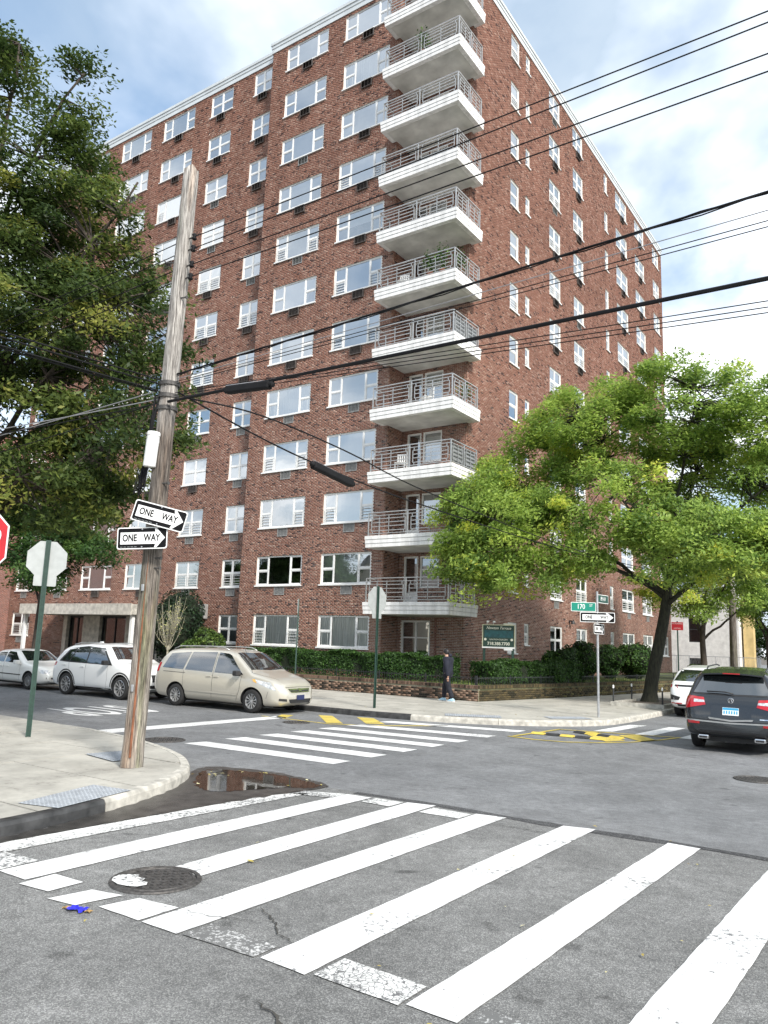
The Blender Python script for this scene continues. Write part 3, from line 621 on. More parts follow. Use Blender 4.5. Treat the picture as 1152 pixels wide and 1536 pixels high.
def build_wall(name, loc, rz, Wd, opens, seed, c0=0, c1=NC, singles=None, jog=True):
    """a wall part: mortar plate; bricks as sub-parts (one mesh of many, and some single ones)"""
    o = wall_plate(Wd, ZB+c0*CH, ZB+c1*CH, opens).obj(name, MT['mortar'], loc=loc, rot=(0, 0, rz)); under_b(o)
    B = brick_rows(Wd, c0, c1, opens, jog=jog)
    if singles:
        u0, u1, k0, k1 = singles; zc = (B[:, 2]+B[:, 3])/2; sel = (B[:, 0] >= u0) & (B[:, 1] <= u1) & (zc > ZB+k0*CH) & (zc < ZB+k1*CH)
        sel &= np.cumsum(sel) <= 300
        S = B[sel]; B = B[~sel]; cache = {}; rr = random.Random(5)
        for a, b, c, d in S:
            key = (round(b-a, 3), rr.randrange(4))
            if key not in cache: cache[key] = brick_mesh('brick', np.array([[0, b-a, 0, d-c]]), MT['brick'], seed=hash(key) % 9999)
            child('brick', cache[key], o, (a, 0, c))
    w = child('brickwork', brick_mesh('brickwork', B, MT['brick'], seed), o); tag(w, kind='stuff')
    return o

# ---------- windows
WCACHE = {}
def win_parts(kind, w, h):
    key = (kind, round(w, 2), round(h, 2))
    if key in WCACHE: return WCACHE[key]
    fb, mu = 0.055, 0.07; fr = MB(); panes = []
    y0, y1 = 0.035, 0.095
    def ring(x0, x1, z0, z1, t, ya, yb):
        fr.box(x0, x1, ya, yb, z0, z0+t); fr.box(x0, x1, ya, yb, z1-t, z1); fr.box(x0, x0+t, ya, yb, z0+t, z1-t); fr.box(x1-t, x1, ya, yb, z0+t, z1-t)
    ring(0.004, w-0.004, 0.004, h-0.004, fb, y0, y1)
    def dh(x0, x1):      # double hung sash
        mid = h*0.5; t = 0.038
        fr.box(x0, x1, y0+0.012, y1-0.006, mid-0.03, mid+0.03)
        for za, zb, ya in ((fb, mid-0.03, y0+0.03), (mid+0.03, h-fb, y0+0.012)):
            fr.box(x0, x1, ya, ya+0.03, za, za+t); fr.box(x0, x1, ya, ya+0.03, zb-t, zb); fr.box(x0, x0+t, ya, ya+0.03, za+t, zb-t); fr.box(x1-t, x1, ya, ya+0.03, za+t, zb-t)
            panes.append((x0+t, x1-t, za+t, zb-t, 'l' if za == fb else 'u'))
    if kind == 'T3':
        a = w*0.255; b = w-a
        fr.box(a-mu/2, a+mu/2, y0, y1, fb, h-fb); fr.box(b-mu/2, b+mu/2, y0, y1, fb, h-fb)
        dh(fb, a-mu/2); panes.append((a+mu/2, b-mu/2, fb, h-fb, 'p')); dh(b+mu/2, w-fb)
    elif kind == 'T2':
        fr.box(w/2-mu/2, w/2+mu/2, y0, y1, fb, h-fb); dh(fb, w/2-mu/2); dh(w/2+mu/2, w-fb)
    else: dh(fb, w-fb)
    sill = MB(); sill.box(-0.05, w+0.05, -0.075, 0.09, -0.065, -0.003)
    res = (fr.mesh('window', MT['white_frame']), panes, sill.mesh('sill', MT['white_frame'])); WCACHE[key] = res; return res
QC = {}
def quad_mesh(name, w, h, mat, wavy=False):
    key = (name, round(w, 3), round(h, 3), mat)
    if key not in QC:
        m = MB()
        if wavy: n = max(8, int(w/0.04)); m.grid(lambda u, v: (u*w, 0.025*math.sin(u*w*38)+0.01*math.sin(u*w*91), v*h), n, 1, flip=False)
        else: m.add([(0, 0, 0), (w, 0, 0), (w, 0, h), (0, 0, h)], [(0, 1, 2, 3)])
        QC[key] = m.mesh(name, MT[mat], smooth=wavy)
    return QC[key]
def guard_mesh(w, h):
    key = ('guard', round(w, 2), round(h, 2))
    if key not in QC:
        m = MB()
        for i in range(4): m.box(0, w, -0.01, 0.01, h*(i+0.5)/4-0.012, h*(i+0.5)/4+0.012)
        for x in (0, w): m.box(x-0.012, x+0.012, -0.012, 0.012, 0, h)
        QC[key] = m.mesh('window_guard', MT['white_frame'])
    return QC[key]
def sleeve_parts(dark):
    key = ('sleeve', dark)
    if key not in QC:
        w, h = 0.64, 0.40; m = MB(); t = 0.025; d = -0.11 if dark else -0.035
        m.box(0, w, d, 0.12, 0, t); m.box(0, w, d, 0.12, h-t, h); m.box(0, t, d, 0.12, t, h-t); m.box(w-t, w, d, 0.12, t, h-t); m.box(t, w-t, 0.06, 0.1, t, h-t)
        g = MB()
        for i in range(9): z = t+(h-2*t)*(i+0.5)/9; g.add([(t, d+0.01, z-0.012), (w-t, d+0.01, z-0.012), (w-t, d+0.035, z+0.014), (t, d+0.035, z+0.014)], [(0, 1, 2, 3)])
        for x in (w/3, 2*w/3): g.box(x-0.006, x+0.006, d+0.004, d+0.012, t, h-t)
        mt = MT['sleeve_dark' if dark else 'sleeve_grey']; QC[key] = (m.mesh('air_conditioner', mt), g.mesh('grille', mt))
    return QC[key]
wr = random.Random(21)
def window(kind, xc, w, k, face, h=WH, zoff=0.0, style=None, ac=True, ac_dx=0.0):
    """face: (origin, rz). local x = xc - w/2"""
    org, rz = face; fm, panes, sm = win_parts(kind, w, h)
    M = Matrix.Rotation(rz, 4, 'Z')
    def place(name, me, x, y, z):
        p = Vector(org) + (M @ Vector((x, y, z))); o = bpy.data.objects.new(name, me); link(o); o.location = p; o.rotation_euler = (0, 0, rz); return under_b(o)
    z = sill_z(k)+zoff
    wo = place('window', fm, xc-w/2, 0, z); child('sill', sm, wo)
    if style is None: style = wr.choices(['blind', 'half', 'curtain', 'dark'], [0.80, 0.14, 0.04, 0.02] if k > 3 else [0.32, 0.25, 0.25, 0.18])[0]
    guard = wr.random() < (0.30 if k > 3 else 0.55)
    for x0, x1, z0, z1, t in panes:
        pw, ph = x1-x0, z1-z0; y = 0.078 if t == 'l' else 0.06
        child('pane', quad_mesh('pane', pw, ph, 'window_glass' if k > 1 else 'clear_glass'), wo, (x0, y, z0))
        by = 0.105
        if style == 'blind':
            drop = 1.0 if t in 'up' else (1.0 if wr.random() < 0.35 else wr.choice([0.0, 0.0, 0.3]))
        elif style == 'half': drop = {'u': 1.0, 'p': wr.choice([0.55, 1.0]), 'l': 0.0}[t]
        elif style == 'curtain': drop = 1.0
        else: drop = 0.25 if (t == 'u' and wr.random() < 0.5) else 0.0
        if drop > 0:
            nm = 'curtain' if style == 'curtain' else 'blind'
            child(nm, quad_mesh(nm, pw+0.06, ph*drop+0.05, 'curtain' if style == 'curtain' else ('blind_white' if wr.random() < 0.92 else 'blind_cream'), wavy=style == 'curtain'), wo, (x0-0.03, by, z1-ph*drop-0.02))
        if t == 'l' and drop < 0.5 and style != 'dark': child('insect_screen', quad_mesh('insect_screen', pw, ph, 'screen'), wo, (x0, 0.098, z0))
        if t == 'l' and guard: child('window_guard', guard_mesh(pw, ph), wo, (x0, 0.015, z0))
    if ac:
        dk = k > 5 if wr.random() < 0.85 else k <= 5
        cm, gm = sleeve_parts(dk); a = place('air_conditioner', cm, xc+ac_dx-0.32, 0, z-7*CH+0.005); child('grille', gm, a)
    return wo

F_A, F_B, F_R = 28.0, 28.5, 29.25
XA0, XA1, XC, XB0, YE = -28.1, -19.4, -16.0, -49.7, 62.45
faceA = ((XA0, F_A, 0), 0.0); faceB = ((XB0, F_B, 0), 0.0); faceR = ((XC, F_R, 0), math.pi/2); faceN = ((XA1, F_R, 0), 0.0)
def opening(u, w, k, ac=True, hc=21, z=0): 
    o = [(u-w/2, u+w/2, si(k)+z, si(k)+z+hc)]
    if ac: o.append((u-0.32+ac_shift(w), u+0.32+ac_shift(w), si(k)-7, si(k)-1))
    return o
def ac_shift(w): return 0.12 if w > 2.4 else 0.0
colsA = [('T3', -25.53, 2.9, range(1, 13)), ('T3', -21.47, 2.87, range(1, 13))]
colsB = [('T2', -29.22, 1.42, range(1, 13)), ('T2', -32.62, 1.83, range(2, 13)), ('T3', -36.45, 2.85, range(2, 13)), ('T3', -40.6, 2.95, range(2, 13)), ('T2', -44.4, 1.85, range(2, 13)), ('T2', -48.1, 1.95, range(1, 13))]
colsR = [('T1', 34.0, 1.0, 21, False), ('T1', 35.62, 0.52, 15, False), ('T2', 39.42, 1.62, 21, True), ('T2', 43.2, 1.66, 21, True), ('T1', 48.5, 0.62, 21, False), ('T2', 51.85, 2.5, 21, True), ('T2', 56.25, 2.35, 21, True), ('T2', 60.7, 1.7, 21, False)]
opA, opB, opR = [], [], []
STY = {('A', 0, 1): 'curtain', ('A', 1, 1): 'curtain', ('A', 0, 2): 'dark', ('A', 1, 2): 'half', ('A', 0, 3): 'dark', ('A', 1, 3): 'blind', ('B', 0, 2): 'dark', ('B', 1, 2): 'dark', ('B', 0, 3): 'curtain', ('B', 1, 3): 'half', ('B', 5, 1): 'dark'}
for ci, (kd, x, w, ks) in enumerate(colsA):
    for k in ks: opA += opening(x-XA0, w, k); window(kd, x-XA0, w, k, faceA, style=STY.get(('A', ci, k)), ac_dx=ac_shift(w))
for ci, (kd, x, w, ks) in enumerate(colsB):
    for k in ks: opB += opening(x-XB0, w, k); window(kd, x-XB0, w, k, faceB, style=STY.get(('B', ci, k)), ac_dx=ac_shift(w))
for ci, (kd, y, w, hc, ac) in enumerate(colsR):
    for k in range(1, 13):
        zo = 6 if hc == 15 else 0
        opR += opening(y-F_R, w, k, ac, hc, zo); window(kd, y-F_R, w, k, faceR, h=hc*CH, zoff=zo*CH, ac=ac, ac_dx=ac_shift(w))
# the recessed corner behind the balconies: door and window on each floor, one wide window at the bottom
opN = [(0.25, 1.75, 15, 37)] + [q for k in range(2, 13) for q in ((0.30, 1.05, si(k)-13, si(k)+19), (1.15, 2.15, si(k)-2, si(k)+19))]
# entrance: a bay of stone and glass in the ground floor of the set-back wing
ENT = (-43.3-XB0, -33.6-XB0, 0, 42); opB.append(ENT)
build_wall('wall', (XA0, F_A, 0), 0, XA1-XA0, opA, 1, singles=(6.0, 8.7, 2, 42))
build_wall('wall', (XB0, F_B, 0), 0, XA0-XB0, opB, 2)
build_wall('wall', (XC, F_R, 0), math.pi/2, YE-F_R, opR, 3, jog=False)
build_wall('wall', (XA1, F_R, 0), 0, XC-XA1, opN, 4)
build_wall('wall', (XA1, F_A, 0), math.pi/2, F_R-F_A, [], 5)
# plain sides that the street never sees, roof and the rooms behind the glass
m = MB()
m.add([(XA0, F_A, ZB), (XA0, F_B, ZB), (XA0, F_B, ZT), (XA0, F_A, ZT)], [(0, 1, 2, 3)])
m.add([(XB0, F_B, ZB), (XB0, YE, ZB), (XB0, YE, ZT), (XB0, F_B, ZT)], [(0, 1, 2, 3)])
m.add([(XB0, YE, ZB), (XC, YE, ZB), (XC, YE, ZT), (XB0, YE, ZT)], [(0, 1, 2, 3)])
under_b(m.obj('rear_wall', MT['brick_far']))
m = MB(); m.add([(XB0, F_B, ZT), (XA0, F_B, ZT), (XA0, F_A, ZT), (XA1, F_A, ZT), (XA1, F_R, ZT), (XC, F_R, ZT), (XC, YE, ZT), (XB0, YE, ZT)], [tuple(range(8))]); under_b(m.obj('roof', MT['roof_felt']))
m = MB()
for k in range(1, 13):
    zf = sill_z(k)-0.95
    m.add([(XB0+0.1, F_B+0.2, zf), (XA0, F_B+0.2, zf), (XA0, F_A+0.2, zf), (XA1-0.1, F_A+0.2, zf), (XA1-0.1, F_R+0.2, zf), (XC-0.2, F_R+0.2, zf), (XC-0.2, YE-0.1, zf), (XB0+0.1, YE-0.1, zf)], [tuple(range(8))])
m.add([(XB0+0.1, 31.8, ZB), (XC-3.2, 31.8, ZB), (XC-3.2, 31.8, ZT), (XB0+0.1, 31.8, ZT)], [(0, 1, 2, 3)]); m.add([(XC-3.2, 31.8, ZB), (XC-3.2, YE-0.1, ZB), (XC-3.2, YE-0.1, ZT), (XC-3.2, 31.8, ZT)], [(0, 1, 2, 3)])
under_b(m.obj('interior', MT['room']))
# recess doors and windows
def recess_unit(x0, x1, z0, z1, door):
    w, h = x1-x0, z1-z0; f = MB(); t = 0.08
    f.box(0, w, 0.02, 0.09, 0, t); f.box(0, w, 0.02, 0.09, h-t, h); f.box(0, t, 0.02, 0.09, t, h-t); f.box(w-t, w, 0.02, 0.09, t, h-t)
    if door: f.box(t, w-t, 0.03, 0.08, t, 0.55)
    elif w > 1.3: f.box(w/2-0.04, w/2+0.04, 0.02, 0.09, t, h-t); f.box(t, w-t, 0.03, 0.085, h*0.5-0.03, h*0.5+0.03)
    else: f.box(t, w-t, 0.03, 0.085, h*0.55, h*0.55+0.06)
    o = f.obj('balcony_door' if door else 'window', MT['white_frame'], loc=(XA1+x0, F_R, z0)); under_b(o)
    child('pane', quad_mesh('pane', w-2*t, h-2*t, 'window_glass'), o, (t, 0.06, t))
    if door: 
        g = MB(); g.box(w-0.2, w-0.09, -0.02, 0.03, h*0.46, h*0.46+0.03); child('handle', g.mesh('handle', MT['aluminium']), o)
    elif wr.random() < 0.7: child('blind', quad_mesh('blind', w-2*t, (h-2*t)*wr.choice([0.4, 0.9]), 'blind_cream' if wr.random() < 0.5 else 'blind_white'), o, (t, 0.14, h*0.5 if wr.random() < 0.5 else t))
for a, b, c0, c1 in opN: recess_unit(a, b, ZB+c0*CH, ZB+c1*CH, c1-c0 > 28)
# drain pipe in the recess, ground floor
m = MB(); m.tube([(-17.35, 29.19, ZB), (-17.35, 29.19, 3.2)], 0.035, 8); under_b(m.obj('drain_pipe', MT['brick_far']))
# ---------- cornice
def cornice(path, closed=False):
    prof = [(0.0, ZT-0.02), (0.05, ZT-0.02), (0.05, ZT+0.24), (0.08, ZT+0.26), (0.08, ZT+0.42), (0.12, ZT+0.45), (0.12, ZT+0.62), (-0.25, ZT+0.62)]
    P = [Vector(p) for p in path]; vs_ = []
    for i, p in enumerate(P):
        d0 = (P[i]-P[i-1]).normalized() if i else None; d1 = (P[i+1]-P[i]).normalized() if i < len(P)-1 else None
        n0 = Vector((d0.y, -d0.x)) if d0 else None; n1 = Vector((d1.y, -d1.x)) if d1 else None
        n = (n0+n1) if (n0 and n1) else (n0 or n1); n = n/(n.dot(n0 or n1))
        for d, z in prof: vs_.append((p.x+n.x*d, p.y+n.y*d, z))
    q = len(prof); m = MB(); m.add(vs_, [(i*q+j, (i+1)*q+j, (i+1)*q+j+1, i*q+j+1) for i in range(len(P)-1) for j in range(q-1)]); return m
under_b(cornice([(XB0, F_B), (XA0-0.02, F_B), (XA0-0.02, F_A), (XA1, F_A), (XC, F_A), (XC, F_R), (XC, YE)]).obj('cornice', MT['cornice_metal']))
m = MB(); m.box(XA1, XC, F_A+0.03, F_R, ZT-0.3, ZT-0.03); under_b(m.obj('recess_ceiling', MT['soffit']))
# ---------- balconies
BX0, BX1, BY0, BY1 = -19.66, -15.45, 27.0, 29.42
def slab_mesh():
    m = MB()
    for z0, z1, o in ((0.0, 0.155, 0.0), (0.155, 0.172, -0.05), (0.172, 0.33, 0.015), (0.33, 0.347, -0.05), (0.347, 0.50, 0.03)):
        m.prism([(BX0-o, BY0-o), (BX1+o, BY0-o), (BX1+o, BY1), (XC+0.014, BY1), (XC+0.014, F_R-0.016), (XA1+0.016, F_R-0.016), (XA1+0.016, F_A-0.016), (BX0-o, F_A-0.016)], z0, z1)
    return m
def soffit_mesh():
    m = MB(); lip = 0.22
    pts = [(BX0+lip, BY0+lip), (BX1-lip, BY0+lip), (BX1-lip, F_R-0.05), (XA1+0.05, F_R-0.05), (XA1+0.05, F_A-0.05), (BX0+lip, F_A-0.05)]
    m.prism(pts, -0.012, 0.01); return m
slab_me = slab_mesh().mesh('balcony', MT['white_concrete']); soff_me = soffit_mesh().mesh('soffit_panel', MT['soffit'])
def rail_panel(w, seed):
    m = MB(); t = 0.014; H = 1.0
    def hb(x0, x1, z, r=t): m.box(x0, x1, -r, r, z-r, z+r)
    def vb(x, z0, z1, r=t): m.box(x-r, x+r, -r, r, z0, z1)
    hb(0, w, 0.10); hb(0, w, H-0.12)
    a, b = 0.16, w-0.14; z0, z1 = 0.22, H-0.26
    hb(a, b, z0); hb(a, b, z1); vb(a, z0, z1); vb(b, z0, z1)
    for f in (0.36, 0.68): hb(a-0.0, b+0.0, z0+(z1-z0)*f)
    mid = a+(b-a)*0.52; vb(mid, 0.10, H-0.12)
    for x in (a+0.06, b-0.06): vb(x, 0.10, z0); vb(x, z1, H-0.12)
    return m
LF, LS = (BX1-BX0-0.16)/2, (BY1-BY0-0.20)/2
rpF, rpS = rail_panel(LF, 1).mesh('railing_panel', MT['aluminium']), rail_panel(LS, 2).mesh('railing_panel', MT['aluminium'])
m = MB(); m.box(-0.022, 0.022, -0.022, 0.022, 0, 1.0); post_me = m.mesh('railing_post', MT['aluminium'])
m = MB(); m.box(0, BX1-BX0-0.16, -0.03, 0.03, 1.0, 1.035); topF = m.mesh('handrail', MT['aluminium'])
m = MB(); m.box(0, BY1-BY0-0.20, -0.03, 0.03, 1.0, 1.0352); topS = m.mesh('handrail', MT['aluminium'])
m = MB(); m.box(0, 0.80, -0.03, 0.03, 1.0, 1.0348); topL = m.mesh('handrail', MT['aluminium'])
for k in range(2, 13):
    zb = 3.26+FL*(k-2)
    b = bpy.data.objects.new('balcony', slab_me); link(b); b.location = (0, 0, zb); under_b(b)
    child('soffit_panel', soff_me, b); zt = 0.50; y0, x1 = BY0+0.08, BX1-0.08
    for i in range(2):
        child('railing_panel', rpF, b, (BX0+0.08+i*LF, y0, zt)); child('railing_panel', rpS, b, (x1, y0+i*LS, zt), (0, 0, math.pi/2))
    for x, y in ((BX0+0.08, y0), (BX0+0.08+LF, y0), (x1, y0), (x1, y0+LS), (x1, y0+2*LS), (BX0+0.08, F_A-0.1)): child('railing_post', post_me, b, (x, y, zt))
    child('handrail', topF, b, (BX0+0.08, y0, zt)); child('handrail', topS, b, (x1, y0, zt), (0, 0, math.pi/2)); child('handrail', topL, b, (BX0+0.08, y0, zt), (0, 0, math.pi/2))
    if k in (3, 4, 6):    # some residents line the side railing with wire screen
        child('privacy_screen', quad_mesh('privacy_screen', LS*2, 0.75, 'screen'), b, (x1-0.05, y0, zt+0.12), (0, 0, math.pi/2))
# ---------- entrance bay with its canopy
ent = tag(empty('entrance'), None); under_b(ent)
def eb(name, mat, *b): m = MB(); m.box(*b); return m.obj(name, MT[mat], ent)
ZG = 0.2
m = MB(); m.box(-43.7, -33.5, 25.8, F_B-0.02, 3.08, 3.62); cn = m.obj('canopy', MT['concrete_kerb'], ent)
for i in range(9):
    m = MB(); x = -43.72+i*(10.24/9); m.box(x+0.008, x+10.24/9-0.008, 25.74, 25.80, 3.06, 3.64); m.obj('fascia_panel', MT['stone_panel'], cn)
for x in (-43.55, -33.75): eb('canopy_post', 'white_frame', x-0.09, x+0.09, 26.0, 26.18, ZG, 3.08)
for x0, x1 in ((-41.3, -39.7), (-37.3, -36.0), (-34.6, -33.62), (-43.28, -42.9)): eb('stone_pier', 'stone_panel', x0, x1, F_B-0.1, F_B+0.45, ZG, 3.08)
for x0, x1 in ((-42.9, -41.3), (-39.7, -37.3), (-36.0, -34.6)):
    m = MB(); t = 0.06; m.box(x0, x1, F_B+0.1, F_B+0.2, 2.95, 3.08); m.box(x0, x1, F_B+0.1, F_B+0.2, ZG, ZG+0.15); m.box(x0, x0+t, F_B+0.1, F_B+0.2, ZG+0.15, 2.95); m.box(x1-t, x1, F_B+0.1, F_B+0.2, ZG+0.15, 2.95); m.box((x0+x1)/2-t/2, (x0+x1)/2+t/2, F_B+0.1, F_B+0.2, ZG+0.15, 2.95)
    g = m.obj('entrance_door', MT['dark_metal'], ent); q = child('pane', quad_mesh('pane', x1-x0-2*t, 2.6, 'dark_glass'), g, (x0+t, F_B+0.15, ZG+0.15))
m = MB(); m.box(-36.85, -36.45, F_B-0.13, F_B-0.1, 2.2, 2.6); m.obj('wall_plaque', MT['dark_metal'], ent)
# the projecting wing at the far end
m = MB(); m.box(-64, XB0+0.02, 19.5, F_B+0.6, ZB, 15.0); under_b(m.obj('wing', MT['brick_far']))
# wall lamps and the box beside the evergreen
m = MB(); m.box(XC, XC+0.18, 41.2, 41.35, 3.55, 3.62); m.lathe([(0.02, 0.12), (0.09, 0.08), (0.12, -0.05), (0.02, -0.09)], 10, c=(XC+0.22, 41.27, 3.5)); under_b(m.obj('wall_lamp', MT['dark_metal']))
m = MB(); m.bbox(-31.25, -30.75, F_B-0.28, F_B-0.02, 3.0, 3.75, 0.02); under_b(m.obj('meter_box', MT['sleeve_grey']))
# ================================================================== lawn, retaining wall, fence, hedges
RC = Vector((-12.9, 24.72)); RL = Vector((-30.6, 24.45)); RR = Vector((-10.2, 42.0)); LAWN = 0.60
pmat('grass_soil', (0.10, 0.14, 0.045), rough=0.95, var=0.5, scale=3, c2=(0.07, 0.075, 0.03), bump=0.5, bscale=30)
lawn = MB(); lawn.prism([(RL.x, RL.y+0.12), (RC.x-0.12, RC.y+0.12), (RR.x-0.25, RR.y), (-10.4, 64), (-15.9, 64), (-15.9, 29.3), (-19.3, 29.3), (-19.3, 28.05), (-28.1, 28.05), (-28.1, 28.5), (-30.6, 28.5)], 0.0, LAWN, bottom=False)
lawn_o = tag(lawn.obj('lawn', MT['grass_soil']), 'raised strip of grass and soil behind the low brick wall', 'lawn', kind='structure')
lawn2 = MB(); lawn2.prism([(-49.6, 23.5), (-44.4, 23.5), (-44.4, 28.5), (-49.6, 28.5)], 0.0, 0.3, bottom=False); tag(lawn2.obj('lawn', MT['grass_soil']), 'planting bed beside the entrance canopy', 'lawn', kind='structure')
ramp_mat('brick_moss', [(0.0, (0.02, 0.02, 0.012)), (0.3, (0.07, 0.055, 0.03)), (0.7, (0.10, 0.075, 0.035)), (1.0, (0.12, 0.11, 0.045))], rough=0.95, noise=0.45, nscale=4)
pmat('mortar_moss', (0.12, 0.115, 0.06), rough=0.95, var=0.4, scale=4, c2=(0.06, 0.065, 0.03))
rw = empty('retaining_wall', (RC.x, RC.y, PAVE), 0, 'low mossy brick retaining wall with rowlock coping along the pavement corner', 'wall')
def ret_run(a, b, seed, singles, rev):
    d = b-a; L_ = d.length; ang = math.atan2(d.y, d.x); loc = (a.x-RC.x, a.y-RC.y, 0); H = 0.50; bmat = 'brick_old' if seed == 31 else 'brick_moss'
    # body
    m = MB(); m.box(0, L_, 0.0, 0.24, -0.1, H-0.06); body = m.obj('wall_core', MT['mortar_old' if seed == 31 else 'mortar_moss'], rw, loc=loc, rot=(0, 0, ang))
    ch = 0.0745; B = brick_rows(L_, 0, 5, [], unit=0.225, ch=ch, z0=0.01, joint=0.011, jog=False)
    n = min(singles, len(B)); 
    if singles:
        d_ = np.abs((B[:, 0]+B[:, 1])/2-(0 if not rev else L_)); idx = np.argsort(d_)[:n]; S = B[idx]; B = np.delete(B, idx, 0); cache = {}; rr = random.Random(seed)
        for a0, b0, c0, d0 in S:
            key = (round(b0-a0, 3), rr.randrange(6))
            if key not in cache: cache[key] = brick_mesh('brick', np.array([[0, b0-a0, 0, d0-c0]]), MT[bmat], seed=rr.randrange(9999), dark=0.25)
            child('brick', cache[key], body, (a0, 0, c0))
    tag(child('brickwork', brick_mesh('brickwork', B, MT[bmat], seed, dark=0.25), body), kind='stuff')
    # coping of bricks laid on edge
    rr = random.Random(seed+9); cop = MB(); nC = int(L_/0.079)
    me = MB(); me.box(0, 0.068, -0.025, 0.265, 0, 0.105)
    kinds = []
    for q in range(5):
        mm = me.mesh('coping_brick', MT[bmat]); at = mm.attributes.new('rnd', 'FLOAT', 'FACE'); at.data.foreach_set('value', [rr.random()*0.8]*6); kinds.append(mm)
    V = []; F = []; rv = []
    for i in range(nC):
        near = i*0.079 if not rev else L_-i*0.079
        if near < 10.2: child('coping_brick', kinds[rr.randrange(5)], body, (i*0.079, rr.uniform(-0.004, 0.004), H-0.06+rr.uniform(-0.004, 0.004)))
        else:
            x = i*0.079; b_ = len(V); zt = H+0.045+rr.uniform(-0.004, 0.004)
            V += [(x, -0.025, H-0.06), (x+0.068, -0.025, H-0.06), (x+0.068, 0.265, H-0.06), (x, 0.265, H-0.06), (x, -0.025, zt), (x+0.068, -0.025, zt), (x+0.068, 0.265, zt), (x, 0.265, zt)]
            F += [(b_+4, b_+5, b_+6, b_+7), (b_, b_+1, b_+5, b_+4), (b_+1, b_+2, b_+6, b_+5), (b_+2, b_+3, b_+7, b_+6), (b_+3, b_, b_+4, b_+7)]; rv += [rr.random()*0.8]*5
    if V: tag(child('coping', np_mesh('coping', np.array(V), np.array(F), MT[bmat], rv), body), kind='stuff')
ret_run(RL, RC-Vector((0.0, 0)), 31, 180, True)
ret_run(RC+Vector((-0.02, 0.0)), RR, 32, 120, False)
# low black railing on the lawn edge
def low_fence(a, b, label):
    d = b-a; L_ = d.length; ang = math.atan2(d.y, d.x); t = empty('low_fence', (a.x, a.y, LAWN), ang, label, 'fence')
    m = MB(); 
    for z in (0.08, 0.33): m.box(0, L_, -0.008, 0.008, z-0.01, z+0.01)
    m.obj('rail', MT['dark_metal'], t)
    n = int(L_/2.0); pm_ = MB(); pm_.box(-0.016, 0.016, -0.016, 0.016, 0, 0.42); pm_ = pm_.mesh('fence_post', MT['dark_metal'])
    for i in range(n+1): child('fence_post', pm_, t, (L_*i/n, 0, 0))
    bm_ = MB(); bm_.box(-0.006, 0.006, -0.006, 0.006, 0.03, 0.38); bm_ = bm_.mesh('picket', MT['dark_metal']); k = int(L_/0.11)
    for i in range(min(k, 299)): child('picket', bm_, t, (L_*(i+0.5)/k, 0, 0))
low_fence(RC+Vector((-17.0, 0.35)), RC+Vector((-0.35, 0.45)), 'low black iron railing in front of the long clipped hedge')
low_fence(RC+Vector((-0.30, 0.45)), RR+Vector((-0.5, 0)), 'low black iron railing above the mossy side of the brick wall')
# grass blades
def blades(name, n, region, label):
    rg = np.random.default_rng(3); P = []
    while len(P) < n:
        x, y = rg.uniform(region[0], region[1]), rg.uniform(region[2], region[3])
        if region[4](x, y): P.append((x, y))
    P = np.array(P); h = rg.uniform(0.04, 0.13, n); a = rg.uniform(0, 6.28, n); w = 0.012
    V = np.zeros((n, 3, 3)); V[:, 0] = np.c_[P[:, 0]-w*np.cos(a), P[:, 1]-w*np.sin(a), np.full(n, LAWN)]; V[:, 1] = np.c_[P[:, 0]+w*np.cos(a), P[:, 1]+w*np.sin(a), np.full(n, LAWN)]
    V[:, 2] = np.c_[P[:, 0]+rg.normal(0, 0.03, n), P[:, 1]+rg.normal(0, 0.03, n), LAWN+h]
    o = bpy.data.objects.new(name, np_mesh(name, V.reshape(-1, 3), np.arange(n*3).reshape(-1, 3), MT['leaf_grass'], rg.uniform(0, 1, n))); link(o); tag(o, label, 'grass', kind='stuff')
ramp_mat('leaf_grass', [(0, (0.05, 0.09, 0.02)), (0.7, (0.13, 0.19, 0.045)), (1, (0.28, 0.27, 0.10))], noise=0)
def on_lawn(x, y):
    if y < 24.9: return False
    xe = RC.x+(RR.x-RC.x)*(y-RC.y)/(RR.y-RC.y)-0.35
    return x < xe and (y < 26.6 or x > -15.6)
blades('grass', 26000, (-30, -10.5, 24.7, 41, on_lawn), 'rough short grass growing between the railing and the hedge')

# ---------- foliage
def leaf_cloud(P, N_, size, rg, aspect=0.55, jitter=0.9):
    """P: leaf positions, N_: preferred outward directions -> quad leaves folded along the midrib (2 tris drawn as one quad)"""
    n = len(P); d = N_ + rg.normal(0, jitter, (n, 3)); d /= np.linalg.norm(d, axis=1)[:, None]+1e-9
    t = rg.normal(0, 1, (n, 3)); t -= d*(t*d).sum(1)[:, None]; t /= np.linalg.norm(t, axis=1)[:, None]+1e-9
    b = np.cross(d, t); s = size*rg.uniform(0.65, 1.35, n)[:, None]
    V = np.stack([P-t*s, P+b*s*aspect-d*s*0.12, P+t*s, P-b*s*aspect-d*s*0.12], 1)
    return V.reshape(-1, 3), np.arange(n*4).reshape(-1, 4)
ramp_mat('leaf_hedge', [(0.0, (0.012, 0.028, 0.008)), (0.5, (0.035, 0.085, 0.018)), (0.85, (0.075, 0.16, 0.03)), (1.0, (0.13, 0.24, 0.05))], noise=0, trans=0.25, rough=0.55)
ramp_mat('leaf_evergreen', [(0.0, (0.006, 0.014, 0.006)), (0.6, (0.014, 0.035, 0.014)), (1.0, (0.035, 0.07, 0.022))], noise=0, trans=0.12, rough=0.6)
ramp_mat('leaf_shrub', [(0.0, (0.03, 0.055, 0.015)), (0.5, (0.085, 0.15, 0.03)), (1.0, (0.22, 0.30, 0.07))], noise=0, trans=0.3, rough=0.55)
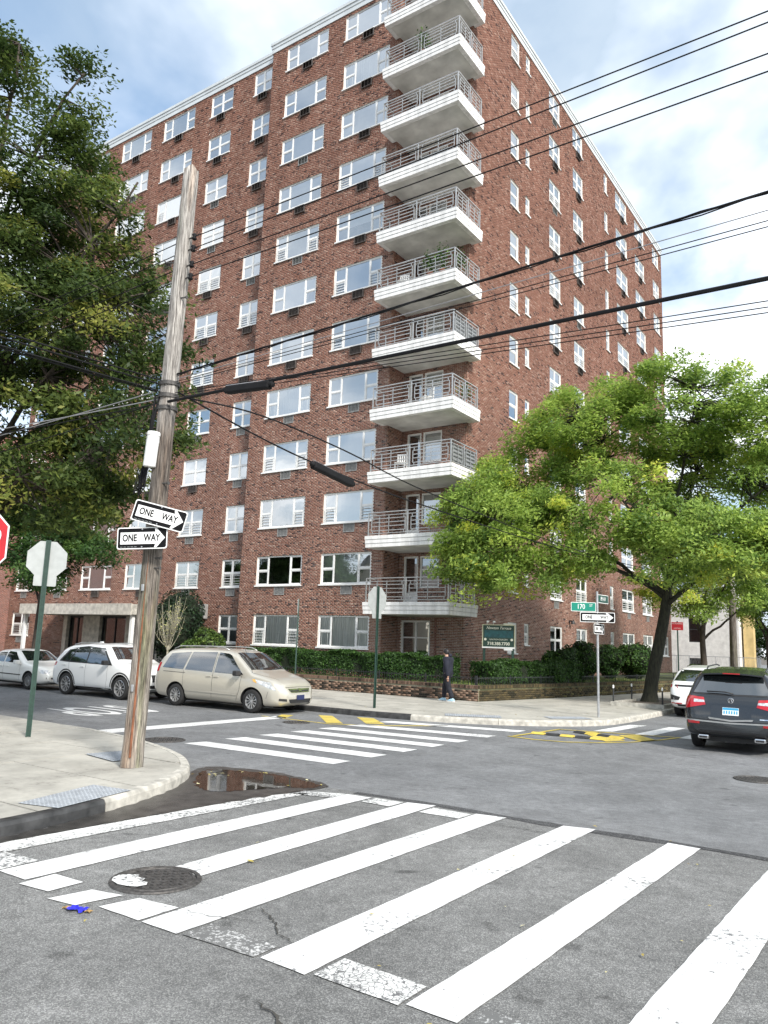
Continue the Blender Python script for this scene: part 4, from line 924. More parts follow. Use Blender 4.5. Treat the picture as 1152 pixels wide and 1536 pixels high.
pmat('twig', (0.11, 0.085, 0.06), rough=0.9, var=0.35, scale=14)
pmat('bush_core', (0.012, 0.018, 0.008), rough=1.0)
def hedge(a, b, w, z0, z1, n, label, seed):
    rg = np.random.default_rng(seed); a, b = Vector(a), Vector(b); d = b-a; L_ = d.length; ang = math.atan2(d.y, d.x)
    t = empty('hedge', (a.x, a.y, LAWN), ang, label, 'hedge')
    h0, h1 = z0-LAWN, z1-LAWN
    # surface samples on a rounded box whose top wobbles
    P = []; Nn = []
    x = rg.uniform(0, L_, n); side = rg.choice(4, n, p=[0.42, 0.12, 0.40, 0.06]); wob = 0.06*np.sin(x*2.1+seed)+0.045*np.sin(x*5.3)+0.03*np.sin(x*11+seed*2)
    yy = np.where(side == 0, -w/2, np.where(side == 1, w/2, rg.uniform(-w/2, w/2, n))); zz = np.where(side == 2, h1, h0+0.12+(h1-h0-0.12)*rg.uniform(0, 1, n)**0.7)
    zz = np.where(side == 3, rg.uniform(h0, h1, n), zz); xx = np.where(side == 3, rg.choice([0, L_], n), x)
    zz = zz+wob*(zz-h0)/(h1-h0); bulge = 0.10*np.sin(x*1.7+zz*2)+0.05*np.sin(x*4.9)
    nv = np.zeros((n, 3)); nv[:, 1] = np.where(side == 0, -1, np.where(side == 1, 1, 0)); nv[:, 2] = np.where(side == 2, 1, 0.25)
    yy = yy+bulge*nv[:, 1]; dep = np.abs(rg.normal(0, 0.06, n)); P = np.stack([xx, yy, zz], 1)-nv*dep[:, None]
    V, F = leaf_cloud(P, nv, 0.048, rg, jitter=0.75)
    top = np.clip((zz-h0)/(h1-h0), 0, 1); r = np.clip(0.12+0.30*rg.uniform(0, 1, n)+0.40*(rg.uniform(0, 1, n) < 0.35+0.3*(side == 2)), 0, 1)
    child('foliage', np_mesh('foliage', V, F, MT['leaf_hedge'], r), t)
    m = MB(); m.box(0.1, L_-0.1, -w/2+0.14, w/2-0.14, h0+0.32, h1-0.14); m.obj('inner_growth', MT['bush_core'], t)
    s = MB(); rr = random.Random(seed); 
    for i in range(int(L_/0.32)):
        x0 = (i+0.5)*0.32+rr.uniform(-0.1, 0.1); y0 = rr.uniform(-w/4, w/4)
        for q in range(3): s.tube([(x0, y0, 0), (x0+rr.uniform(-.12, .12), y0+rr.uniform(-.15, .15), 0.22), (x0+rr.uniform(-.25, .25), y0+rr.uniform(-.3, .3), 0.5)], [0.016, 0.011, 0.006], 5)
    s.obj('stems', MT['twig'], t)
def bush(name, c, r, n, mat, label, seed, size=0.05, lumps=14, group=None, cat='bush', stems=True):
    rg = np.random.default_rng(seed); t = empty(name, c, 0, label, cat, group)
    C = rg.normal(0, 1, (lumps, 3)); C /= np.linalg.norm(C, axis=1)[:, None]; C *= np.array(r)*0.62*rg.uniform(0.5, 1, lumps)[:, None]; C[:, 2] += r[2]; C[:, 2] = np.clip(C[:, 2], r[2]*0.3, None)
    rad = np.array(r).mean()*rg.uniform(0.36, 0.58, lumps); k = rg.integers(0, lumps, n)
    d = rg.normal(0, 1, (n, 3)); d /= np.linalg.norm(d, axis=1)[:, None]; sc = np.array([1, 1, r[2]/max(r[0], r[1])*0.9 if r[2] > r[0] else 1])
    P = C[k]+d*sc*(rad[k]*(1-np.abs(rg.normal(0, 0.13, n))))[:, None]; P[:, 2] = np.maximum(P[:, 2], 0.03)
    V, F = leaf_cloud(P, d, size, rg, jitter=0.7); rv = np.clip(rg.uniform(0.0, 0.65, n)+0.35*(rg.uniform(0, 1, n) < 0.25)+(rg.uniform(-0.15, 0.15, lumps))[k], 0, 1)
    child('foliage', np_mesh('foliage', V, F, mat, rv), t)
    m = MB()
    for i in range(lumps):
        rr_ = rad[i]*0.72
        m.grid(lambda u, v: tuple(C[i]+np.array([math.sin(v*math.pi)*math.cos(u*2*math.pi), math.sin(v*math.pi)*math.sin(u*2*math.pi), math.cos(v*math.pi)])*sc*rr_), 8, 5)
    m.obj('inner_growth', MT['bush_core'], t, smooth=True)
    s = MB(); rr = random.Random(seed)
    for q in range(6): s.tube([(rr.uniform(-.1, .1), rr.uniform(-.1, .1), 0), tuple(C[q % lumps]*0.5), tuple(C[q % lumps])], [0.03, 0.02, 0.01], 5)
    s.obj('stems', MT['twig'], t); return t
hedge((-25.2, 26.35), (-14.9, 26.5), 1.05, LAWN, 1.64, 30000, 'long clipped dark green hedge below the ground floor windows', 41)
hedge((-13.9, 26.75), (-12.4, 32.6), 0.95, LAWN, 1.50, 17000, 'lower clipped hedge running past the green sign board along the side wall', 42)
for i, (x, y, rx, rz, lb) in enumerate([(-13.7, 34.2, 0.95, 0.92, 'rounded dark green bush next to the lower hedge end'), (-13.5, 36.6, 1.1, 1.12, 'tallest rounded bush in the row against the side wall'), (-13.2, 39.2, 1.0, 0.98, 'rounded bush in the row behind the street sign post'), (-12.9, 42.6, 1.35, 1.08, 'broad bush behind the leaning street tree trunk')]):
    bush('bush', (x, y, LAWN), (rx*0.95, rx*0.95, rz*0.9), 9000, MT['leaf_hedge'], lb, 50+i, 0.062, 16, 'bushes along the side wall')
bush('evergreen_bush', (-31.0, 26.7, 0.3), (1.7, 1.25, 2.25), 19000, MT['leaf_evergreen'], 'tall dense dark evergreen beside the entrance canopy', 61, 0.06, 22)
bush('shrub', (-28.7, 26.5, LAWN), (1.45, 0.95, 0.95), 9000, MT['leaf_shrub'], 'rounded light green shrub above the minivan roof', 62, 0.075, 14, cat='shrub')
# ================================================================== trees
def bark(name, c, c2):
    m, nt, N, L, b = nodes(name); tc = N.new('ShaderNodeTexCoord'); mp = N.new('ShaderNodeMapping'); mp.inputs['Scale'].default_value = (9, 9, 1.6); L.new(tc.outputs['Object'], mp.inputs[0])
    no = N.new('ShaderNodeTexNoise'); no.inputs['Scale'].default_value = 2.2; no.inputs['Detail'].default_value = 8; no.inputs['Roughness'].default_value = 0.7; L.new(mp.outputs[0], no.inputs['Vector'])
    rp = N.new('ShaderNodeValToRGB'); rp.color_ramp.elements[0].position = 0.38; rp.color_ramp.elements[0].color = col4(c2); rp.color_ramp.elements[1].position = 0.66; rp.color_ramp.elements[1].color = col4(c); L.new(no.outputs['Fac'], rp.inputs[0]); L.new(rp.outputs[0], b.inputs['Base Color'])
    b.inputs['Roughness'].default_value = 0.95; bp = N.new('ShaderNodeBump'); bp.inputs['Strength'].default_value = 0.7; bp.inputs['Distance'].default_value = 0.03; L.new(no.outputs['Fac'], bp.inputs['Height']); L.new(bp.outputs[0], b.inputs['Normal'])
bark('bark', (0.10, 0.08, 0.062), (0.03, 0.024, 0.02)); bark('bark_mossy', (0.05, 0.05, 0.032), (0.015, 0.015, 0.011)); bark('bark_pale', (0.42, 0.40, 0.30), (0.22, 0.2, 0.15))
ramp_mat('leaf_right', [(0.0, (0.09, 0.17, 0.045)), (0.35, (0.30, 0.43, 0.095)), (0.7, (0.46, 0.58, 0.12)), (0.88, (0.56, 0.66, 0.12)), (1.0, (0.72, 0.70, 0.12))], noise=0, trans=0.5, rough=0.5)
ramp_mat('leaf_left', [(0.0, (0.022, 0.044, 0.012)), (0.4, (0.072, 0.112, 0.028)), (0.75, (0.165, 0.21, 0.046)), (1.0, (0.33, 0.33, 0.075))], noise=0, trans=0.45, rough=0.5)
ramp_mat('leaf_low', [(0.0, (0.02, 0.05, 0.014)), (0.5, (0.06, 0.13, 0.03)), (1.0, (0.16, 0.26, 0.06))], noise=0, trans=0.4, rough=0.5)
ramp_mat('leaf_bud', [(0.0, (0.42, 0.42, 0.16)), (1.0, (0.68, 0.66, 0.32))], noise=0, trans=0.3)
def bez(a, b, c, n=7): return [a*(1-t)**2 + b*2*t*(1-t) + c*t*t for t in [i/n for i in range(n+1)]]
def tree(name, base, trunk, limbs, clusters, leaves, leaf_size, mat, barkmat, label, seed, r0=0.2, group=None, droop=0.35, spread=0.75, lift=0.0, yellow=0.12, aspect=0.42):
    """trunk: polyline (relative); limbs: (end point, start fraction of trunk); clusters: count and blobs (centre, radii)"""
    rg = np.random.default_rng(seed); rr = random.Random(seed); t = empty(name, base, 0, label, 'tree', group)
    tp = catmull([Vector(p) for p in trunk], 5); m = MB(); rad = [r0*(1.45-0.45*min(1, i/3)) * (1-0.42*i/(len(tp)-1)) for i in range(len(tp))]
    m.tube(tp, rad, 12)
    tr = m.obj('trunk', MT[barkmat], t, smooth=True)
    cr = MB(); skel = []
    for end, f in limbs:
        a = tp[int(f*(len(tp)-1))]; e = Vector(end); mid = a.lerp(e, 0.45)+Vector((rr.uniform(-.4, .4), rr.uniform(-.4, .4), (e-a).length*0.10)); P = bez(a, mid, e, 10)
        P = [p+Vector((rr.uniform(-1, 1), rr.uniform(-1, 1), rr.uniform(-1, 1)))*0.05 for p in P]; ra = r0*0.42*(1-0.35*f); cr.tube(P, [ra*(1-0.85*i/10)+0.012 for i in range(11)], 7); skel += P[3:]
    S = np.array([tuple(p) for p in skel]); n_c, blobs = clusters; Cc = []
    wts = np.array([b[1][0]*b[1][1]*b[1][2] for b in blobs])**0.72; wts /= wts.sum()
    while len(Cc) < n_c:
        k = rg.choice(len(blobs), p=wts); c, r = blobs[k]; d = rg.normal(0, 1, 3); d /= np.linalg.norm(d); q = np.array(c)+d*np.array(r)*rg.uniform(0.25, 1.0)**0.45
        if q[2] > 0.8: Cc.append(q)
    Cc = np.array(Cc)
    ctr = np.mean(S, 0)
    for q in Cc:      # a twig from the nearest limb to each spray of leaves
        i = np.argmin(((S-q)**2).sum(1)+rg.uniform(0, 0.6, len(S))); a = Vector(S[i]); e = Vector(q)
        if (e-a).length > 0.15: cr.tube(bez(a, a.lerp(e, 0.5)+Vector((0, 0, (e-a).length*0.10)), e, 4), [0.03, 0.024, 0.018, 0.012, 0.007], 5, cap=False)
    cr.obj('limbs', MT[barkmat], tr, smooth=True)
    per = leaves//n_c; n = per*n_c; k = np.repeat(np.arange(n_c), per)
    out = Cc-ctr; out /= np.linalg.norm(out, axis=1)[:, None]+1e-6
    cs = spread*rg.uniform(0.6, 1.3, n_c)
    # sprays: flattened discs of leaves hanging outwards
    L3 = rg.normal(0, 1, (n, 3)); L3 /= np.linalg.norm(L3, axis=1)[:, None]; L3 *= (rg.uniform(0, 1, n)**0.5)[:, None]; L3[:, 2] *= 0.55
    P = Cc[k]+L3*cs[k][:, None]+out[k]*(0.25*cs[k])[:, None]; P[:, 2] -= droop*(np.abs(L3[:, 0])+np.abs(L3[:, 1]))*cs[k]*0.6
    nv = np.tile(np.array([0, 0, 0.9]), (n, 1))+out[k]*0.5
    V, F = leaf_cloud(P, nv, leaf_size, rg, aspect=aspect, jitter=0.55)
    zn = (Cc[:, 2]-Cc[:, 2].min())/(np.ptp(Cc[:, 2])+1e-6)
    base_c = np.clip(rg.normal(0.36, 0.13, n_c), 0, 0.75); yc = rg.uniform(0, 1, n_c) < yellow; base_c[yc] = rg.uniform(0.62, 0.92, yc.sum())
    rv = np.clip(base_c[k]+rg.normal(0, 0.13, n), 0, 1)
    child('crown', np_mesh('crown', V, F, mat, rv), t); return t

# the big street tree at the right kerb
TB = Vector((-8.68, 30.5, PAVE)); rl = lambda x, y, z: (x+8.68, y-30.5, z-PAVE)
tree('street_tree', TB, [(0, 0, -0.05), (0.12, 0, 0.9), (0.48, 0.05, 2.6), (0.72, 0.05, 3.9), (0.8, 0.1, 5.0)],
     [(rl(-13.2, 28.6, 7.6), 0.75), (rl(-14.4, 26.8, 6.6), 0.8), (rl(-11.0, 30.2, 11.6), 0.95), (rl(-6.6, 30.6, 12.2), 1.0), (rl(-3.6, 31.5, 9.0), 0.85), (rl(-9.0, 27.2, 8.0), 0.9), (rl(-7.5, 34.4, 9.8), 0.95), (rl(-4.0, 29.0, 6.2), 0.72)],
     (760, [(rl(-13.5, 27.1, 6.7), (2.4, 1.9, 1.9)), (rl(-14.2, 26.3, 5.6), (1.4, 1.0, 1.2)), (rl(-12.6, 26.6, 4.7), (1.8, 1.3, 0.9)), (rl(-13.6, 28.4, 7.6), (1.8, 1.8, 1.7)), (rl(-12.8, 29.4, 8.9), (2.2, 2.1, 2.0)), (rl(-10.6, 30.0, 11.0), (2.4, 2.4, 2.2)), (rl(-7.2, 30.6, 11.4), (2.8, 2.6, 2.1)), (rl(-3.6, 31.0, 9.6), (3.0, 2.6, 2.6)), (rl(-9.6, 28.6, 7.4), (2.8, 2.2, 1.8)), (rl(-11.2, 28.2, 5.5), (1.8, 1.6, 0.9)), (rl(-6.2, 28.6, 6.0), (2.6, 2.0, 1.4)), (rl(-2.8, 29.6, 6.2), (2.4, 2.0, 1.7)), (rl(-7.4, 33.4, 9.2), (2.6, 2.4, 2.3))]),
     190000, 0.084, MT['leaf_right'], 'bark_mossy', 'leafy green and yellow street tree with a leaning trunk in a kerbside bed', 71, r0=0.27, spread=0.78, yellow=0.14)
for i, (x, y, h, lb) in enumerate([(-9.9, 45.0, 9.5, 'forked street tree in front of the white painted house wall'), (-8.6, 58.0, 9.0, 'street tree with spreading bare lower boughs behind the grey SUV')]):
    tree('street_tree', (x, y, PAVE), [(0, 0, -0.05), (0.05, 0, 1.2), (0.0, 0.05, 2.6), (0.1, 0, 3.6)],
      [((-1.6, 0.3, 6.0), 0.75), ((1.8, -0.3, 6.2), 0.8), ((0.3, 1.6, 7.4), 1.0), ((2.6, 0.4, 5.0), 0.7), ((-2.2, -0.8, 7.0), 0.95)],
      (120, [((-1.2, 0, 6.4), (2.6, 2.4, 2.0)), ((1.6, 0, 6.8), (2.8, 2.4, 2.3)), ((0.2, 0.2, 8.4), (2.2, 2.2, 1.4)), ((0.6, -1.0, 5.0), (2.6, 1.6, 0.9))]), 34000, 0.095, MT['leaf_right'], 'bark', lb, 80+i, r0=0.20, spread=0.9, yellow=0.08)
for i, (x, y, lb) in enumerate([(-3.0, 72.0, 'distant tree closing the end of the side street'), (-10.4, 76.0, 'farthest dark tree beyond the ochre wall'), (4.5, 66.0, 'distant tree across the side street')]):
    tree('background_tree', (x, y, 0.0), [(0, 0, 0), (0, 0, 2.0), (0.1, 0, 3.4)], [((-2, 0, 6), 0.8), ((2, 0.3, 6.5), 0.9), ((0, 1, 8), 1.0), ((0.5, -2, 5), 0.8)],
      (110, [((0, 0, 6.2), (3.4, 3.2, 3.6)), ((0.5, -0.5, 3.6), (3.2, 2.6, 1.6))]), 11000, 0.16, MT['leaf_low'], 'bark', lb, 90+i, r0=0.2, spread=1.05, yellow=0.02)
# the big dark tree rising over the near pavement, its trunk outside the picture
LB = Vector((-20.2, 9.0, PAVE)); ll = lambda x, y, z: (x+20.2, y-9.0, z-PAVE)
tree('street_tree', LB, [(0, 0, -0.05), (0.1, 0, 1.4), (0.25, 0.1, 3.2), (0.35, 0.1, 5.2), (0.2, 0.2, 8.5), (0.3, 0.3, 12.0)],
     [(ll(-13.9, 9.6, 9.2), 0.45), (ll(-13.6, 10.2, 6.4), 0.38), (ll(-14.0, 10.0, 12.2), 0.6), (ll(-16.2, 9.6, 15.6), 0.8), (ll(-19.0, 9.4, 17.6), 1.0), (ll(-23, 9, 13), 0.7), (ll(-19, 4.5, 11), 0.6), (ll(-17, 13.5, 10.5), 0.5), (ll(-15.5, 8.8, 5.2), 0.36), (ll(-21, 9.2, 18.6), 1.0)],
     (800, [(ll(-15.3, 9.8, 8.7), (2.2, 2.3, 1.9)), (ll(-14.2, 10.2, 6.4), (1.6, 1.9, 1.2)), (ll(-15.9, 9.8, 11.2), (1.9, 2.2, 1.6)), (ll(-17.2, 9.4, 13.4), (1.6, 1.8, 1.6)), (ll(-17.6, 9.6, 10.0), (3.0, 2.8, 2.4)), (ll(-18.2, 9.0, 6.6), (3.2, 2.8, 1.9)), (ll(-16.0, 9.2, 5.2), (2.4, 2.0, 1.0)), (ll(-19.6, 9.4, 16.6), (0.9, 0.9, 1.6)), (ll(-22.0, 9.0, 9.0), (2.8, 3.0, 2.6)), (ll(-16.4, 9.6, 15.2), (0.55, 0.6, 1.3)), (ll(-20.4, 9.2, 13.2), (1.3, 1.4, 1.6)), (ll(-19.0, 5.5, 9.5), (2.8, 2.6, 2.8))]),
     188000, 0.067, MT['leaf_left'], 'bark', 'tall dark green street tree spreading over the near pavement', 72, r0=0.26, spread=0.62, yellow=0.16)
tree('street_tree', (-31.5, 19.4, PAVE), [(0, 0, -0.05), (0.05, 0, 1.3), (0.0, 0.05, 2.8), (0.1, 0, 4.0)],
     [((-2.2, 0.3, 6.0), 0.75), ((2.4, -0.3, 5.2), 0.8), ((0.3, 0.6, 7.0), 1.0), ((1.6, 0.4, 6.4), 0.8), ((-1.0, -1.4, 5.6), 0.9)],
     (120, [((-0.8, 0, 5.8), (2.8, 2.2, 1.7)), ((1.6, 0, 5.2), (2.2, 2.0, 1.4)), ((0.2, 0.2, 7.2), (2.2, 2.0, 1.3))]), 36000, 0.085, MT['leaf_low'], 'bark', 'smaller bright green street tree over the parked white cars', 73, r0=0.15, spread=0.85, yellow=0.06)
# young tree with bare budding twigs
sp_t = empty('sapling', (-25.2, 21.3, PAVE), 0, 'young bare sapling with pale yellow budding twigs behind the minivan', 'tree')
m = MB(); m.tube([(0, 0, 0), (0.02, 0, 0.8), (0.0, 0.02, 1.65)], [0.05, 0.042, 0.036], 8); m.obj('trunk', MT['bark_pale'], sp_t, smooth=True)
rr = random.Random(8); m = MB(); tips = []
for i in range(26):
    a = rr.uniform(0, 6.28); z0 = rr.uniform(1.2, 1.9); rd = rr.uniform(0.35, 1.0); z1 = rr.uniform(2.3, 3.5); p0 = Vector((0, 0, z0)); p2 = Vector((math.cos(a)*rd, math.sin(a)*rd*0.8, z1)); p1 = Vector((math.cos(a)*rd*0.75, math.sin(a)*rd*0.6, z0+0.35*(z1-z0)))
    P = bez(p0, p1, p2, 7); m.tube(P, [0.02, 0.017, 0.014, 0.012, 0.010, 0.008, 0.006, 0.004], 5); tips += P[2:]
    for q in range(3):
        s = P[3+q]; e = s+Vector((rr.uniform(-.25, .25), rr.uniform(-.25, .25), rr.uniform(.2, .5))); m.tube([s, s.lerp(e, .5)+Vector((0, 0, -.03)), e], [0.008, 0.006, 0.003], 4); tips += [e, s.lerp(e, .6)]
m.obj('crown', MT['bark_pale'], sp_t, smooth=True)
rg = np.random.default_rng(8); tp_ = np.array([tuple(p) for p in tips]); P = tp_[rg.integers(0, len(tp_), 420)]+rg.normal(0, 0.025, (420, 3)); V, F = leaf_cloud(P, np.tile([0, 0, 1.], (420, 1)), 0.028, rg); child('buds', np_mesh('buds', V, F, MT['leaf_bud'], rg.uniform(0, 1, 420)), sp_t)
# kerbside bed of the street tree: low rail posts and kerb
bed = empty('tree_bed', (-8.2, 30.0, PAVE), 0, 'concrete edged tree bed with short white-capped iron posts', 'tree bed')
m = MB(); m.box(-0.95, 0.75, -2.1, -1.95, 0.0, 0.14); m.box(-0.95, 0.75, 2.0, 2.15, 0, 0.14); m.box(-1.1, -0.95, -2.1, 2.15, 0, 0.14); m.box(0.6, 0.75, -1.95, 2.0, 0, 0.13); m.obj('edging', MT['concrete_kerb'], bed)
m = MB(); m.box(-0.95, 0.6, -1.95, 2.0, 0.0, 0.06); m.obj('soil', MT['earth'], bed)
pc = MB(); pc.lathe([(0.001, 0), (0.028, 0), (0.028, 0.62), (0.001, 0.62)], 10); pc = pc.mesh('guard_post', MT['dark_metal']); cc = MB(); cc.lathe([(0.03, 0.60), (0.032, 0.68), (0.02, 0.71), (0.001, 0.715)], 10); cc = cc.mesh('cap', MT['white_frame'])
for x, y in ((-1.02, -2.02), (-1.02, 0.1), (-1.02, 2.05), (0.68, -2.02), (0.68, 2.05)): q = child('guard_post', pc, bed, (x, y, 0)); child('cap', cc, q)
m = MB(); m.tube([(-1.02, -2.02, 0.45), (-1.02, 2.05, 0.45)], 0.012, 6); m.tube([(-1.02, 2.05, 0.45), (0.68, 2.05, 0.45)], 0.012, 6); m.obj('guard_rail', MT['dark_metal'], bed)

# street trees and houses across the way, outside the picture but mirrored in the lower windows
low_tree = [o for o in bpy.data.objects if o.get('label', '').startswith('smaller bright green')][0]
for x, y, s_, lb in ((-39.5, 8.4, 1.25, 'street tree before the cream house across the way'), (-50.0, 8.4, 1.1, 'street tree before the grey house across the way')):
    q = copy_tree(low_tree); q.location = (x, y, PAVE); q.scale = (s_, s_, s_); q.rotation_euler = (0, 0, x); q['label'] = lb
pmat('siding_cream', (0.62, 0.58, 0.48), rough=0.8, var=0.08, scale=3, stretch=(0.2, 0.2, 9)); pmat('siding_grey', (0.36, 0.38, 0.40), rough=0.8, var=0.08, scale=3, stretch=(0.2, 0.2, 9)); pmat('shingle', (0.10, 0.09, 0.085), rough=0.95, var=0.3, scale=8)
def house(loc, w, d, h, mat, label):
    t = empty('gabled_house', loc, 0, label, 'house'); m = MB(); m.box(-w/2, w/2, -d, 0, 0, h); m.add([(-w/2, 0, h), (w/2, 0, h), (0, 0, h+w*0.42)], [(0, 1, 2)]); m.add([(-w/2, -d, h), (w/2, -d, h), (0, -d, h+w*0.42)], [(2, 1, 0)]); m.obj('wall', MT[mat], t)
    m = MB()
    for s_ in (-1, 1): m.add([(s_*(w/2+0.4), 0.35, h-0.3), (s_*(w/2+0.4), -d-0.35, h-0.3), (0, -d-0.35, h+w*0.42+0.06), (0, 0.35, h+w*0.42+0.06), (s_*(w/2+0.4), 0.35, h-0.45), (s_*(w/2+0.4), -d-0.35, h-0.45), (0, -d-0.35, h+w*0.42-0.1), (0, 0.35, h+w*0.42-0.1)], [(0, 1, 2, 3), (7, 6, 5, 4), (0, 3, 7, 4), (1, 5, 6, 2), (0, 4, 5, 1)])
    m.obj('roof', MT['shingle'], t)
    for x, z in ((-w*0.25, 1.2), (w*0.25, 4.0), (-w*0.25, 4.0)):
        m = MB(); m.box(x-0.6, x+0.6, 0.003, 0.08, z, z+1.5); wo = m.obj('window', MT['white_frame'], t); child('pane', quad_mesh('pane', 1.0, 1.3, 'dark_glass'), wo, (x+0.5, 0.09, z+0.1), (0, 0, math.pi))
    m = MB(); m.box(w*0.25-0.5, w*0.25+0.5, 0.003, 0.09, 0, 2.2); dr = m.obj('door', MT['dark_metal'], t); m = MB(); m.box(w*0.25+0.32, w*0.25+0.4, 0.095, 0.14, 1.0, 1.1); m.obj('handle', MT['chrome_knob'], dr)
pmat('chrome_knob', (0.6, 0.55, 0.4), rough=0.3, metal=0.8)
house((-39.0, 1.5, PAVE), 8.4, 11, 5.8, 'siding_cream', 'cream gabled house across the street from the entrance canopy'); house((-50.5, 1.5, PAVE), 8.8, 11, 6.0, 'siding_grey', 'grey gabled house next to the cream house across the street')
# ================================================================== poles, wires, signs
def wood_mat():
    m, nt, N, L, b = nodes('pole_wood'); tc = N.new('ShaderNodeTexCoord'); mp = N.new('ShaderNodeMapping'); mp.inputs['Scale'].default_value = (24, 24, 1.3); L.new(tc.outputs['Object'], mp.inputs[0])
    no = N.new('ShaderNodeTexNoise'); no.inputs['Scale'].default_value = 1.7; no.inputs['Detail'].default_value = 9; no.inputs['Roughness'].default_value = 0.7; L.new(mp.outputs[0], no.inputs['Vector'])
    rp = N.new('ShaderNodeValToRGB'); e = rp.color_ramp.elements; e[0].position = 0.36; e[0].color = (0.05, 0.042, 0.036, 1); e[1].position = 0.66; e[1].color = (0.56, 0.53, 0.48, 1); k = e.new(0.5); k.color = (0.25, 0.232, 0.212, 1)
    L.new(no.outputs['Fac'], rp.inputs[0])
    # red-brown and green stains with their own shape
    n2 = N.new('ShaderNodeTexNoise'); n2.inputs['Scale'].default_value = 1.1; m2 = N.new('ShaderNodeMapping'); m2.inputs['Scale'].default_value = (3, 3, 0.5); L.new(tc.outputs['Object'], m2.inputs[0]); L.new(m2.outputs[0], n2.inputs['Vector'])
    r2 = N.new('ShaderNodeValToRGB'); r2.color_ramp.elements[0].position = 0.52; r2.color_ramp.elements[0].color = (1, 1, 1, 1); r2.color_ramp.elements[1].position = 0.66; r2.color_ramp.elements[1].color = (0.9, 0.76, 0.66, 1); L.new(n2.outputs['Fac'], r2.inputs[0])
    mx = N.new('ShaderNodeMix'); mx.data_type = 'RGBA'; mx.blend_type = 'MULTIPLY'; mx.inputs['Factor'].default_value = 1; L.new(rp.outputs[0], mx.inputs['A']); L.new(r2.outputs[0], mx.inputs['B'])
    n3 = N.new('ShaderNodeTexNoise'); n3.inputs['Scale'].default_value = 0.9; m3 = N.new('ShaderNodeMapping'); m3.inputs['Scale'].default_value = (4, 4, 0.35); m3.inputs['Location'].default_value = (3, 1, 5); L.new(tc.outputs['Object'], m3.inputs[0]); L.new(m3.outputs[0], n3.inputs['Vector'])
    r3 = N.new('ShaderNodeValToRGB'); r3.color_ramp.elements[0].position = 0.56; r3.color_ramp.elements[0].color = (1, 1, 1, 1); r3.color_ramp.elements[1].position = 0.68; r3.color_ramp.elements[1].color = (0.68, 0.78, 0.55, 1); L.new(n3.outputs['Fac'], r3.inputs[0])
    m4 = N.new('ShaderNodeMix'); m4.data_type = 'RGBA'; m4.blend_type = 'MULTIPLY'; m4.inputs['Factor'].default_value = 1; L.new(mx.outputs['Result'], m4.inputs['A']); L.new(r3.outputs[0], m4.inputs['B'])
    # the lower half was soaked in dark preservative, the butt end has worn pale again
    sz = N.new('ShaderNodeSeparateXYZ'); L.new(tc.outputs['Object'], sz.inputs[0]); az = N.new('ShaderNodeMath'); az.operation = 'MULTIPLY_ADD'; L.new(n2.outputs['Fac'], az.inputs[0]); az.inputs[1].default_value = 2.2; L.new(sz.outputs[2], az.inputs[2])
    mz = N.new('ShaderNodeMapRange'); mz.inputs[1].default_value = 0.0; mz.inputs[2].default_value = 10.0; L.new(az.outputs[0], mz.inputs[0]); rz_ = N.new('ShaderNodeValToRGB'); ez = rz_.color_ramp.elements; ez[0].position = 0.20; ez[0].color = (0.95, 0.9, 0.85, 1); ez[1].position = 0.72; ez[1].color = (1.15, 1.15, 1.15, 1)
    for pz, cz in ((0.40, (0.52, 0.48, 0.44, 1)), (0.62, (0.45, 0.43, 0.42, 1)), (0.66, (1.0, 1.0, 1.0, 1))): kz = ez.new(pz); kz.color = cz
    L.new(mz.outputs[0], rz_.inputs[0]); m5 = N.new('ShaderNodeMix'); m5.data_type = 'RGBA'; m5.blend_type = 'MULTIPLY'; m5.inputs['Factor'].default_value = 1; L.new(m4.outputs['Result'], m5.inputs['A']); L.new(rz_.outputs[0], m5.inputs['B'])
    L.new(m5.outputs['Result'], b.inputs['Base Color']); b.inputs['Roughness'].default_value = 0.92
    bp = N.new('ShaderNodeBump'); bp.inputs['Strength'].default_value = 0.9; bp.inputs['Distance'].default_value = 0.02; L.new(no.outputs['Fac'], bp.inputs['Height']); L.new(bp.outputs[0], b.inputs['Normal'])
wood_mat()
pmat('cable_black', (0.010, 0.010, 0.011), rough=0.7, var=0.2, spec=0.2); pmat('cable_grey', (0.30, 0.30, 0.31), rough=0.5, var=0.1, metal=0.3)
pmat('plastic_white', (0.78, 0.78, 0.76), rough=0.45, var=0.08); pmat('galvanised', (0.45, 0.46, 0.47), rough=0.42, metal=0.6, var=0.15, scale=12)
pmat('sign_black', (0.008, 0.008, 0.009), rough=0.65, var=0.15, spec=0.12); pmat('sign_white', (0.82, 0.82, 0.80), rough=0.4, var=0.04); pmat('sign_red', (0.50, 0.022, 0.03), rough=0.4, var=0.08)
pmat('sign_green', (0.0, 0.22, 0.15), rough=0.4, var=0.08); pmat('sign_green_dark', (0.012, 0.06, 0.045), rough=0.45, var=0.1); pmat('sign_back', (0.40, 0.42, 0.41), rough=0.45, metal=0.35, var=0.1); pmat('post_green', (0.022, 0.055, 0.042), rough=0.5, var=0.2, scale=14)
pmat('board_green', (0.012, 0.045, 0.03), rough=0.5, var=0.15); pmat('board_teal', (0.01, 0.075, 0.085), rough=0.5, var=0.35, scale=9); pmat('board_trim', (0.52, 0.52, 0.36), rough=0.6, var=0.15); pmat('print_cream', (0.74, 0.74, 0.62), rough=0.6, var=0.05); pmat('rust', (0.20, 0.08, 0.04), rough=0.9, var=0.4)
UP = Vector((-9.67, 7.68, PAVE))
pole = empty('utility_pole', UP, 0, 'weathered timber utility pole at the near kerb corner carrying one way signs', 'utility pole')
PT = Vector((0.25, 0.0, 9.48))
def pole_at(z): return UP + PT*((z-PAVE)/PT.z)
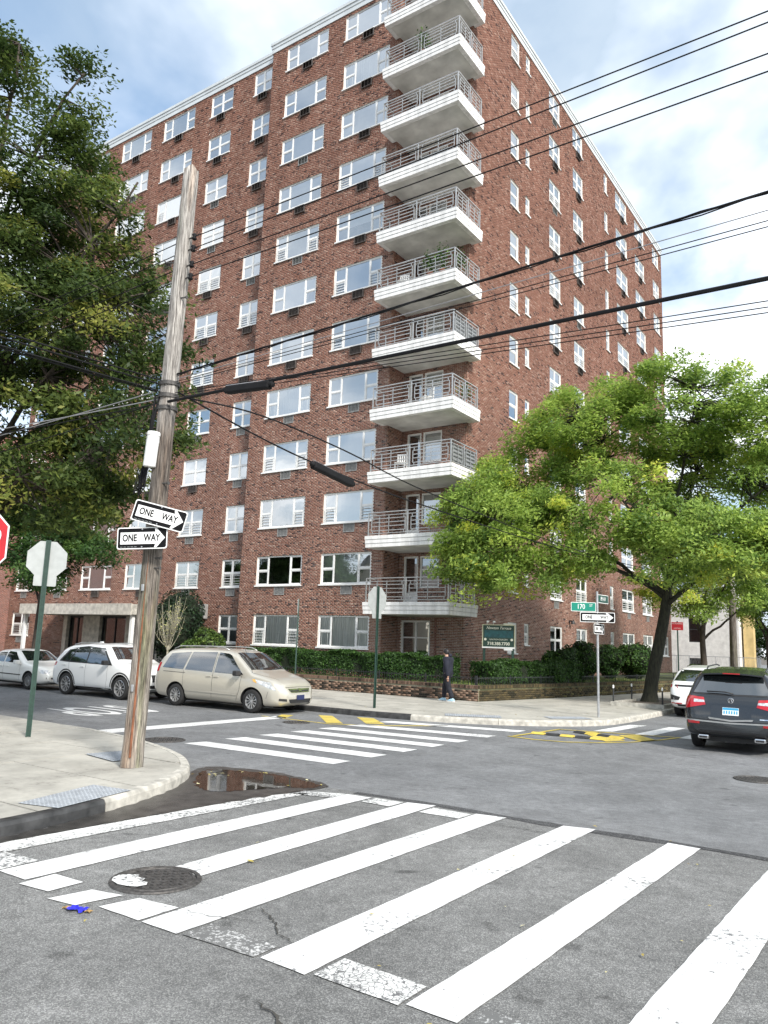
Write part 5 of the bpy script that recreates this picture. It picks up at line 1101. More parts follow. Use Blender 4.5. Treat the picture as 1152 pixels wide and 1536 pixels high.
m = MB(); rr = random.Random(2); n = 20; rings = 26; vs_ = []
for i in range(rings+1):
    f = i/rings; c = PT*f; r = 0.153*(1-f)+0.122*f + (0.012 if i == 0 else 0)
    for k in range(n):
        a = 2*math.pi*k/n; q = r*(1+0.035*math.sin(3*a+f*4)+0.025*math.sin(7*a+1.3+f*2)+rr.uniform(-0.02, 0.02)); vs_.append((c.x+q*math.cos(a), c.y+q*math.sin(a), c.z + (rr.uniform(-0.04, 0.04) if i == rings else 0)))
m.add(vs_, [(i*n+k, i*n+(k+1) % n, (i+1)*n+(k+1) % n, (i+1)*n+k) for i in range(rings) for k in range(n)] + [tuple(rings*n+k for k in range(n))])
m.obj('pole_shaft', MT['pole_wood'], pole, smooth=True)
def on_pole(name, mb, mat, z, smooth=False):
    p = pole_at(z)-UP; return mb.obj(name, MT[mat], pole, smooth=smooth, loc=p)
# bands, bolts, tags, cable guard and the white cylinder
for z in (5.55, 5.75, 5.95):
    m = MB(); r = 0.148; m.lathe([(r, -0.03), (r+0.012, -0.03), (r+0.012, 0.03), (r, 0.03)], 20); on_pole('band', m, 'iron', z)
for z in (7.35, 4.35, 3.05, 3.2):
    m = MB(); m.tube([(-0.05, -0.10, 0), (0.23, -0.02, 0)], 0.012, 6); m.lathe([(0.001, 0), (0.028, 0), (0.028, 0.02), (0.001, 0.02)], 6, axis='x', c=(0.21, -0.02, 0)); on_pole('bolt', m, 'iron', z)
for z in (1.28, 2.75):
    m = MB(); m.bbox(0.02, 0.065, -0.168, -0.146, -0.05, 0.05, 0.006); on_pole('tag', m, 'galvanised', z)
m = MB(); m.tube([(0.105, -0.125, 0.15), (0.12, -0.115, 1.9), (0.15, -0.10, 4.0), (0.165, -0.09, 5.6)], 0.017, 7); m.obj('ground_wire', MT['rust'], pole)
m = MB(); m.tube([(-0.10, -0.13, 4.15), (-0.05, -0.14, 4.6), (0.0, -0.155, 5.1), (0.12, -0.13, 5.65)], 0.02, 6); m.tube([(-0.13, -0.11, 4.2), (-0.13, -0.14, 4.5), (-0.02, -0.16, 4.9), (0.02, -0.15, 5.6)], 0.016, 6)
rr = random.Random(3)
for i in range(7):
    x = rr.uniform(-0.16, -0.02); m.tube([(x-0.1, -0.14, rr.uniform(4.35, 4.5)), (x-0.06+rr.uniform(-.05, .05), -0.2, rr.uniform(4.0, 4.15)), (x+0.06, -0.2, rr.uniform(3.95, 4.25)), (x+0.08, -0.15, rr.uniform(4.5, 5.4))], 0.008, 5)
m.obj('cable_bundle', MT['cable_black'], pole)
term = empty('cable_terminal', UP+Vector((0.09, -0.21, 4.44)), 0, 'white cylindrical cable terminal strapped to the timber pole above the signs', 'cable box')
term.rotation_euler = (0, R(5), 0)
m = MB(); m.lathe([(0.001, 0.0), (0.088, 0.0), (0.095, 0.012), (0.095, 0.50), (0.001, 0.50)], 20); m.obj('cylinder', MT['plastic_white'], term, smooth=False)
m = MB(); m.lathe([(0.101, 0.485), (0.101, 0.53), (0.09, 0.545), (0.001, 0.55)], 20); m.obj('lid', MT['plastic_white'], term)
m = MB(); m.box(0.0, 0.05, 0.06, 0.16, 0.1, 0.14); m.box(0.0, 0.05, 0.06, 0.16, 0.38, 0.42); m.obj('bracket', MT['galvanised'], term)
# insulators on the right side of the pole
HW = [(8.38, 8.50), (8.18, 8.40), (7.91, 8.03), (7.70, 7.84)]
for z, _ in HW:
    p = pole_at(z)-UP; m = MB(); m.tube([(0.10, 0, 0), (0.24, 0, 0)], 0.014, 6); on = m.obj('spool_bracket', MT['iron'], pole, loc=p)
    m = MB(); m.lathe([(0.001, -0.05), (0.03, -0.05), (0.042, -0.035), (0.024, 0.0), (0.042, 0.035), (0.03, 0.05), (0.001, 0.05)], 12, c=(0.24, 0, 0)); m.obj('insulator', MT['cable_black'], on, smooth=True)
m = MB(); m.tube([(-0.1, -0.05, 0), (-0.28, -0.10, 0.03), (-0.31, -0.11, 0.08)], 0.014, 6); on_pole('step_hook', m, 'iron', 8.0)
m = MB(); m.tube([(-0.1, -0.05, 0), (-0.22, -0.08, 0.02)], 0.016, 6); on_pole('step_hook', m, 'iron', 7.15)
# ---------- wires
def wire(a, b, r, sag, label, mat='cable_black', n=26, extra=None, name='overhead_wire', group='overhead wires'):
    a, b = Vector(a), Vector(b); m = MB(); o0 = a
    P = [a.lerp(b, i/n)-Vector((0, 0, sag*4*(i/n)*(1-i/n)))-o0 for i in range(n+1)]
    m.tube(P, r, 6, cap=True)
    if extra: 
        for ph in range(2): m.tube([p+Vector((0, 0.02*math.sin(i*1.9+ph*math.pi), 0.02*math.cos(i*1.9+ph*math.pi)-0.01)) for i, p in enumerate(P)], r*0.6, 5)
    return tag(m.obj(name, MT[mat], loc=a), label, 'wire', group)
WX = 30.0      # the next pole along the cross street stands outside the picture
def along_x(z0, z1, r, lab, dx=0.24, dy=0.0, mat='cable_black', extra=None, sag=0.10):
    p = pole_at(z0); x0 = p.x+dx; slope = (z1-z0)/(-0.9-x0); xe = x0+24.0; wire((x0, p.y+dy, z0), (xe, p.y+dy, z0+slope*24*0.75), r, sag, lab, mat, extra=extra, n=40)
ORD = ('uppermost', 'second highest', 'third highest', 'lowest')
for (z0, z1), od in zip(HW, ORD): along_x(z0, z1, 0.0085, od+' wire of the four thin wires spanning right from the pole top', sag=0.06)
along_x(6.10, 6.66, 0.013, 'thick twisted black cable leaving the pole just above the cable splice', dx=0.15, extra=True, sag=0.05)
for z0, z1, mt, lb in ((6.02, 6.43, 'cable_grey', 'thin pale grey wire just below the twisted cable'), (5.98, 6.30, 'cable_black', 'upper of two thin black wires between the twisted cable and the thickest cable'), (5.94, 6.23, 'cable_black', 'lower of two thin black wires between the twisted cable and the thickest cable'), (5.80, 5.27, 'cable_black', 'top wire of three very thin wires under the thickest cable'), (5.76, 5.20, 'cable_black', 'middle wire of three very thin wires under the thickest cable'), (5.72, 5.14, 'cable_black', 'bottom wire of three very thin wires under the thickest cable')):
    along_x(z0, z1, 0.0055, lb, dx=0.15, mat=mt, sag=0.05)
along_x(5.62, 5.50, 0.023, 'thickest black telephone cable crossing in front of the balconies', dx=0.15, dy=-0.12, sag=0.0)
# leftwards along the cross street, behind the foliage
for z0, od in zip((8.38, 8.18, 7.91, 7.70), ORD): wire(pole_at(z0)+Vector((-0.12, 0, 0)), (-44.0, 7.9, z0+0.3), 0.0085, 0.5, od+' of the four thin wires passing left from the pole through the dark tree')
for z0, dz, y, lb in ((5.9, 0.6, 7.9, 'slack grey cable falling left from the band on the pole, the upper one'), (5.7, -0.2, 8.1, 'slack black cable dropping lowest to the left of the pole'), (5.75, 0.9, 4.5, 'slack grey cable running nearly level left from the pole'), (5.68, 0.5, 4.0, 'slack black cable running nearly level left from the pole')): wire(pole_at(z0)+Vector((-0.15, 0, 0)), (-40.0, y, z0+dz), 0.009, 0.45, lb, 'cable_grey' if z0 > 5.72 else 'cable_black')
# towards the camera side, rising out of the picture on the left
for k, (z0, z1) in enumerate(((5.98, 6.0), (5.92, 5.9), (5.82, 5.72), (5.80, 5.66))): wire(pole_at(z0)+Vector((-0.02-0.02*k, -0.17, 0)), (-9.75-0.05*k, -22.0, z1+0.55), 0.013, 0.55, ORD[k]+' of the four heavy cables sweeping from the pole over the near pavement')
# away along the side street, with the second splice
def wy(z0, pts_z, r, lab, dx): 
    p = pole_at(z0); P = catmull([Vector((p.x+dx, p.y+0.1, z0))]+[Vector(q) for q in pts_z], 6); m = MB(); m.tube([q-P[0] for q in P], r, 6); return tag(m.obj('overhead_wire', MT['cable_black'], loc=P[0]), lab, 'wire', 'overhead wires')
wy(5.84, [(-9.62, 10.0, 5.62), (-9.66, 12.0, 5.47), (-9.67, 15.7, 5.34), (-9.66, 26, 5.32), (-9.5, 38, 5.6), (-9.3, 49.9, 6.3)], 0.016, 'heavy cable dropping right from the pole towards the street tree, carrying the lower splice', 0.1)
wy(5.72, [(-8.6, 8.8, 5.62), (-8.9, 11.5, 5.66), (-9.4, 15.7, 5.58), (-9.6, 26, 5.42), (-9.45, 38, 5.7), (-9.25, 49.9, 6.4)], 0.015, 'heavy cable leaving the upper splice and dropping right past the balconies', 0.3)
def splice(a, b, r, label):
    a, b = Vector(a), Vector(b); t = empty('cable_splice', a, 0, label, 'cable splice'); d = (b-a); L_ = d.length; q = d.to_track_quat('X', 'Z').to_euler(); t.rotation_euler = q
    m = MB(); m.bbox(0.02, L_-0.02, -r, r, -r*1.15, r*0.95, r*0.45); m.obj('splice_body', MT['cable_black'], t)
    for s in (0.0, L_): m = MB(); m.lathe([(0.001, -0.05), (0.02, -0.05), (r*0.8, -0.01), (r*0.8, 0.03), (0.001, 0.05)], 12, axis='x', c=(s, 0, 0)); m.obj('end_cap', MT['cable_black'], t)
    m = MB(); m.tube([(0, 0, r*1.0+0.012), (L_, 0, r*1.0+0.012)], 0.008, 5); m.obj('strand', MT['cable_grey'], t)
splice((-8.12, 7.56, 5.60), (-7.22, 7.56, 5.54), 0.055, 'black cylindrical cable splice hanging right beside the timber pole')
splice((-9.62, 11.35, 5.46), (-9.68, 12.75, 5.33), 0.074, 'lower black cable splice hanging out over the street, tilted down')
# ---------- signs
def sign_plate(t, pts, mat, name, y=0.0, th=0.004):
    m = MB(); n = len(pts); m.add([(p[0], y, p[1]) for p in pts]+[(p[0], y+th, p[1]) for p in pts], [tuple(range(n)), tuple(range(2*n-1, n-1, -1))]+[(i, n+i, n+(i+1) % n, (i+1) % n) for i in range(n)]); o = m.obj(name, MT[mat], t); return fix_normals(o)
def rrect(w, h, r=0.03, n=4):
    out = []
    for cx, cz, a0 in ((w/2-r, h/2-r, 0), (-w/2+r, h/2-r, 90), (-w/2+r, -h/2+r, 180), (w/2-r, -h/2+r, 270)): out += [(cx+r*math.cos(R(a0+90*i/n)), cz+r*math.sin(R(a0+90*i/n))) for i in range(n+1)]
    return out
def letters(t, txt, size, x, z, mat, y, sx=1.0, bold=0.0, shear=0):
    me = text_mesh(txt, size, MT[mat], 0.0008, bold=bold, sx=sx, shear=shear); o = child('lettering', me, t, (x, y, z), (math.pi/2, 0, 0)); return o
def one_way(loc, ang, tilt, w, h, label):
    """the face looks along local -y"""
    t = empty('one_way_sign', loc, 0, label, 'sign'); t.rotation_euler = Matrix.Rotation(ang, 4, 'Z').to_euler() if not tilt else (Matrix.Rotation(ang, 4, 'Z') @ Matrix.Rotation(tilt, 4, 'Y')).to_euler()
    sign_plate(t, rrect(w, h, 0.035), 'sign_back', 'plate', 0.004); sign_plate(t, rrect(w-0.004, h-0.004, 0.035), 'sign_white', 'border', 0.0, 0.003); sign_plate(t, rrect(w-0.035, h-0.035, 0.03), 'sign_black', 'face', -0.0015, 0.0012)
    b = h*0.27; ah = h*0.43; x0 = -w*0.43; x1 = w*0.265; x2 = w*0.455
    sign_plate(t, [(x0, -b), (x1, -b), (x1-0.02*w, -ah), (x1+0.025*w, -ah*1.0), (x2, 0), (x1+0.025*w, ah), (x1-0.02*w, ah), (x1, b), (x0, b)], 'sign_white', 'arrow', -0.003, 0.0012)
    letters(t, 'ONE', h*0.44, -w*0.245, 0, 'sign_black', -0.0040, 0.74, bold=h*0.012); letters(t, 'WAY', h*0.44, w*0.195, 0, 'sign_black', -0.0040, 0.74, bold=h*0.012)
    for q in range(5): sign_plate(t, [(-w*0.43+q*w*0.07+a*w*0.05, -h*0.40+b*h*0.018) for a, b in ((0, 0), (1, 0), (1, 1), (0, 1))], 'sign_back', 'fine_print', -0.0035, 0.001)
    for x, z in ((0, h*0.40), (0, -h*0.40)): m = MB(); m.lathe([(0.001, -0.006), (0.010, -0.005), (0.012, 0.0)], 8, axis='y', c=(x, -0.003, z)); m.obj('bolt', MT['galvanised'], t)
    return t
one_way((-9.21, 7.44, 3.80), R(33), R(13.2), 0.82, 0.32, 'upper black and white one way sign tilted down to the right on the timber pole')
one_way((-9.46, 7.36, 3.47), R(28), R(-2.5), 0.78, 0.33, 'lower black and white one way sign hung nearly level on the timber pole')
def octagon(r): return [(r*math.cos(R(22.5+45*i))/math.cos(R(22.5)), r*math.sin(R(22.5+45*i))/math.cos(R(22.5))) for i in range(8)]
def stop_sign(loc, ang, top, label, r=0.38, tab=False, post='post_green', lean=0.0):
    """octagon faces local -y; loc is the foot of the post"""
    t = empty('stop_sign', loc, ang, label, 'sign'); c = top-r
    m = MB(); m.box(-0.032, 0.032, 0.010, 0.016, 0, top+0.02); m.box(-0.032, -0.026, 0.016, 0.05, 0, top+0.02); m.box(0.026, 0.032, 0.016, 0.05, 0, top+0.02); m.box(-0.045, -0.032, 0.044, 0.05, 0, top+0.02); m.box(0.032, 0.045, 0.044, 0.05, 0, top+0.02); m.obj('post', MT[post], t)
    def o(rr_): return [(x, z+c) for x, z in octagon(rr_)]
    sign_plate(t, o(r), 'sign_back', 'plate', 0.003); sign_plate(t, o(r-0.001), 'sign_white', 'border', -0.0005, 0.003); sign_plate(t, o(r-0.018), 'sign_red', 'face', -0.002, 0.0012)
    letters(t, 'STOP', r*0.86, 0, c, 'sign_white', -0.0032, 0.78, bold=0.008)
    if tab: sign_plate(t, [(x, z+c-r-0.05) for x, z in rrect(0.40, 0.20, 0.02)], 'sign_back', 'tab_plate', 0.004)
    return t
stop_sign((-8.78, 4.50, PAVE), R(30), 3.32, 'red octagonal stop sign facing the crosswalk on the near pavement', 0.44)
stop_sign((-13.62, 8.46, PAVE), R(55+180), 3.60, 'silver back of a stop sign on a green post near the timber pole', 0.35, tab=True)
stop_sign((-13.57, 19.35, PAVE), R(-98), 3.58, 'silver back of a stop sign on a green post before the hedge', 0.40, tab=True)
# parking regulation post by the hedge
t = empty('parking_sign', (-16.42, 19.05, PAVE), R(-46), 'slim post with a small edge-on parking sign between minivan and hedge', 'sign'); m = MB(); m.box(-0.02, 0.02, -0.02, 0.02, 0, 3.22); m.obj('post', MT['post_green'], t); sign_plate(t, [(x, z+2.98) for x, z in rrect(0.30, 0.45, 0.02)], 'sign_white', 'plate', -0.03)
# street name post on the far corner
sp = empty('street_name_post', (-7.88, 22.57, PAVE), 0, 'steel street sign post with green name plates and one way arrows on the far corner', 'sign post')
m = MB(); m.lathe([(0.034, 0), (0.034, 3.62), (0.001, 3.63)], 12); m.obj('post', MT['galvanised'], sp)
def name_plate(z, ang, w, h, txt, mat, off, name):
    g = tag(empty(name, (0, 0, 0))); g.parent = sp; g.location = (0, 0, z); g.rotation_euler = (0, 0, ang)
    sign_plate(g, [(x+off, q) for x, q in rrect(w, h, 0.02)], 'sign_white', 'border', -0.002); sign_plate(g, [(x+off, q) for x, q in rrect(w-0.03, h-0.03, 0.015)], mat, 'face', -0.0035, 0.0012); sign_plate(g, [(x+off, q) for x, q in rrect(w-0.03, h-0.03, 0.015)], mat, 'back_face', 0.0028, 0.0012); return g
g = name_plate(3.16, R(28), 0.72, 0.27, '170', 'sign_green', -0.40, 'name_plate'); letters(g, '170', 0.205, -0.47, 0, 'sign_white', -0.0055, 0.78, bold=0.002); letters(g, 'ST', 0.10, -0.18, 0.04, 'sign_white', -0.0055, 0.9)
g = name_plate(3.42, R(84), 0.72, 0.25, '89', 'sign_green_dark', 0.40, 'name_plate'); letters(g, '89 AV', 0.17, 0.40, 0, 'sign_white', -0.0055, 0.8)
def post_arrow(z, ang, w, h, name, off):
    q = one_way((0, 0, 0), 0, 0, w, h, None); q.name = name; q.parent = sp; q.location = (0.0, -0.04, z); q.rotation_euler = (0, 0, ang); 
    for k in ('label', 'category'):
        if k in q: del q[k]
    if off: 
        for c in q.children: c.location.x += off
    return q
q = post_arrow(2.86, R(26), 1.0, 0.30, 'arrow_plate', 0.0); q.location = (0.02, -0.05, 2.86)
q = post_arrow(2.52, R(-42), 0.80, 0.30, 'arrow_plate', 0.0); q.location = (0.04, -0.05, 2.52); q.rotation_euler = (0, 0, R(88)); q.location = (0.05, 0.0, 2.52)
# red no-standing sign on its post
t = empty('red_parking_sign', (-9.25, 37.2, PAVE), R(10), 'small red parking regulation sign with white lettering beside the tree bed', 'sign'); m = MB(); m.box(-0.03, 0.03, 0.0, 0.03, 0, 3.35); m.obj('post', MT['post_green'], t); sign_plate(t, [(x, z+3.12) for x, z in rrect(0.5, 0.36, 0.02)], 'sign_red', 'plate', -0.01)
for z, w in ((0.11, 'NO STANDING'), (-0.10, 'ANYTIME')): letters(t, w, 0.07, -0.01, 3.12+z, 'sign_white', -0.013)
# second timber pole down the side street
t = empty('utility_pole', (-9.3, 50.0, PAVE), 0, 'second dark timber utility pole beside the white painted house', 'utility pole'); m = MB(); m.tube([(0, 0, 0), (0.05, 0, 4), (0.1, 0, 9.6)], [0.22, 0.2, 0.15], 14); m.obj('pole_shaft', MT['pole_wood'], t, smooth=True); m = MB(); m.box(-1.2, 1.2, -0.06, 0.06, 8.6, 8.72); m.obj('cross_arm', MT['pole_wood'], t)
# the letting board on two posts
bd = empty('sign_board', (-13.9, 28.3, LAWN), R(27), 'dark green letting board with cream lettering and phone number behind the hedge', 'sign')
W_, H_ = 1.22, 0.84; zb = 1.46
for x in (-W_/2+0.05, W_/2-0.05): m = MB(); m.box(x-0.05, x+0.05, 0.0, 0.09, 0, zb+H_*0.5); m.obj('post', MT['board_green'], bd)
m = MB(); m.box(-W_/2, W_/2, -0.03, 0.0, zb, zb+H_); m.obj('panel', MT['board_green'], bd)
m = MB(); e = 0.035
m.box(-W_/2-e, W_/2+e, -0.05, -0.001, zb+H_, zb+H_+e); m.box(-W_/2-e, -W_/2, -0.05, -0.001, zb, zb+H_); m.box(W_/2, W_/2+e, -0.05, -0.001, zb, zb+H_); m.obj('trim', MT['board_trim'], bd)
m = MB(); m.box(-W_/2-e, W_/2+e, -0.06, -0.001, zb-0.06, zb); m.obj('bottom_trim', MT['sign_white'], bd)
m = MB(); m.box(-W_/2+0.06, W_/2-0.05, -0.034, -0.0305, zb+0.36, zb+0.64); m.obj('teal_field', MT['board_teal'], bd)
letters(bd, 'Newton Terrace', 0.150, 0, zb+0.735, 'print_cream', -0.032, 0.94, shear=0.35, bold=0.001)
letters(bd, 'KALMON DOLGIN', 0.085, 0, zb+0.285, 'print_cream', -0.032, 1.0)
for x in (-W_/2+0.09, W_/2-0.09): m = MB(); m.lathe([(0.001, -0.035), (0.05, -0.035), (0.05, -0.0305)], 16, axis='y', c=(x, 0, zb+0.285)); m.obj('roundel', MT['print_cream'], bd)
letters(bd, '718.388.7700', 0.165, 0, zb+0.12, 'print_cream', -0.032, 0.98, bold=0.004)
m = MB(); m.box(W_/2-0.40, W_/2-0.06, -0.055, -0.0, zb-0.13, zb-0.062); m.obj('light_box', MT['sign_white'], bd)
m = MB(); m.box(W_/2-0.42, W_/2-0.06, -0.06, 0.02, zb+H_+e+0.002, zb+H_+e+0.05); m.obj('light_box', MT['print_cream'], bd)
for x in (-W_/2+0.15, -W_/2+0.4): m = MB(); m.tube([(x, -0.02, zb+H_+e), (x+0.02, -0.1, zb+H_+e+0.12)], 0.012, 6); m.lathe([(0.001, 0.05), (0.05, 0.03), (0.06, -0.03), (0.001, -0.03)], 10, c=(x+0.03, -0.12, zb+H_+e+0.10)); m.obj('spot_lamp', MT['sign_white'], bd)
# ---------- the white painted house and ochre wall at the end of the side street
pmat('peeling_white', (0.80, 0.79, 0.75), rough=0.85, var=0.0, scale=1.6, c2=(0.70, 0.68, 0.62), detail=9); paint_mat('peeling_paint', (0.86, 0.85, 0.82), wear=0.10, under=(0.42, 0.33, 0.26), wscale=2.6); pmat('ochre_wall', (0.62, 0.47, 0.22), rough=0.9, var=0.2, scale=1.4)
hs = empty('white_house', (-15.2, 68.5, 0.0), 0, 'white painted brick house with peeling wall beyond the apartment building', 'house')
m = MB(); x0, x1, y0 = -3.0, 2.95, 0.0
def wall_with_holes(m, X0, X1, Z0, Z1, holes, y):
    us = sorted({X0, X1}|{h[0] for h in holes}|{h[1] for h in holes}); zs = sorted({Z0, Z1}|{h[2] for h in holes}|{h[3] for h in holes})
    for i in range(len(us)-1):
        for j in range(len(zs)-1):
            cu, cz = (us[i]+us[i+1])/2, (zs[j]+zs[j+1])/2
            if not any(h[0] < cu < h[1] and h[2] < cz < h[3] for h in holes): m.add([(us[i], y, zs[j]), (us[i+1], y, zs[j]), (us[i+1], y, zs[j+1]), (us[i], y, zs[j+1])], [(0, 1, 2, 3)])
    for a, b, c, d in holes: m.add([(a, y, c), (b, y, c), (b, y, d), (a, y, d), (a, y+.25, c), (b, y+.25, c), (b, y+.25, d), (a, y+.25, d)], [(0, 4, 5, 1), (1, 5, 6, 2), (2, 6, 7, 3), (3, 7, 4, 0)])
holes = [(-0.95, 0.05, 3.0, 5.1), (-0.95, 0.05, 0.25, 1.7)]
wall_with_holes(m, x0, x1, 0, 7.2, holes, 0.0); m.add([(x1, 0, 0), (x1, 10, 0), (x1, 10, 7.2), (x1, 0, 7.2)], [(0, 1, 2, 3)]); m.obj('wall', MT['peeling_paint'], hs)
m = MB(); m.box(x0, x1+0.15, -0.15, 10, 7.2, 7.4); m.obj('roof', MT['roof_felt'], hs)
for a, b, c, d in holes:
    m = MB(); t_ = 0.07; m.box(a, b, 0.12, 0.2, c, c+t_); m.box(a, b, 0.12, 0.2, d-t_, d); m.box(a, a+t_, 0.12, 0.2, c+t_, d-t_); m.box(b-t_, b, 0.12, 0.2, c+t_, d-t_); m.box(a+t_, b-t_, 0.12, 0.2, (c+d)/2-.04, (c+d)/2+.04)
    wo = m.obj('window', MT['dark_metal'], hs); child('pane', quad_mesh('pane', b-a-2*t_, d-c-2*t_, 'dark_glass'), wo, (a+t_, 0.17, c+t_)); child('backing', quad_mesh('backing', b-a, d-c, 'screen'), wo, (a, 0.3, c))
oc = empty('ochre_house', (-12.1, 69.5, 0.0), 0, 'ochre rendered wall next to the white painted house', 'house'); m = MB(); m.box(0.0, 0.75, 0, 0.9, 0, 6.4); m.obj('wall', MT['ochre_wall'], oc); m = MB(); m.box(-0.1, 0.85, -0.15, 1.0, 6.4, 6.6); m.obj('roof', MT['roof_felt'], oc)
# chain-link fence by the white house
cf = empty('chain_fence', (-17.6, 66.2, 0.0), 0, 'thin steel fence in front of the white painted house', 'fence')
for i in range(8): m = MB(); m.tube([(i*1.0, 0, 0), (i*1.0, 0, 1.9)], 0.03, 8); m.obj('fence_post', MT['galvanised'], cf)
m = MB(); m.tube([(0, 0, 1.88), (7, 0, 1.88)], 0.022, 6); m.tube([(0, 0, 0.15), (7, 0, 0.15)], 0.015, 6)
for i in range(60): m.tube([(i*0.117, 0, 0.15), (i*0.117+0.3, 0, 1.88)], 0.004, 3); m.tube([(i*0.117, 0.004, 1.88), (i*0.117+0.3, 0.004, 0.15)], 0.004, 3)
m.obj('mesh_panel', MT['galvanised'], cf)
bush('shrub', (-10.9, 47.5, 0.15), (1.0, 0.9, 0.7), 3500, MT['leaf_shrub'], 'low shrub at the foot of the second utility pole', 66, 0.08, 10, cat='shrub')
# ================================================================== vehicles
def paint(name, c, metal=0.0, rough=0.28):
    m, nt, N, L, b = nodes(name); b.inputs['Base Color'].default_value = col4(c); b.inputs['Metallic'].default_value = metal; b.inputs['Roughness'].default_value = rough; b.inputs['Coat Weight'].default_value = 0.8; b.inputs['Coat Roughness'].default_value = 0.06
    tc = N.new('ShaderNodeTexCoord'); no = N.new('ShaderNodeTexNoise'); no.inputs['Scale'].default_value = 2.0; no.inputs['Detail'].default_value = 5; L.new(tc.outputs['Object'], no.inputs['Vector'])
    mr = N.new('ShaderNodeMapRange'); mr.inputs[3].default_value = rough*0.8; mr.inputs[4].default_value = rough*1.5; L.new(no.outputs['Fac'], mr.inputs[0]); L.new(mr.outputs[0], b.inputs['Roughness'])
paint('paint_gold', (0.56, 0.53, 0.455), 0.45); paint('paint_car_white', (0.80, 0.81, 0.80)); paint('paint_grey', (0.028, 0.032, 0.036), 0.4, 0.18); paint('paint_old_white', (0.76, 0.76, 0.72), 0, 0.4)
pmat('tyre', (0.018, 0.018, 0.018), rough=0.85, var=0.3, scale=10); pmat('alloy', (0.60, 0.61, 0.62), rough=0.3, metal=0.75, var=0.05); pmat('chrome', (0.75, 0.76, 0.77), rough=0.12, metal=0.95, var=0.02)
pmat('black_plastic', (0.02, 0.02, 0.021), rough=0.55, var=0.2); pmat('lamp_red', (0.42, 0.01, 0.015), rough=0.12, var=0.25, scale=8, coat=1); pmat('lamp_clear', (0.55, 0.57, 0.58), rough=0.2, var=0.35, scale=16, coat=1, metal=0.1); pmat('lamp_amber', (0.75, 0.40, 0.08), rough=0.15, var=0.1, coat=1)
pmat('plate_blue', (0.03, 0.30, 0.52), rough=0.5, var=0.05); pmat('plate_white', (0.75, 0.78, 0.78), rough=0.5, var=0.1, scale=40); pmat('plate_navy', (0.02, 0.03, 0.10), rough=0.5)
def carglass():
    m, nt, N, L, b = nodes('car_glass'); b.inputs['Base Color'].default_value = (0.012, 0.015, 0.016, 1); b.inputs['Roughness'].default_value = 0.03; b.inputs['IOR'].default_value = 2.5; b.inputs['Coat Weight'].default_value = 1.0; b.inputs['Coat Roughness'].default_value = 0.02
carglass()
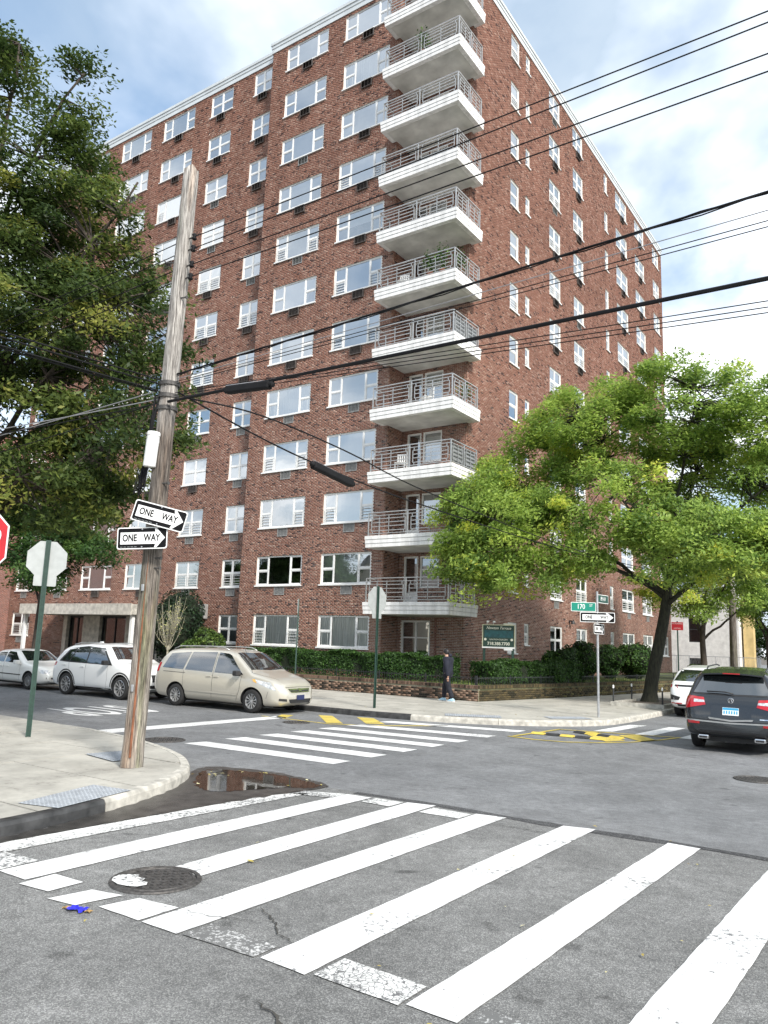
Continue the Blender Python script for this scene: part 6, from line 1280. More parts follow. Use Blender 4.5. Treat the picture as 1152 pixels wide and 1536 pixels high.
class Car:
    def __init__(s, name, label, sp, paintm, loc, ang):
        s.sp = sp; s.t = empty(name, loc, ang, label, 'car'); s.L, s.W, s.H = sp['L'], sp['W'], sp['H']; s.paint = MT[paintm]
        s.body()
    def body(s):
        sp = s.sp; L_ = s.L; xs = np.linspace(-L_/2, L_/2, 131); iv = lambda k: np.interp(xs, *np.array(sp[k]).T)
        def smooth(a, w=3): 
            k = np.hanning(2*w+1)[1:-1] if w > 1 else np.ones(1); k /= k.sum(); p = len(k)//2; return np.convolve(np.pad(a, p, mode='edge'), k, 'valid')
        top, belt, bot, wid = smooth(iv('top'), 4), smooth(iv('belt'), 4), smooth(iv('bot'), 4), smooth(iv('wid'), 3); tumble = sp.get('tumble', 0.30)
        n = 30; rings = []
        for i, x in enumerate(xs):
            wb, zb, zt = wid[i], bot[i], top[i]; bl = min(belt[i], zt-0.05); he = zt-bl; e = bl+max(he-0.09, he*0.45); ye = wb-0.045-tumble*(e-bl)
            P = [(0, zb), (wb*0.80, zb), (wb*0.955, zb+0.035), (wb*0.985, zb+(bl-zb)*0.25), (wb, zb+(bl-zb)*0.55), (wb*0.995, zb+(bl-zb)*0.80), (wb-0.03, bl), (ye, e), (ye-min(0.10, ye*0.15), e+(zt-e)*0.68), (ye*0.55, zt-(zt-e)*0.07), (0, zt)]
            P = np.array(P); dd = np.r_[0, np.cumsum(np.hypot(*np.diff(P, axis=0).T)+1e-4)]; tt = np.linspace(0, dd[-1], n); lin_ = np.c_[np.interp(tt, dd, P[:, 0]), np.interp(tt, dd, P[:, 1])]
            k = np.array([0.25, 0.5, 0.25]); sm = lin_.copy(); sm[1:-1] = 0.25*lin_[:-2]+0.5*lin_[1:-1]+0.25*lin_[2:]; rings.append(sm)
        V = []; m = MB(); q = 2*n-2
        for x, r in zip(xs, rings): V += [(x, y, z) for y, z in r] + [(x, -y, z) for y, z in r[-2:0:-1]]
        F = [(i*q+j, i*q+(j+1) % q, (i+1)*q+(j+1) % q, (i+1)*q+j) for i in range(len(xs)-1) for j in range(q)]
        F += [tuple(range(q-1, -1, -1)), tuple((len(xs)-1)*q+j for j in range(q))]
        m.add(V, F); o = m.obj('body', [s.paint, MT['black_plastic']]); fix_normals(o)
        # wheel wells are cut out of the shell
        cut = MB()
        for ax in sp['axles']:
            for sd in (-1, 1):
                y0, y1 = sd*(s.W/2-0.27), sd*(s.W/2+0.15); cut.tube([(ax, y0, sp['wr']+0.012), (ax, y1, sp['wr']+0.012)], sp['wr']+0.055, 36)
        co = cut.obj('cut', [MT['black_plastic']]); fix_normals(co); md = o.modifiers.new('b', 'BOOLEAN'); md.operation = 'DIFFERENCE'; md.object = co; md.solver = 'EXACT'
        try: md.material_mode = 'TRANSFER'
        except Exception: pass
        dg = bpy.context.evaluated_depsgraph_get(); me = bpy.data.meshes.new_from_object(o.evaluated_get(dg)); o.modifiers.clear(); old = o.data; o.data = me; me.name = 'body'; bpy.data.objects.remove(co); o.parent = s.t
        s.bo = o; smooth_angle(o, 40)
        bm = bmesh.new(); bm.from_mesh(me); s.bvh = BVHTree.FromBMesh(bm); bm.free()
        m = MB(); m.box(sp['axles'][0]-0.2, sp['axles'][1]+0.2, -s.W/2+0.3, s.W/2-0.3, 0.17, 0.32); m.box(-L_/2+0.35, L_/2-0.35, -s.W/2+0.42, s.W/2-0.42, 0.21, 0.33); m.obj('underbody', MT['black_plastic'], s.t)
        for ax in sp['axles']:
            for sd in (-1, 1): s.wheel(ax, sd)
    def wheel(s, ax, sd):
        r = s.sp['wr']; key = ('wheel', r, s.sp['spokes']); 
        if key not in QC:
            rr_ = r*s.sp.get('rim', 0.68); ty = MB(); w = 0.11
            ty.lathe([(rr_, -w), (r*0.93, -w), (r*0.985, -w*0.8), (r, -w*0.4), (r, w*0.4), (r*0.985, w*0.8), (r*0.93, w), (rr_, w*0.92), (rr_, -w)], 36, axis='y')
            rm = MB(); rm.lathe([(rr_*1.01, -0.095), (rr_*0.93, -0.105), (rr_*0.90, -0.06), (rr_*0.88, 0.02)], 36, axis='y'); rm.lathe([(0.001, -0.085), (rr_*0.16, -0.085), (rr_*0.2, -0.06), (rr_*0.2, 0)], 18, axis='y')
            ns = s.sp['spokes']; sk = s.sp.get('skew', 0.0)
            for i in range(ns):
                a = 2*math.pi*i/ns; da = s.sp.get('spoke_w', 0.16)
                def pt(rad, an, y): return (rad*math.cos(an), y, rad*math.sin(an))
                rm.add([pt(rr_*.16, a-da*1.5, -.08), pt(rr_*.16, a+da*1.5, -.08), pt(rr_*.94, a+da*.8+sk, -.092), pt(rr_*.94, a-da*.8+sk, -.092), pt(rr_*.16, a-da*1.5, -.05), pt(rr_*.16, a+da*1.5, -.05), pt(rr_*.94, a+da*.8+sk, -.06), pt(rr_*.94, a-da*.8+sk, -.06)], [(3, 2, 1, 0), (4, 5, 6, 7), (0, 1, 5, 4), (1, 2, 6, 5), (2, 3, 7, 6), (3, 0, 4, 7)])
            dk = MB(); dk.lathe([(0.001, -0.02), (rr_*0.9, -0.02), (rr_*0.9, 0.03)], 30, axis='y')
            QC[key] = (ty.mesh('tyre', MT['tyre'], True), rm.mesh('rim', MT['alloy']), dk.mesh('brake_disc', MT['black_plastic']))
        ty, rm, dk = QC[key]; w = child('wheel', ty, s.t, (ax, sd*(s.W/2-0.125), r), (0, 0, 0 if sd < 0 else math.pi)); child('rim', rm, w); child('brake_disc', dk, w)
    def hit(s, side, a, b):
        o, d = {'L': ((a, 3, b), (0, -1, 0)), 'R': ((a, -3, b), (0, 1, 0)), 'F': ((4, a, b), (-1, 0, 0)), 'B': ((-4, a, b), (1, 0, 0)), 'T': ((a, b, 4), (0, 0, -1))}[side]
        h = s.bvh.ray_cast(Vector(o), Vector(d)); return (h[0], h[1], Vector(d)) if h[0] is not None else None
    def patch(s, name, side, bot, top, mat, off=0.006, nu=12, nv=5, parent=None):
        """surface-hugging panel between two polylines given in the side's own two coordinates"""
        def pl(P, t):
            P = np.array(P, float)
            if len(P) == 1: return P[0]
            d = np.r_[0, np.cumsum(np.hypot(*np.diff(P, axis=0).T))]; d /= d[-1]; return np.array([np.interp(t, d, P[:, 0]), np.interp(t, d, P[:, 1])])
        last = [None]
        def fn(u, v):
            q = pl(bot, u)*(1-v)+pl(top, u)*v; h = s.hit(side, q[0], q[1])
            if h is None:
                p = last[0] or Vector((0, 0, 0.5)); p = Vector(p); 
                if side in 'LR': p.x, p.z = q[0], q[1]
                elif side in 'FB': p.y, p.z = q[0], q[1]
                return tuple(p)
            nrm = h[1] if h[1].dot(h[2]) < 0 else -h[1]; p = h[0]+nrm*off; last[0] = p; return tuple(p)
        m = MB(); m.grid(fn, nu, nv); o = m.obj(name, MT[mat], parent or s.t, smooth=True); return o
    def line(s, name, side, pts, w, mat, off=0.004):
        P = [Vector(p) for p in pts]; out_l, out_r = [], []
        for i, p in enumerate(P):
            d = (P[min(i+1, len(P)-1)]-P[max(i-1, 0)]).normalized(); nn = Vector((-d.y, d.x))*w/2; out_l.append(tuple(p-nn)); out_r.append(tuple(p+nn))
        return s.patch(name, side, out_l, out_r, mat, off, nu=max(8, 6*len(pts)), nv=1)
    def both(s, fn):
        for sd in 'LR': fn(sd)
    def mirror(s, x, z, mat):
        for sd in (-1, 1):
            m = MB(); m.bbox(x-0.06, x+0.10, sd*s.W/2-0.0 if sd > 0 else -s.W/2-0.20, s.W/2+0.20 if sd > 0 else -s.W/2+0.0, z-0.06, z+0.085, 0.03); m.box(x+0.0, x+0.05, min(sd*(s.W/2-0.12), sd*(s.W/2+0.02)), max(sd*(s.W/2-0.12), sd*(s.W/2+0.02)), z-0.05, z-0.01); m.obj('side_mirror', MT[mat], s.t)
    def handle(s, x, z, mat):
        for sd in 'LR':
            h = s.hit(sd, x, z)
            if h: p = h[0]; m = MB(); yy = 0.018 if sd == 'L' else -0.018; m.bbox(p.x-0.09, p.x+0.09, min(p.y, p.y+yy*1.6), max(p.y, p.y+yy*1.6), p.z-0.016, p.z+0.016, 0.006); m.obj('door_handle', MT[mat], s.t)
    def bar(s, name, pts, r, mat, n=8): m = MB(); m.tube(pts, r, n); return m.obj(name, MT[mat], s.t, smooth=True)

# ---- gold minivan
sp = dict(L=4.80, W=1.92, H=1.77, wr=0.325, axles=(-1.38, 1.45), spokes=11, skew=0.32, spoke_w=0.10, rim=0.66,
  top=[(-2.40, 0.70), (-2.36, 1.05), (-2.28, 1.30), (-2.0, 1.655), (-1.6, 1.715), (-0.6, 1.75), (0.25, 1.735), (0.62, 1.66), (1.32, 1.16), (1.6, 1.09), (2.05, 0.96), (2.27, 0.82), (2.36, 0.68), (2.40, 0.55)],
  belt=[(-2.4, 0.68), (-2.3, 1.03), (-1.5, 1.06), (0, 1.02), (1.2, 0.98), (1.8, 0.90), (2.3, 0.74), (2.4, 0.53)], bot=[(-2.4, 0.42), (-2.2, 0.27), (-1.8, 0.22), (1.9, 0.20), (2.25, 0.22), (2.4, 0.32)],
  wid=[(-2.4, 0.74), (-2.35, 0.86), (-2.2, 0.925), (-1.5, 0.955), (0.5, 0.96), (1.6, 0.94), (2.05, 0.87), (2.25, 0.76), (2.36, 0.62), (2.4, 0.50)])
c = Car('minivan', 'gold minivan parked foremost at the kerb before the hedge', sp, 'paint_gold', (-17.22, 17.18, 0), R(2.5))
def mv(sd):
    c.patch('quarter_window', sd, [(-2.02, 1.11), (-1.15, 1.08)], [(-1.80, 1.53), (-1.02, 1.60)], 'car_glass'); c.patch('sliding_window', sd, [(-1.08, 1.08), (-0.02, 1.05)], [(-0.95, 1.605), (-0.02, 1.625)], 'car_glass')
    c.patch('front_window', sd, [(0.06, 1.05), (0.95, 1.03), (1.10, 1.03)], [(0.06, 1.625), (0.40, 1.60), (0.52, 1.555)], 'car_glass')
    for pts in ([(-1.12, 1.05), (-1.10, 0.5), (-0.95, 0.30)], [(0.02, 1.62), (0.02, 0.5), (0.0, 0.27)], [(1.06, 1.0), (1.02, 0.6), (0.9, 0.3)]): c.line('door_seam', sd, pts, 0.010, 'black_plastic', 0.003)
    c.line('side_moulding', sd, [(-0.98, 0.50), (0.95, 0.48)], 0.05, 'paint_gold', 0.018); c.line('slide_rail', sd, [(-1.95, 1.0), (-1.05, 0.985)], 0.014, 'black_plastic', 0.003)
    s_ = 1 if sd == 'L' else -1; c.bar('roof_rail', [(-1.85, s_*0.60, 1.68), (-1.6, s_*0.615, 1.765), (-0.4, s_*0.625, 1.79), (0.1, s_*0.62, 1.775), (0.3, s_*0.61, 1.70)], 0.018, 'aluminium')
    c.patch('headlight', sd, [(1.60, 0.84), (2.18, 0.64)], [(1.52, 0.93), (2.0, 0.86)], 'lamp_clear', 0.006, 10, 4); c.patch('turn_lamp', sd, [(1.50, 0.86), (1.62, 0.83)], [(1.44, 0.93), (1.54, 0.93)], 'lamp_amber', 0.008, 4, 3)
    c.patch('tail_light', sd, [(-2.32, 0.98), (-2.14, 0.98)], [(-2.26, 1.28), (-2.10, 1.24)], 'lamp_red', 0.008, 5, 4)
c.both(mv); c.handle(-0.12, 0.93, 'paint_gold'); c.handle(0.16, 0.93, 'paint_gold'); c.mirror(0.98, 1.06, 'black_plastic')
c.patch('windscreen', 'T', [(1.26, -0.74), (1.34, 0), (1.26, 0.74)], [(0.60, -0.60), (0.66, 0), (0.60, 0.60)], 'car_glass', 0.006, 16, 8)
c.patch('front_grille', 'F', [(-0.40, 0.60), (0.40, 0.60)], [(-0.48, 0.70), (0.48, 0.70)], 'chrome', 0.008, 12, 3); c.patch('grille_slot', 'F', [(-0.36, 0.625), (0.36, 0.625)], [(-0.42, 0.655), (0.42, 0.655)], 'black_plastic', 0.014, 10, 2)
c.patch('emblem', 'F', [(-0.07, 0.62), (0.07, 0.62)], [(-0.07, 0.70), (0.07, 0.70)], 'chrome', 0.022, 4, 3); c.patch('air_intake', 'F', [(-0.45, 0.31), (0.45, 0.31)], [(-0.50, 0.42), (0.50, 0.42)], 'black_plastic', 0.006, 10, 3)
for s_ in (-1, 1): c.patch('fog_recess', 'F', [(s_*0.55, 0.36), (s_*0.74, 0.38)], [(s_*0.56, 0.43), (s_*0.74, 0.44)], 'black_plastic', 0.006, 5, 3)
c.patch('licence_plate', 'F', [(-0.17, 0.40), (0.17, 0.40)], [(-0.17, 0.53), (0.17, 0.53)], 'plate_navy', 0.024, 3, 2); c.patch('rear_window', 'B', [(-0.66, 1.10), (0.66, 1.10)], [(-0.56, 1.52), (0.56, 1.52)], 'car_glass', 0.006, 10, 5)
for y in (-0.28, 0.30): c.bar('wiper', [(1.30, y, 1.185), (1.20, y+0.38, 1.255)], 0.008, 'black_plastic', 5)
for s_ in (-1, 1): c.line('bonnet_seam', 'T', [(1.38, s_*0.80), (1.7, s_*0.74), (2.08, s_*0.55)], 0.010, 'black_plastic', 0.003); c.line('bumper_seam', 'R' if s_ < 0 else 'L', [(1.98, 0.62), (1.92, 0.42)], 0.008, 'black_plastic', 0.003)
c.line('bonnet_seam', 'F', [(-0.55, 0.735), (0, 0.745), (0.55, 0.735)], 0.010, 'black_plastic', 0.003)
c.bar('antenna', [(1.35, -0.80, 1.10), (1.02, -0.84, 1.85)], 0.005, 'black_plastic', 5)
c.t.scale = (1.06, 1, 1)
for q in c.t.children:
    if q.name.startswith('wheel'): q.scale = (1/1.06, 1, 1)
# ---- white SUV behind it
sp = dict(L=4.58, W=1.92, H=1.76, wr=0.36, axles=(-1.36, 1.38), spokes=10, spoke_w=0.09, rim=0.72,
  top=[(-2.29, 0.62), (-2.26, 0.98), (-2.16, 1.18), (-1.80, 1.58), (-1.5, 1.665), (-0.6, 1.735), (0.1, 1.72), (0.45, 1.65), (1.02, 1.24), (1.25, 1.16), (1.85, 1.08), (2.13, 0.97), (2.24, 0.80), (2.29, 0.6)],
  belt=[(-2.29, 0.6), (-2.2, 1.0), (-1.6, 1.10), (0, 1.07), (1.0, 1.03), (1.8, 0.97), (2.2, 0.84), (2.29, 0.58)], bot=[(-2.29, 0.42), (-2.1, 0.30), (-1.7, 0.25), (1.8, 0.24), (2.15, 0.26), (2.29, 0.36)],
  wid=[(-2.29, 0.70), (-2.24, 0.85), (-2.05, 0.93), (-1.4, 0.96), (0, 0.945), (1.4, 0.96), (1.95, 0.90), (2.15, 0.80), (2.25, 0.66), (2.29, 0.55)])
c = Car('suv', 'white SUV parked between the gold minivan and the white sedan', sp, 'paint_car_white', (-22.55, 16.95, 0), R(2))
def sv(sd):
    c.patch('window_surround', sd, [(-1.86, 1.10), (-1.5, 1.08), (0.92, 1.05)], [(-1.42, 1.54), (-0.6, 1.63), (0.30, 1.58)], 'black_plastic', 0.003, 20, 6)
    c.patch('quarter_window', sd, [(-1.72, 1.13), (-1.30, 1.115)], [(-1.35, 1.50), (-1.06, 1.555)], 'car_glass'); c.patch('rear_side_window', sd, [(-1.25, 1.115), (-0.42, 1.095)], [(-1.01, 1.56), (-0.42, 1.60)], 'car_glass'); c.patch('front_window', sd, [(-0.36, 1.095), (0.80, 1.075)], [(-0.36, 1.60), (0.26, 1.555)], 'car_glass')
    for pts in ([(-0.39, 1.07), (-0.39, 0.6), (-0.38, 0.30)], [(0.72, 1.04), (0.74, 0.6), (0.66, 0.30)], [(-1.28, 1.09), (-1.22, 0.80), (-0.95, 0.62)]): c.line('door_seam', sd, pts, 0.008, 'black_plastic', 0.003)
    c.line('sill_trim', sd, [(-0.92, 0.30), (0.92, 0.30)], 0.05, 'black_plastic', 0.006); s_ = 1 if sd == 'L' else -1
    for ax in (-1.36, 1.38):
        P = [(ax+0.462*math.cos(R(a)), 0.372+0.462*math.sin(R(a))) for a in range(0, 181, 10)]; c.line('arch_trim', sd, P, 0.045, 'black_plastic', 0.005)
    c.patch('headlight', sd, [(1.90, 0.80), (2.16, 0.76)], [(1.84, 0.92), (2.10, 0.90)], 'lamp_clear', 0.006, 6, 4); c.patch('tail_light', sd, [(-2.24, 0.90), (-1.98, 0.95)], [(-2.17, 1.08), (-1.95, 1.06)], 'lamp_red', 0.006, 6, 4)
    c.bar('roof_rail', [(-1.5, s_*0.60, 1.66), (-1.2, s_*0.615, 1.715), (-0.2, s_*0.625, 1.755), (0.1, s_*0.62, 1.73)], 0.016, 'aluminium')
c.both(sv); c.handle(-0.55, 0.96, 'paint_car_white'); c.handle(-1.5, 0.99, 'paint_car_white'); c.mirror(0.72, 1.12, 'black_plastic')
c.patch('windscreen', 'T', [(0.98, -0.76), (1.06, 0), (0.98, 0.76)], [(0.42, -0.60), (0.48, 0), (0.42, 0.60)], 'car_glass', 0.006, 16, 8); c.patch('front_grille', 'F', [(-0.42, 0.58), (0.42, 0.58)], [(-0.42, 0.80), (0.42, 0.80)], 'black_plastic', 0.008, 8, 4); c.patch('air_intake', 'F', [(-0.6, 0.38), (0.6, 0.38)], [(-0.6, 0.48), (0.6, 0.48)], 'black_plastic', 0.008, 8, 3); c.patch('rear_window', 'B', [(-0.6, 1.15), (0.6, 1.15)], [(-0.52, 1.48), (0.52, 1.48)], 'car_glass', 0.006, 8, 4)
m = MB(); m.bbox(-0.95, -0.78, -0.02, 0.02, 1.72, 1.785, 0.012); m.obj('shark_fin', MT['paint_car_white'], c.t)
# ---- white sedan
sp = dict(L=4.45, W=1.72, H=1.42, wr=0.30, axles=(-1.25, 1.30), spokes=14, spoke_w=0.06, rim=0.62,
  top=[(-2.22, 0.60), (-2.19, 0.86), (-2.05, 0.96), (-1.55, 1.00), (-1.32, 1.06), (-0.82, 1.36), (-0.2, 1.41), (0.25, 1.38), (0.95, 0.99), (1.2, 0.93), (1.9, 0.84), (2.14, 0.74), (2.22, 0.5)],
  belt=[(-2.22, 0.58), (-2.1, 0.86), (0, 0.90), (1.0, 0.87), (1.9, 0.79), (2.22, 0.48)], bot=[(-2.22, 0.40), (-2.0, 0.24), (1.9, 0.22), (2.22, 0.30)], wid=[(-2.22, 0.70), (-2.15, 0.80), (-1.9, 0.85), (1.7, 0.86), (2.08, 0.78), (2.22, 0.64)])
c = Car('sedan', 'older white sedan parked behind the white SUV near the entrance', sp, 'paint_old_white', (-27.75, 16.95, 0), R(2))
def sd_(sd):
    c.patch('rear_side_window', sd, [(-1.12, 0.95), (-0.30, 0.925)], [(-0.78, 1.28), (-0.30, 1.31)], 'car_glass'); c.patch('front_window', sd, [(-0.22, 0.925), (0.74, 0.905)], [(-0.22, 1.31), (0.22, 1.285)], 'car_glass')
    for pts in ([(-0.26, 0.9), (-0.26, 0.28)], [(0.78, 0.88), (0.76, 0.3)]): c.line('door_seam', sd, pts, 0.008, 'black_plastic', 0.003)
    c.line('side_moulding', sd, [(-0.85, 0.52), (0.85, 0.50)], 0.035, 'black_plastic', 0.008); c.patch('headlight', sd, [(1.92, 0.60), (2.17, 0.58)], [(1.92, 0.72), (2.13, 0.70)], 'lamp_clear', 0.006, 6, 3)
c.both(sd_); c.handle(-0.40, 0.78, 'paint_old_white'); c.handle(0.0, 0.78, 'paint_old_white'); c.mirror(0.70, 0.93, 'paint_old_white')
c.patch('windscreen', 'T', [(0.90, -0.66), (0.96, 0), (0.90, 0.66)], [(0.28, -0.54), (0.34, 0), (0.28, 0.54)], 'car_glass', 0.006, 14, 8); c.patch('front_grille', 'F', [(-0.4, 0.56), (0.4, 0.56)], [(-0.4, 0.66), (0.4, 0.66)], 'black_plastic', 0.008, 6, 3); c.patch('bumper_strip', 'F', [(-0.7, 0.40), (0.7, 0.40)], [(-0.7, 0.46), (0.7, 0.46)], 'black_plastic', 0.01, 8, 2)
c.patch('rear_window', 'T', [(-1.28, -0.6), (-1.32, 0), (-1.28, 0.6)], [(-0.80, -0.5), (-0.80, 0), (-0.80, 0.5)], 'car_glass', 0.006, 10, 6)
# ---- dark grey SUV seen from behind
sp = dict(L=4.78, W=1.94, H=1.80, wr=0.37, axles=(-1.36, 1.42), spokes=7, spoke_w=0.16, rim=0.7, tumble=0.34,
  top=[(-2.39, 0.62), (-2.37, 0.86), (-2.30, 1.10), (-2.22, 1.20), (-1.88, 1.66), (-1.62, 1.735), (-0.6, 1.79), (0.15, 1.77), (0.5, 1.69), (1.15, 1.24), (1.4, 1.16), (1.95, 1.06), (2.25, 0.92), (2.36, 0.75), (2.39, 0.6)],
  belt=[(-2.39, 0.60), (-2.30, 1.06), (-1.6, 1.13), (0, 1.09), (1.1, 1.05), (1.9, 0.97), (2.3, 0.80), (2.39, 0.58)], bot=[(-2.39, 0.46), (-2.33, 0.36), (-2.1, 0.30), (-1.7, 0.25), (1.8, 0.24), (2.25, 0.28), (2.39, 0.4)],
  wid=[(-2.39, 0.74), (-2.36, 0.86), (-2.28, 0.93), (-2.0, 0.965), (-1.4, 0.97), (0, 0.95), (1.4, 0.965), (2.0, 0.90), (2.25, 0.78), (2.36, 0.62), (2.39, 0.5)])
c = Car('suv', 'dark grey SUV driving away up the side street, rear towards the crossing', sp, 'paint_grey', (-3.52, 20.42, 0), R(91.5))
def av(sd):
    c.patch('window_surround', sd, [(-1.95, 1.16), (-1.5, 1.14), (1.02, 1.08)], [(-1.62, 1.58), (-0.6, 1.67), (0.36, 1.62)], 'black_plastic', 0.003, 20, 6)
    c.patch('quarter_window', sd, [(-1.86, 1.18), (-1.32, 1.16)], [(-1.56, 1.555), (-1.2, 1.60)], 'car_glass'); c.patch('rear_side_window', sd, [(-1.25, 1.155), (-0.42, 1.13)], [(-1.14, 1.60), (-0.42, 1.64)], 'car_glass'); c.patch('front_window', sd, [(-0.36, 1.13), (0.92, 1.10)], [(-0.36, 1.64), (0.32, 1.59)], 'car_glass')
    for pts in ([(-0.39, 1.1), (-0.39, 0.3)], [(0.82, 1.05), (0.8, 0.3)], [(-1.25, 1.13), (-1.2, 0.85), (-0.95, 0.66)]): c.line('door_seam', sd, pts, 0.008, 'black_plastic', 0.003)
    c.line('sill_trim', sd, [(-0.92, 0.31), (0.95, 0.30)], 0.06, 'black_plastic', 0.006); c.patch('headlight', sd, [(1.95, 0.76), (2.25, 0.72)], [(1.9, 0.9), (2.16, 0.88)], 'lamp_clear', 0.006, 6, 4)
    c.patch('tail_light', sd, [(-2.30, 0.90), (-2.06, 0.95)], [(-2.22, 1.15), (-1.92, 1.10)], 'lamp_red', 0.010, 7, 5); s_ = 1 if sd == 'L' else -1
    c.bar('roof_rail', [(-1.5, s_*0.60, 1.70), (-1.3, s_*0.61, 1.78), (-0.2, s_*0.62, 1.82), (0.1, s_*0.615, 1.79)], 0.016, 'black_plastic')
    # rear face, each half
    c.patch('tail_light', 'B', [(s_*0.50, 0.98), (s_*0.90, 0.89)], [(s_*0.54, 1.13), (s_*0.91, 1.16)], 'lamp_red', 0.010, 8, 5); c.patch('reverse_lamp', 'B', [(s_*0.52, 1.03), (s_*0.74, 1.02)], [(s_*0.53, 1.075), (s_*0.74, 1.085)], 'lamp_clear', 0.015, 5, 2)
    c.patch('bumper_reflector', 'B', [(s_*0.62, 0.585), (s_*0.86, 0.585)], [(s_*0.62, 0.635), (s_*0.87, 0.645)], 'lamp_red', 0.010, 5, 2)
    p = Vector((-2.34, s_*0.55, 0.33)); m = MB(); m.bbox(-2.42, -2.1, s_*0.55-0.11, s_*0.55+0.11, 0.275, 0.365, 0.025); ex = m.obj('exhaust_tip', MT['chrome'], c.t); m = MB(); m.bbox(-2.424, -2.2, s_*0.55-0.085, s_*0.55+0.085, 0.295, 0.345, 0.015); m.obj('exhaust_bore', MT['black_plastic'], ex)
    c.line('tailgate_seam', 'B', [(s_*0.80, 0.89), (s_*0.83, 0.78), (s_*0.80, 0.69), (s_*0.1, 0.665)], 0.010, 'black_plastic', 0.004)
c.both(av); c.handle(-0.55, 0.99, 'paint_grey'); c.handle(0.3, 0.97, 'paint_grey'); c.mirror(0.85, 1.16, 'paint_grey')
c.patch('windscreen', 'T', [(1.10, -0.78), (1.18, 0), (1.10, 0.78)], [(0.48, -0.62), (0.52, 0), (0.48, 0.62)], 'car_glass', 0.006, 14, 8)
c.patch('window_surround', 'B', [(-0.80, 1.20), (0, 1.185), (0.80, 1.20)], [(-0.60, 1.655), (0, 1.69), (0.60, 1.655)], 'black_plastic', 0.004, 18, 8)
c.patch('rear_window', 'B', [(-0.76, 1.225), (0, 1.215), (0.76, 1.225)], [(-0.58, 1.60), (0, 1.63), (0.58, 1.60)], 'car_glass', 0.009, 18, 8)
m = MB(); m.grid(lambda u, v: (-2.10+v*0.38+0.05*(2*u-1)**2, (u-0.5)*1.24, 1.665+0.09*v-0.035*(2*u-1)**2), 14, 4); m.grid(lambda u, v: (-2.10+v*0.38+0.05*(2*u-1)**2, (u-0.5)*1.24, 1.635+0.09*v-0.035*(2*u-1)**2), 14, 4, flip=True); m.grid(lambda u, v: (-2.10+0.05*(2*u-1)**2, (u-0.5)*1.24, 1.635+0.03*v-0.035*(2*u-1)**2), 14, 1); m.obj('roof_spoiler', MT['paint_grey'], c.t, smooth=True)
m = MB(); m.box(-2.108, -2.09, -0.17, 0.17, 1.64, 1.662); m.obj('brake_light', MT['lamp_red'], c.t)
c.bar('wiper', [(-2.255, -0.05, 1.235), (-2.235, 0.12, 1.265), (-2.225, 0.48, 1.262)], 0.014, 'black_plastic', 6)
c.patch('plate_recess', 'B', [(-0.40, 0.76), (0, 0.735), (0.40, 0.76)], [(-0.38, 0.97), (0, 0.98), (0.38, 0.97)], 'paint_grey', 0.004, 8, 3); c.patch('licence_plate', 'B', [(-0.16, 0.79), (0.16, 0.79)], [(-0.16, 0.945), (0.16, 0.945)], 'plate_white', 0.012, 4, 3); c.patch('plate_band', 'B', [(-0.155, 0.895), (0.155, 0.895)], [(-0.155, 0.94), (0.155, 0.94)], 'plate_blue', 0.014, 4, 2)
for i in range(6): x = -0.125+i*0.05; c.patch('plate_character', 'B', [(x-0.014, 0.815), (x+0.014, 0.815)], [(x-0.014, 0.88), (x+0.014, 0.88)], 'plate_blue', 0.014, 2, 2)
c.patch('chrome_garnish', 'B', [(-0.42, 0.70), (0, 0.665), (0.42, 0.70)], [(-0.44, 0.735), (0, 0.70), (0.44, 0.735)], 'aluminium', 0.024, 24, 1)
c.line('bumper_crease', 'B', [(-0.90, 0.655), (0, 0.63), (0.90, 0.655)], 0.03, 'aluminium', 0.012); c.line('bumper_seam', 'B', [(-0.84, 0.69), (0, 0.66), (0.84, 0.69)], 0.012, 'black_plastic', 0.006)
h = c.hit('B', 0, 1.09); m = MB(); P = [(h[0].x-0.012, 0.052*math.cos(a), 1.09+0.052*math.sin(a)) for a in [i*2*math.pi/20 for i in range(21)]]; m.tube(P, 0.008, 6); m.tube([(h[0].x-0.012, -0.03, 1.05), (h[0].x-0.012, -0.008, 1.13)], 0.007, 5); m.tube([(h[0].x-0.012, 0.03, 1.05), (h[0].x-0.012, 0.008, 1.13)], 0.007, 5); m.obj('emblem', MT['chrome'], c.t)
c.patch('model_badge', 'B', [(-0.72, 0.735), (-0.56, 0.735)], [(-0.72, 0.755), (-0.56, 0.755)], 'chrome', 0.010, 4, 1)
c.patch('bumper_underside', 'B', [(-0.66, 0.39), (0.66, 0.39)], [(-0.74, 0.46), (0.74, 0.46)], 'black_plastic', 0.006, 12, 2)
# ---- white SUV parked at the side kerb
sp = dict(L=4.6, W=1.88, H=1.70, wr=0.35, axles=(-1.33, 1.36), spokes=7, spoke_w=0.14, rim=0.7,
  top=[(-2.30, 0.60), (-2.28, 0.92), (-2.20, 1.10), (-1.80, 1.52), (-1.55, 1.60), (-0.6, 1.68), (0.15, 1.66), (0.5, 1.58), (1.1, 1.17), (1.35, 1.10), (1.95, 1.0), (2.2, 0.86), (2.30, 0.6)],
  belt=[(-2.30, 0.58), (-2.22, 1.0), (-1.6, 1.07), (0, 1.04), (1.1, 1.0), (1.9, 0.92), (2.3, 0.58)], bot=[(-2.30, 0.46), (-2.2, 0.33), (-1.7, 0.25), (1.8, 0.24), (2.3, 0.38)], wid=[(-2.30, 0.72), (-2.26, 0.84), (-2.1, 0.92), (-1.4, 0.94), (1.4, 0.94), (2.0, 0.87), (2.2, 0.72), (2.30, 0.55)])
c = Car('suv', 'white SUV with black rear window parked at the side street kerb', sp, 'paint_car_white', (-6.05, 28.95, 0), R(90))
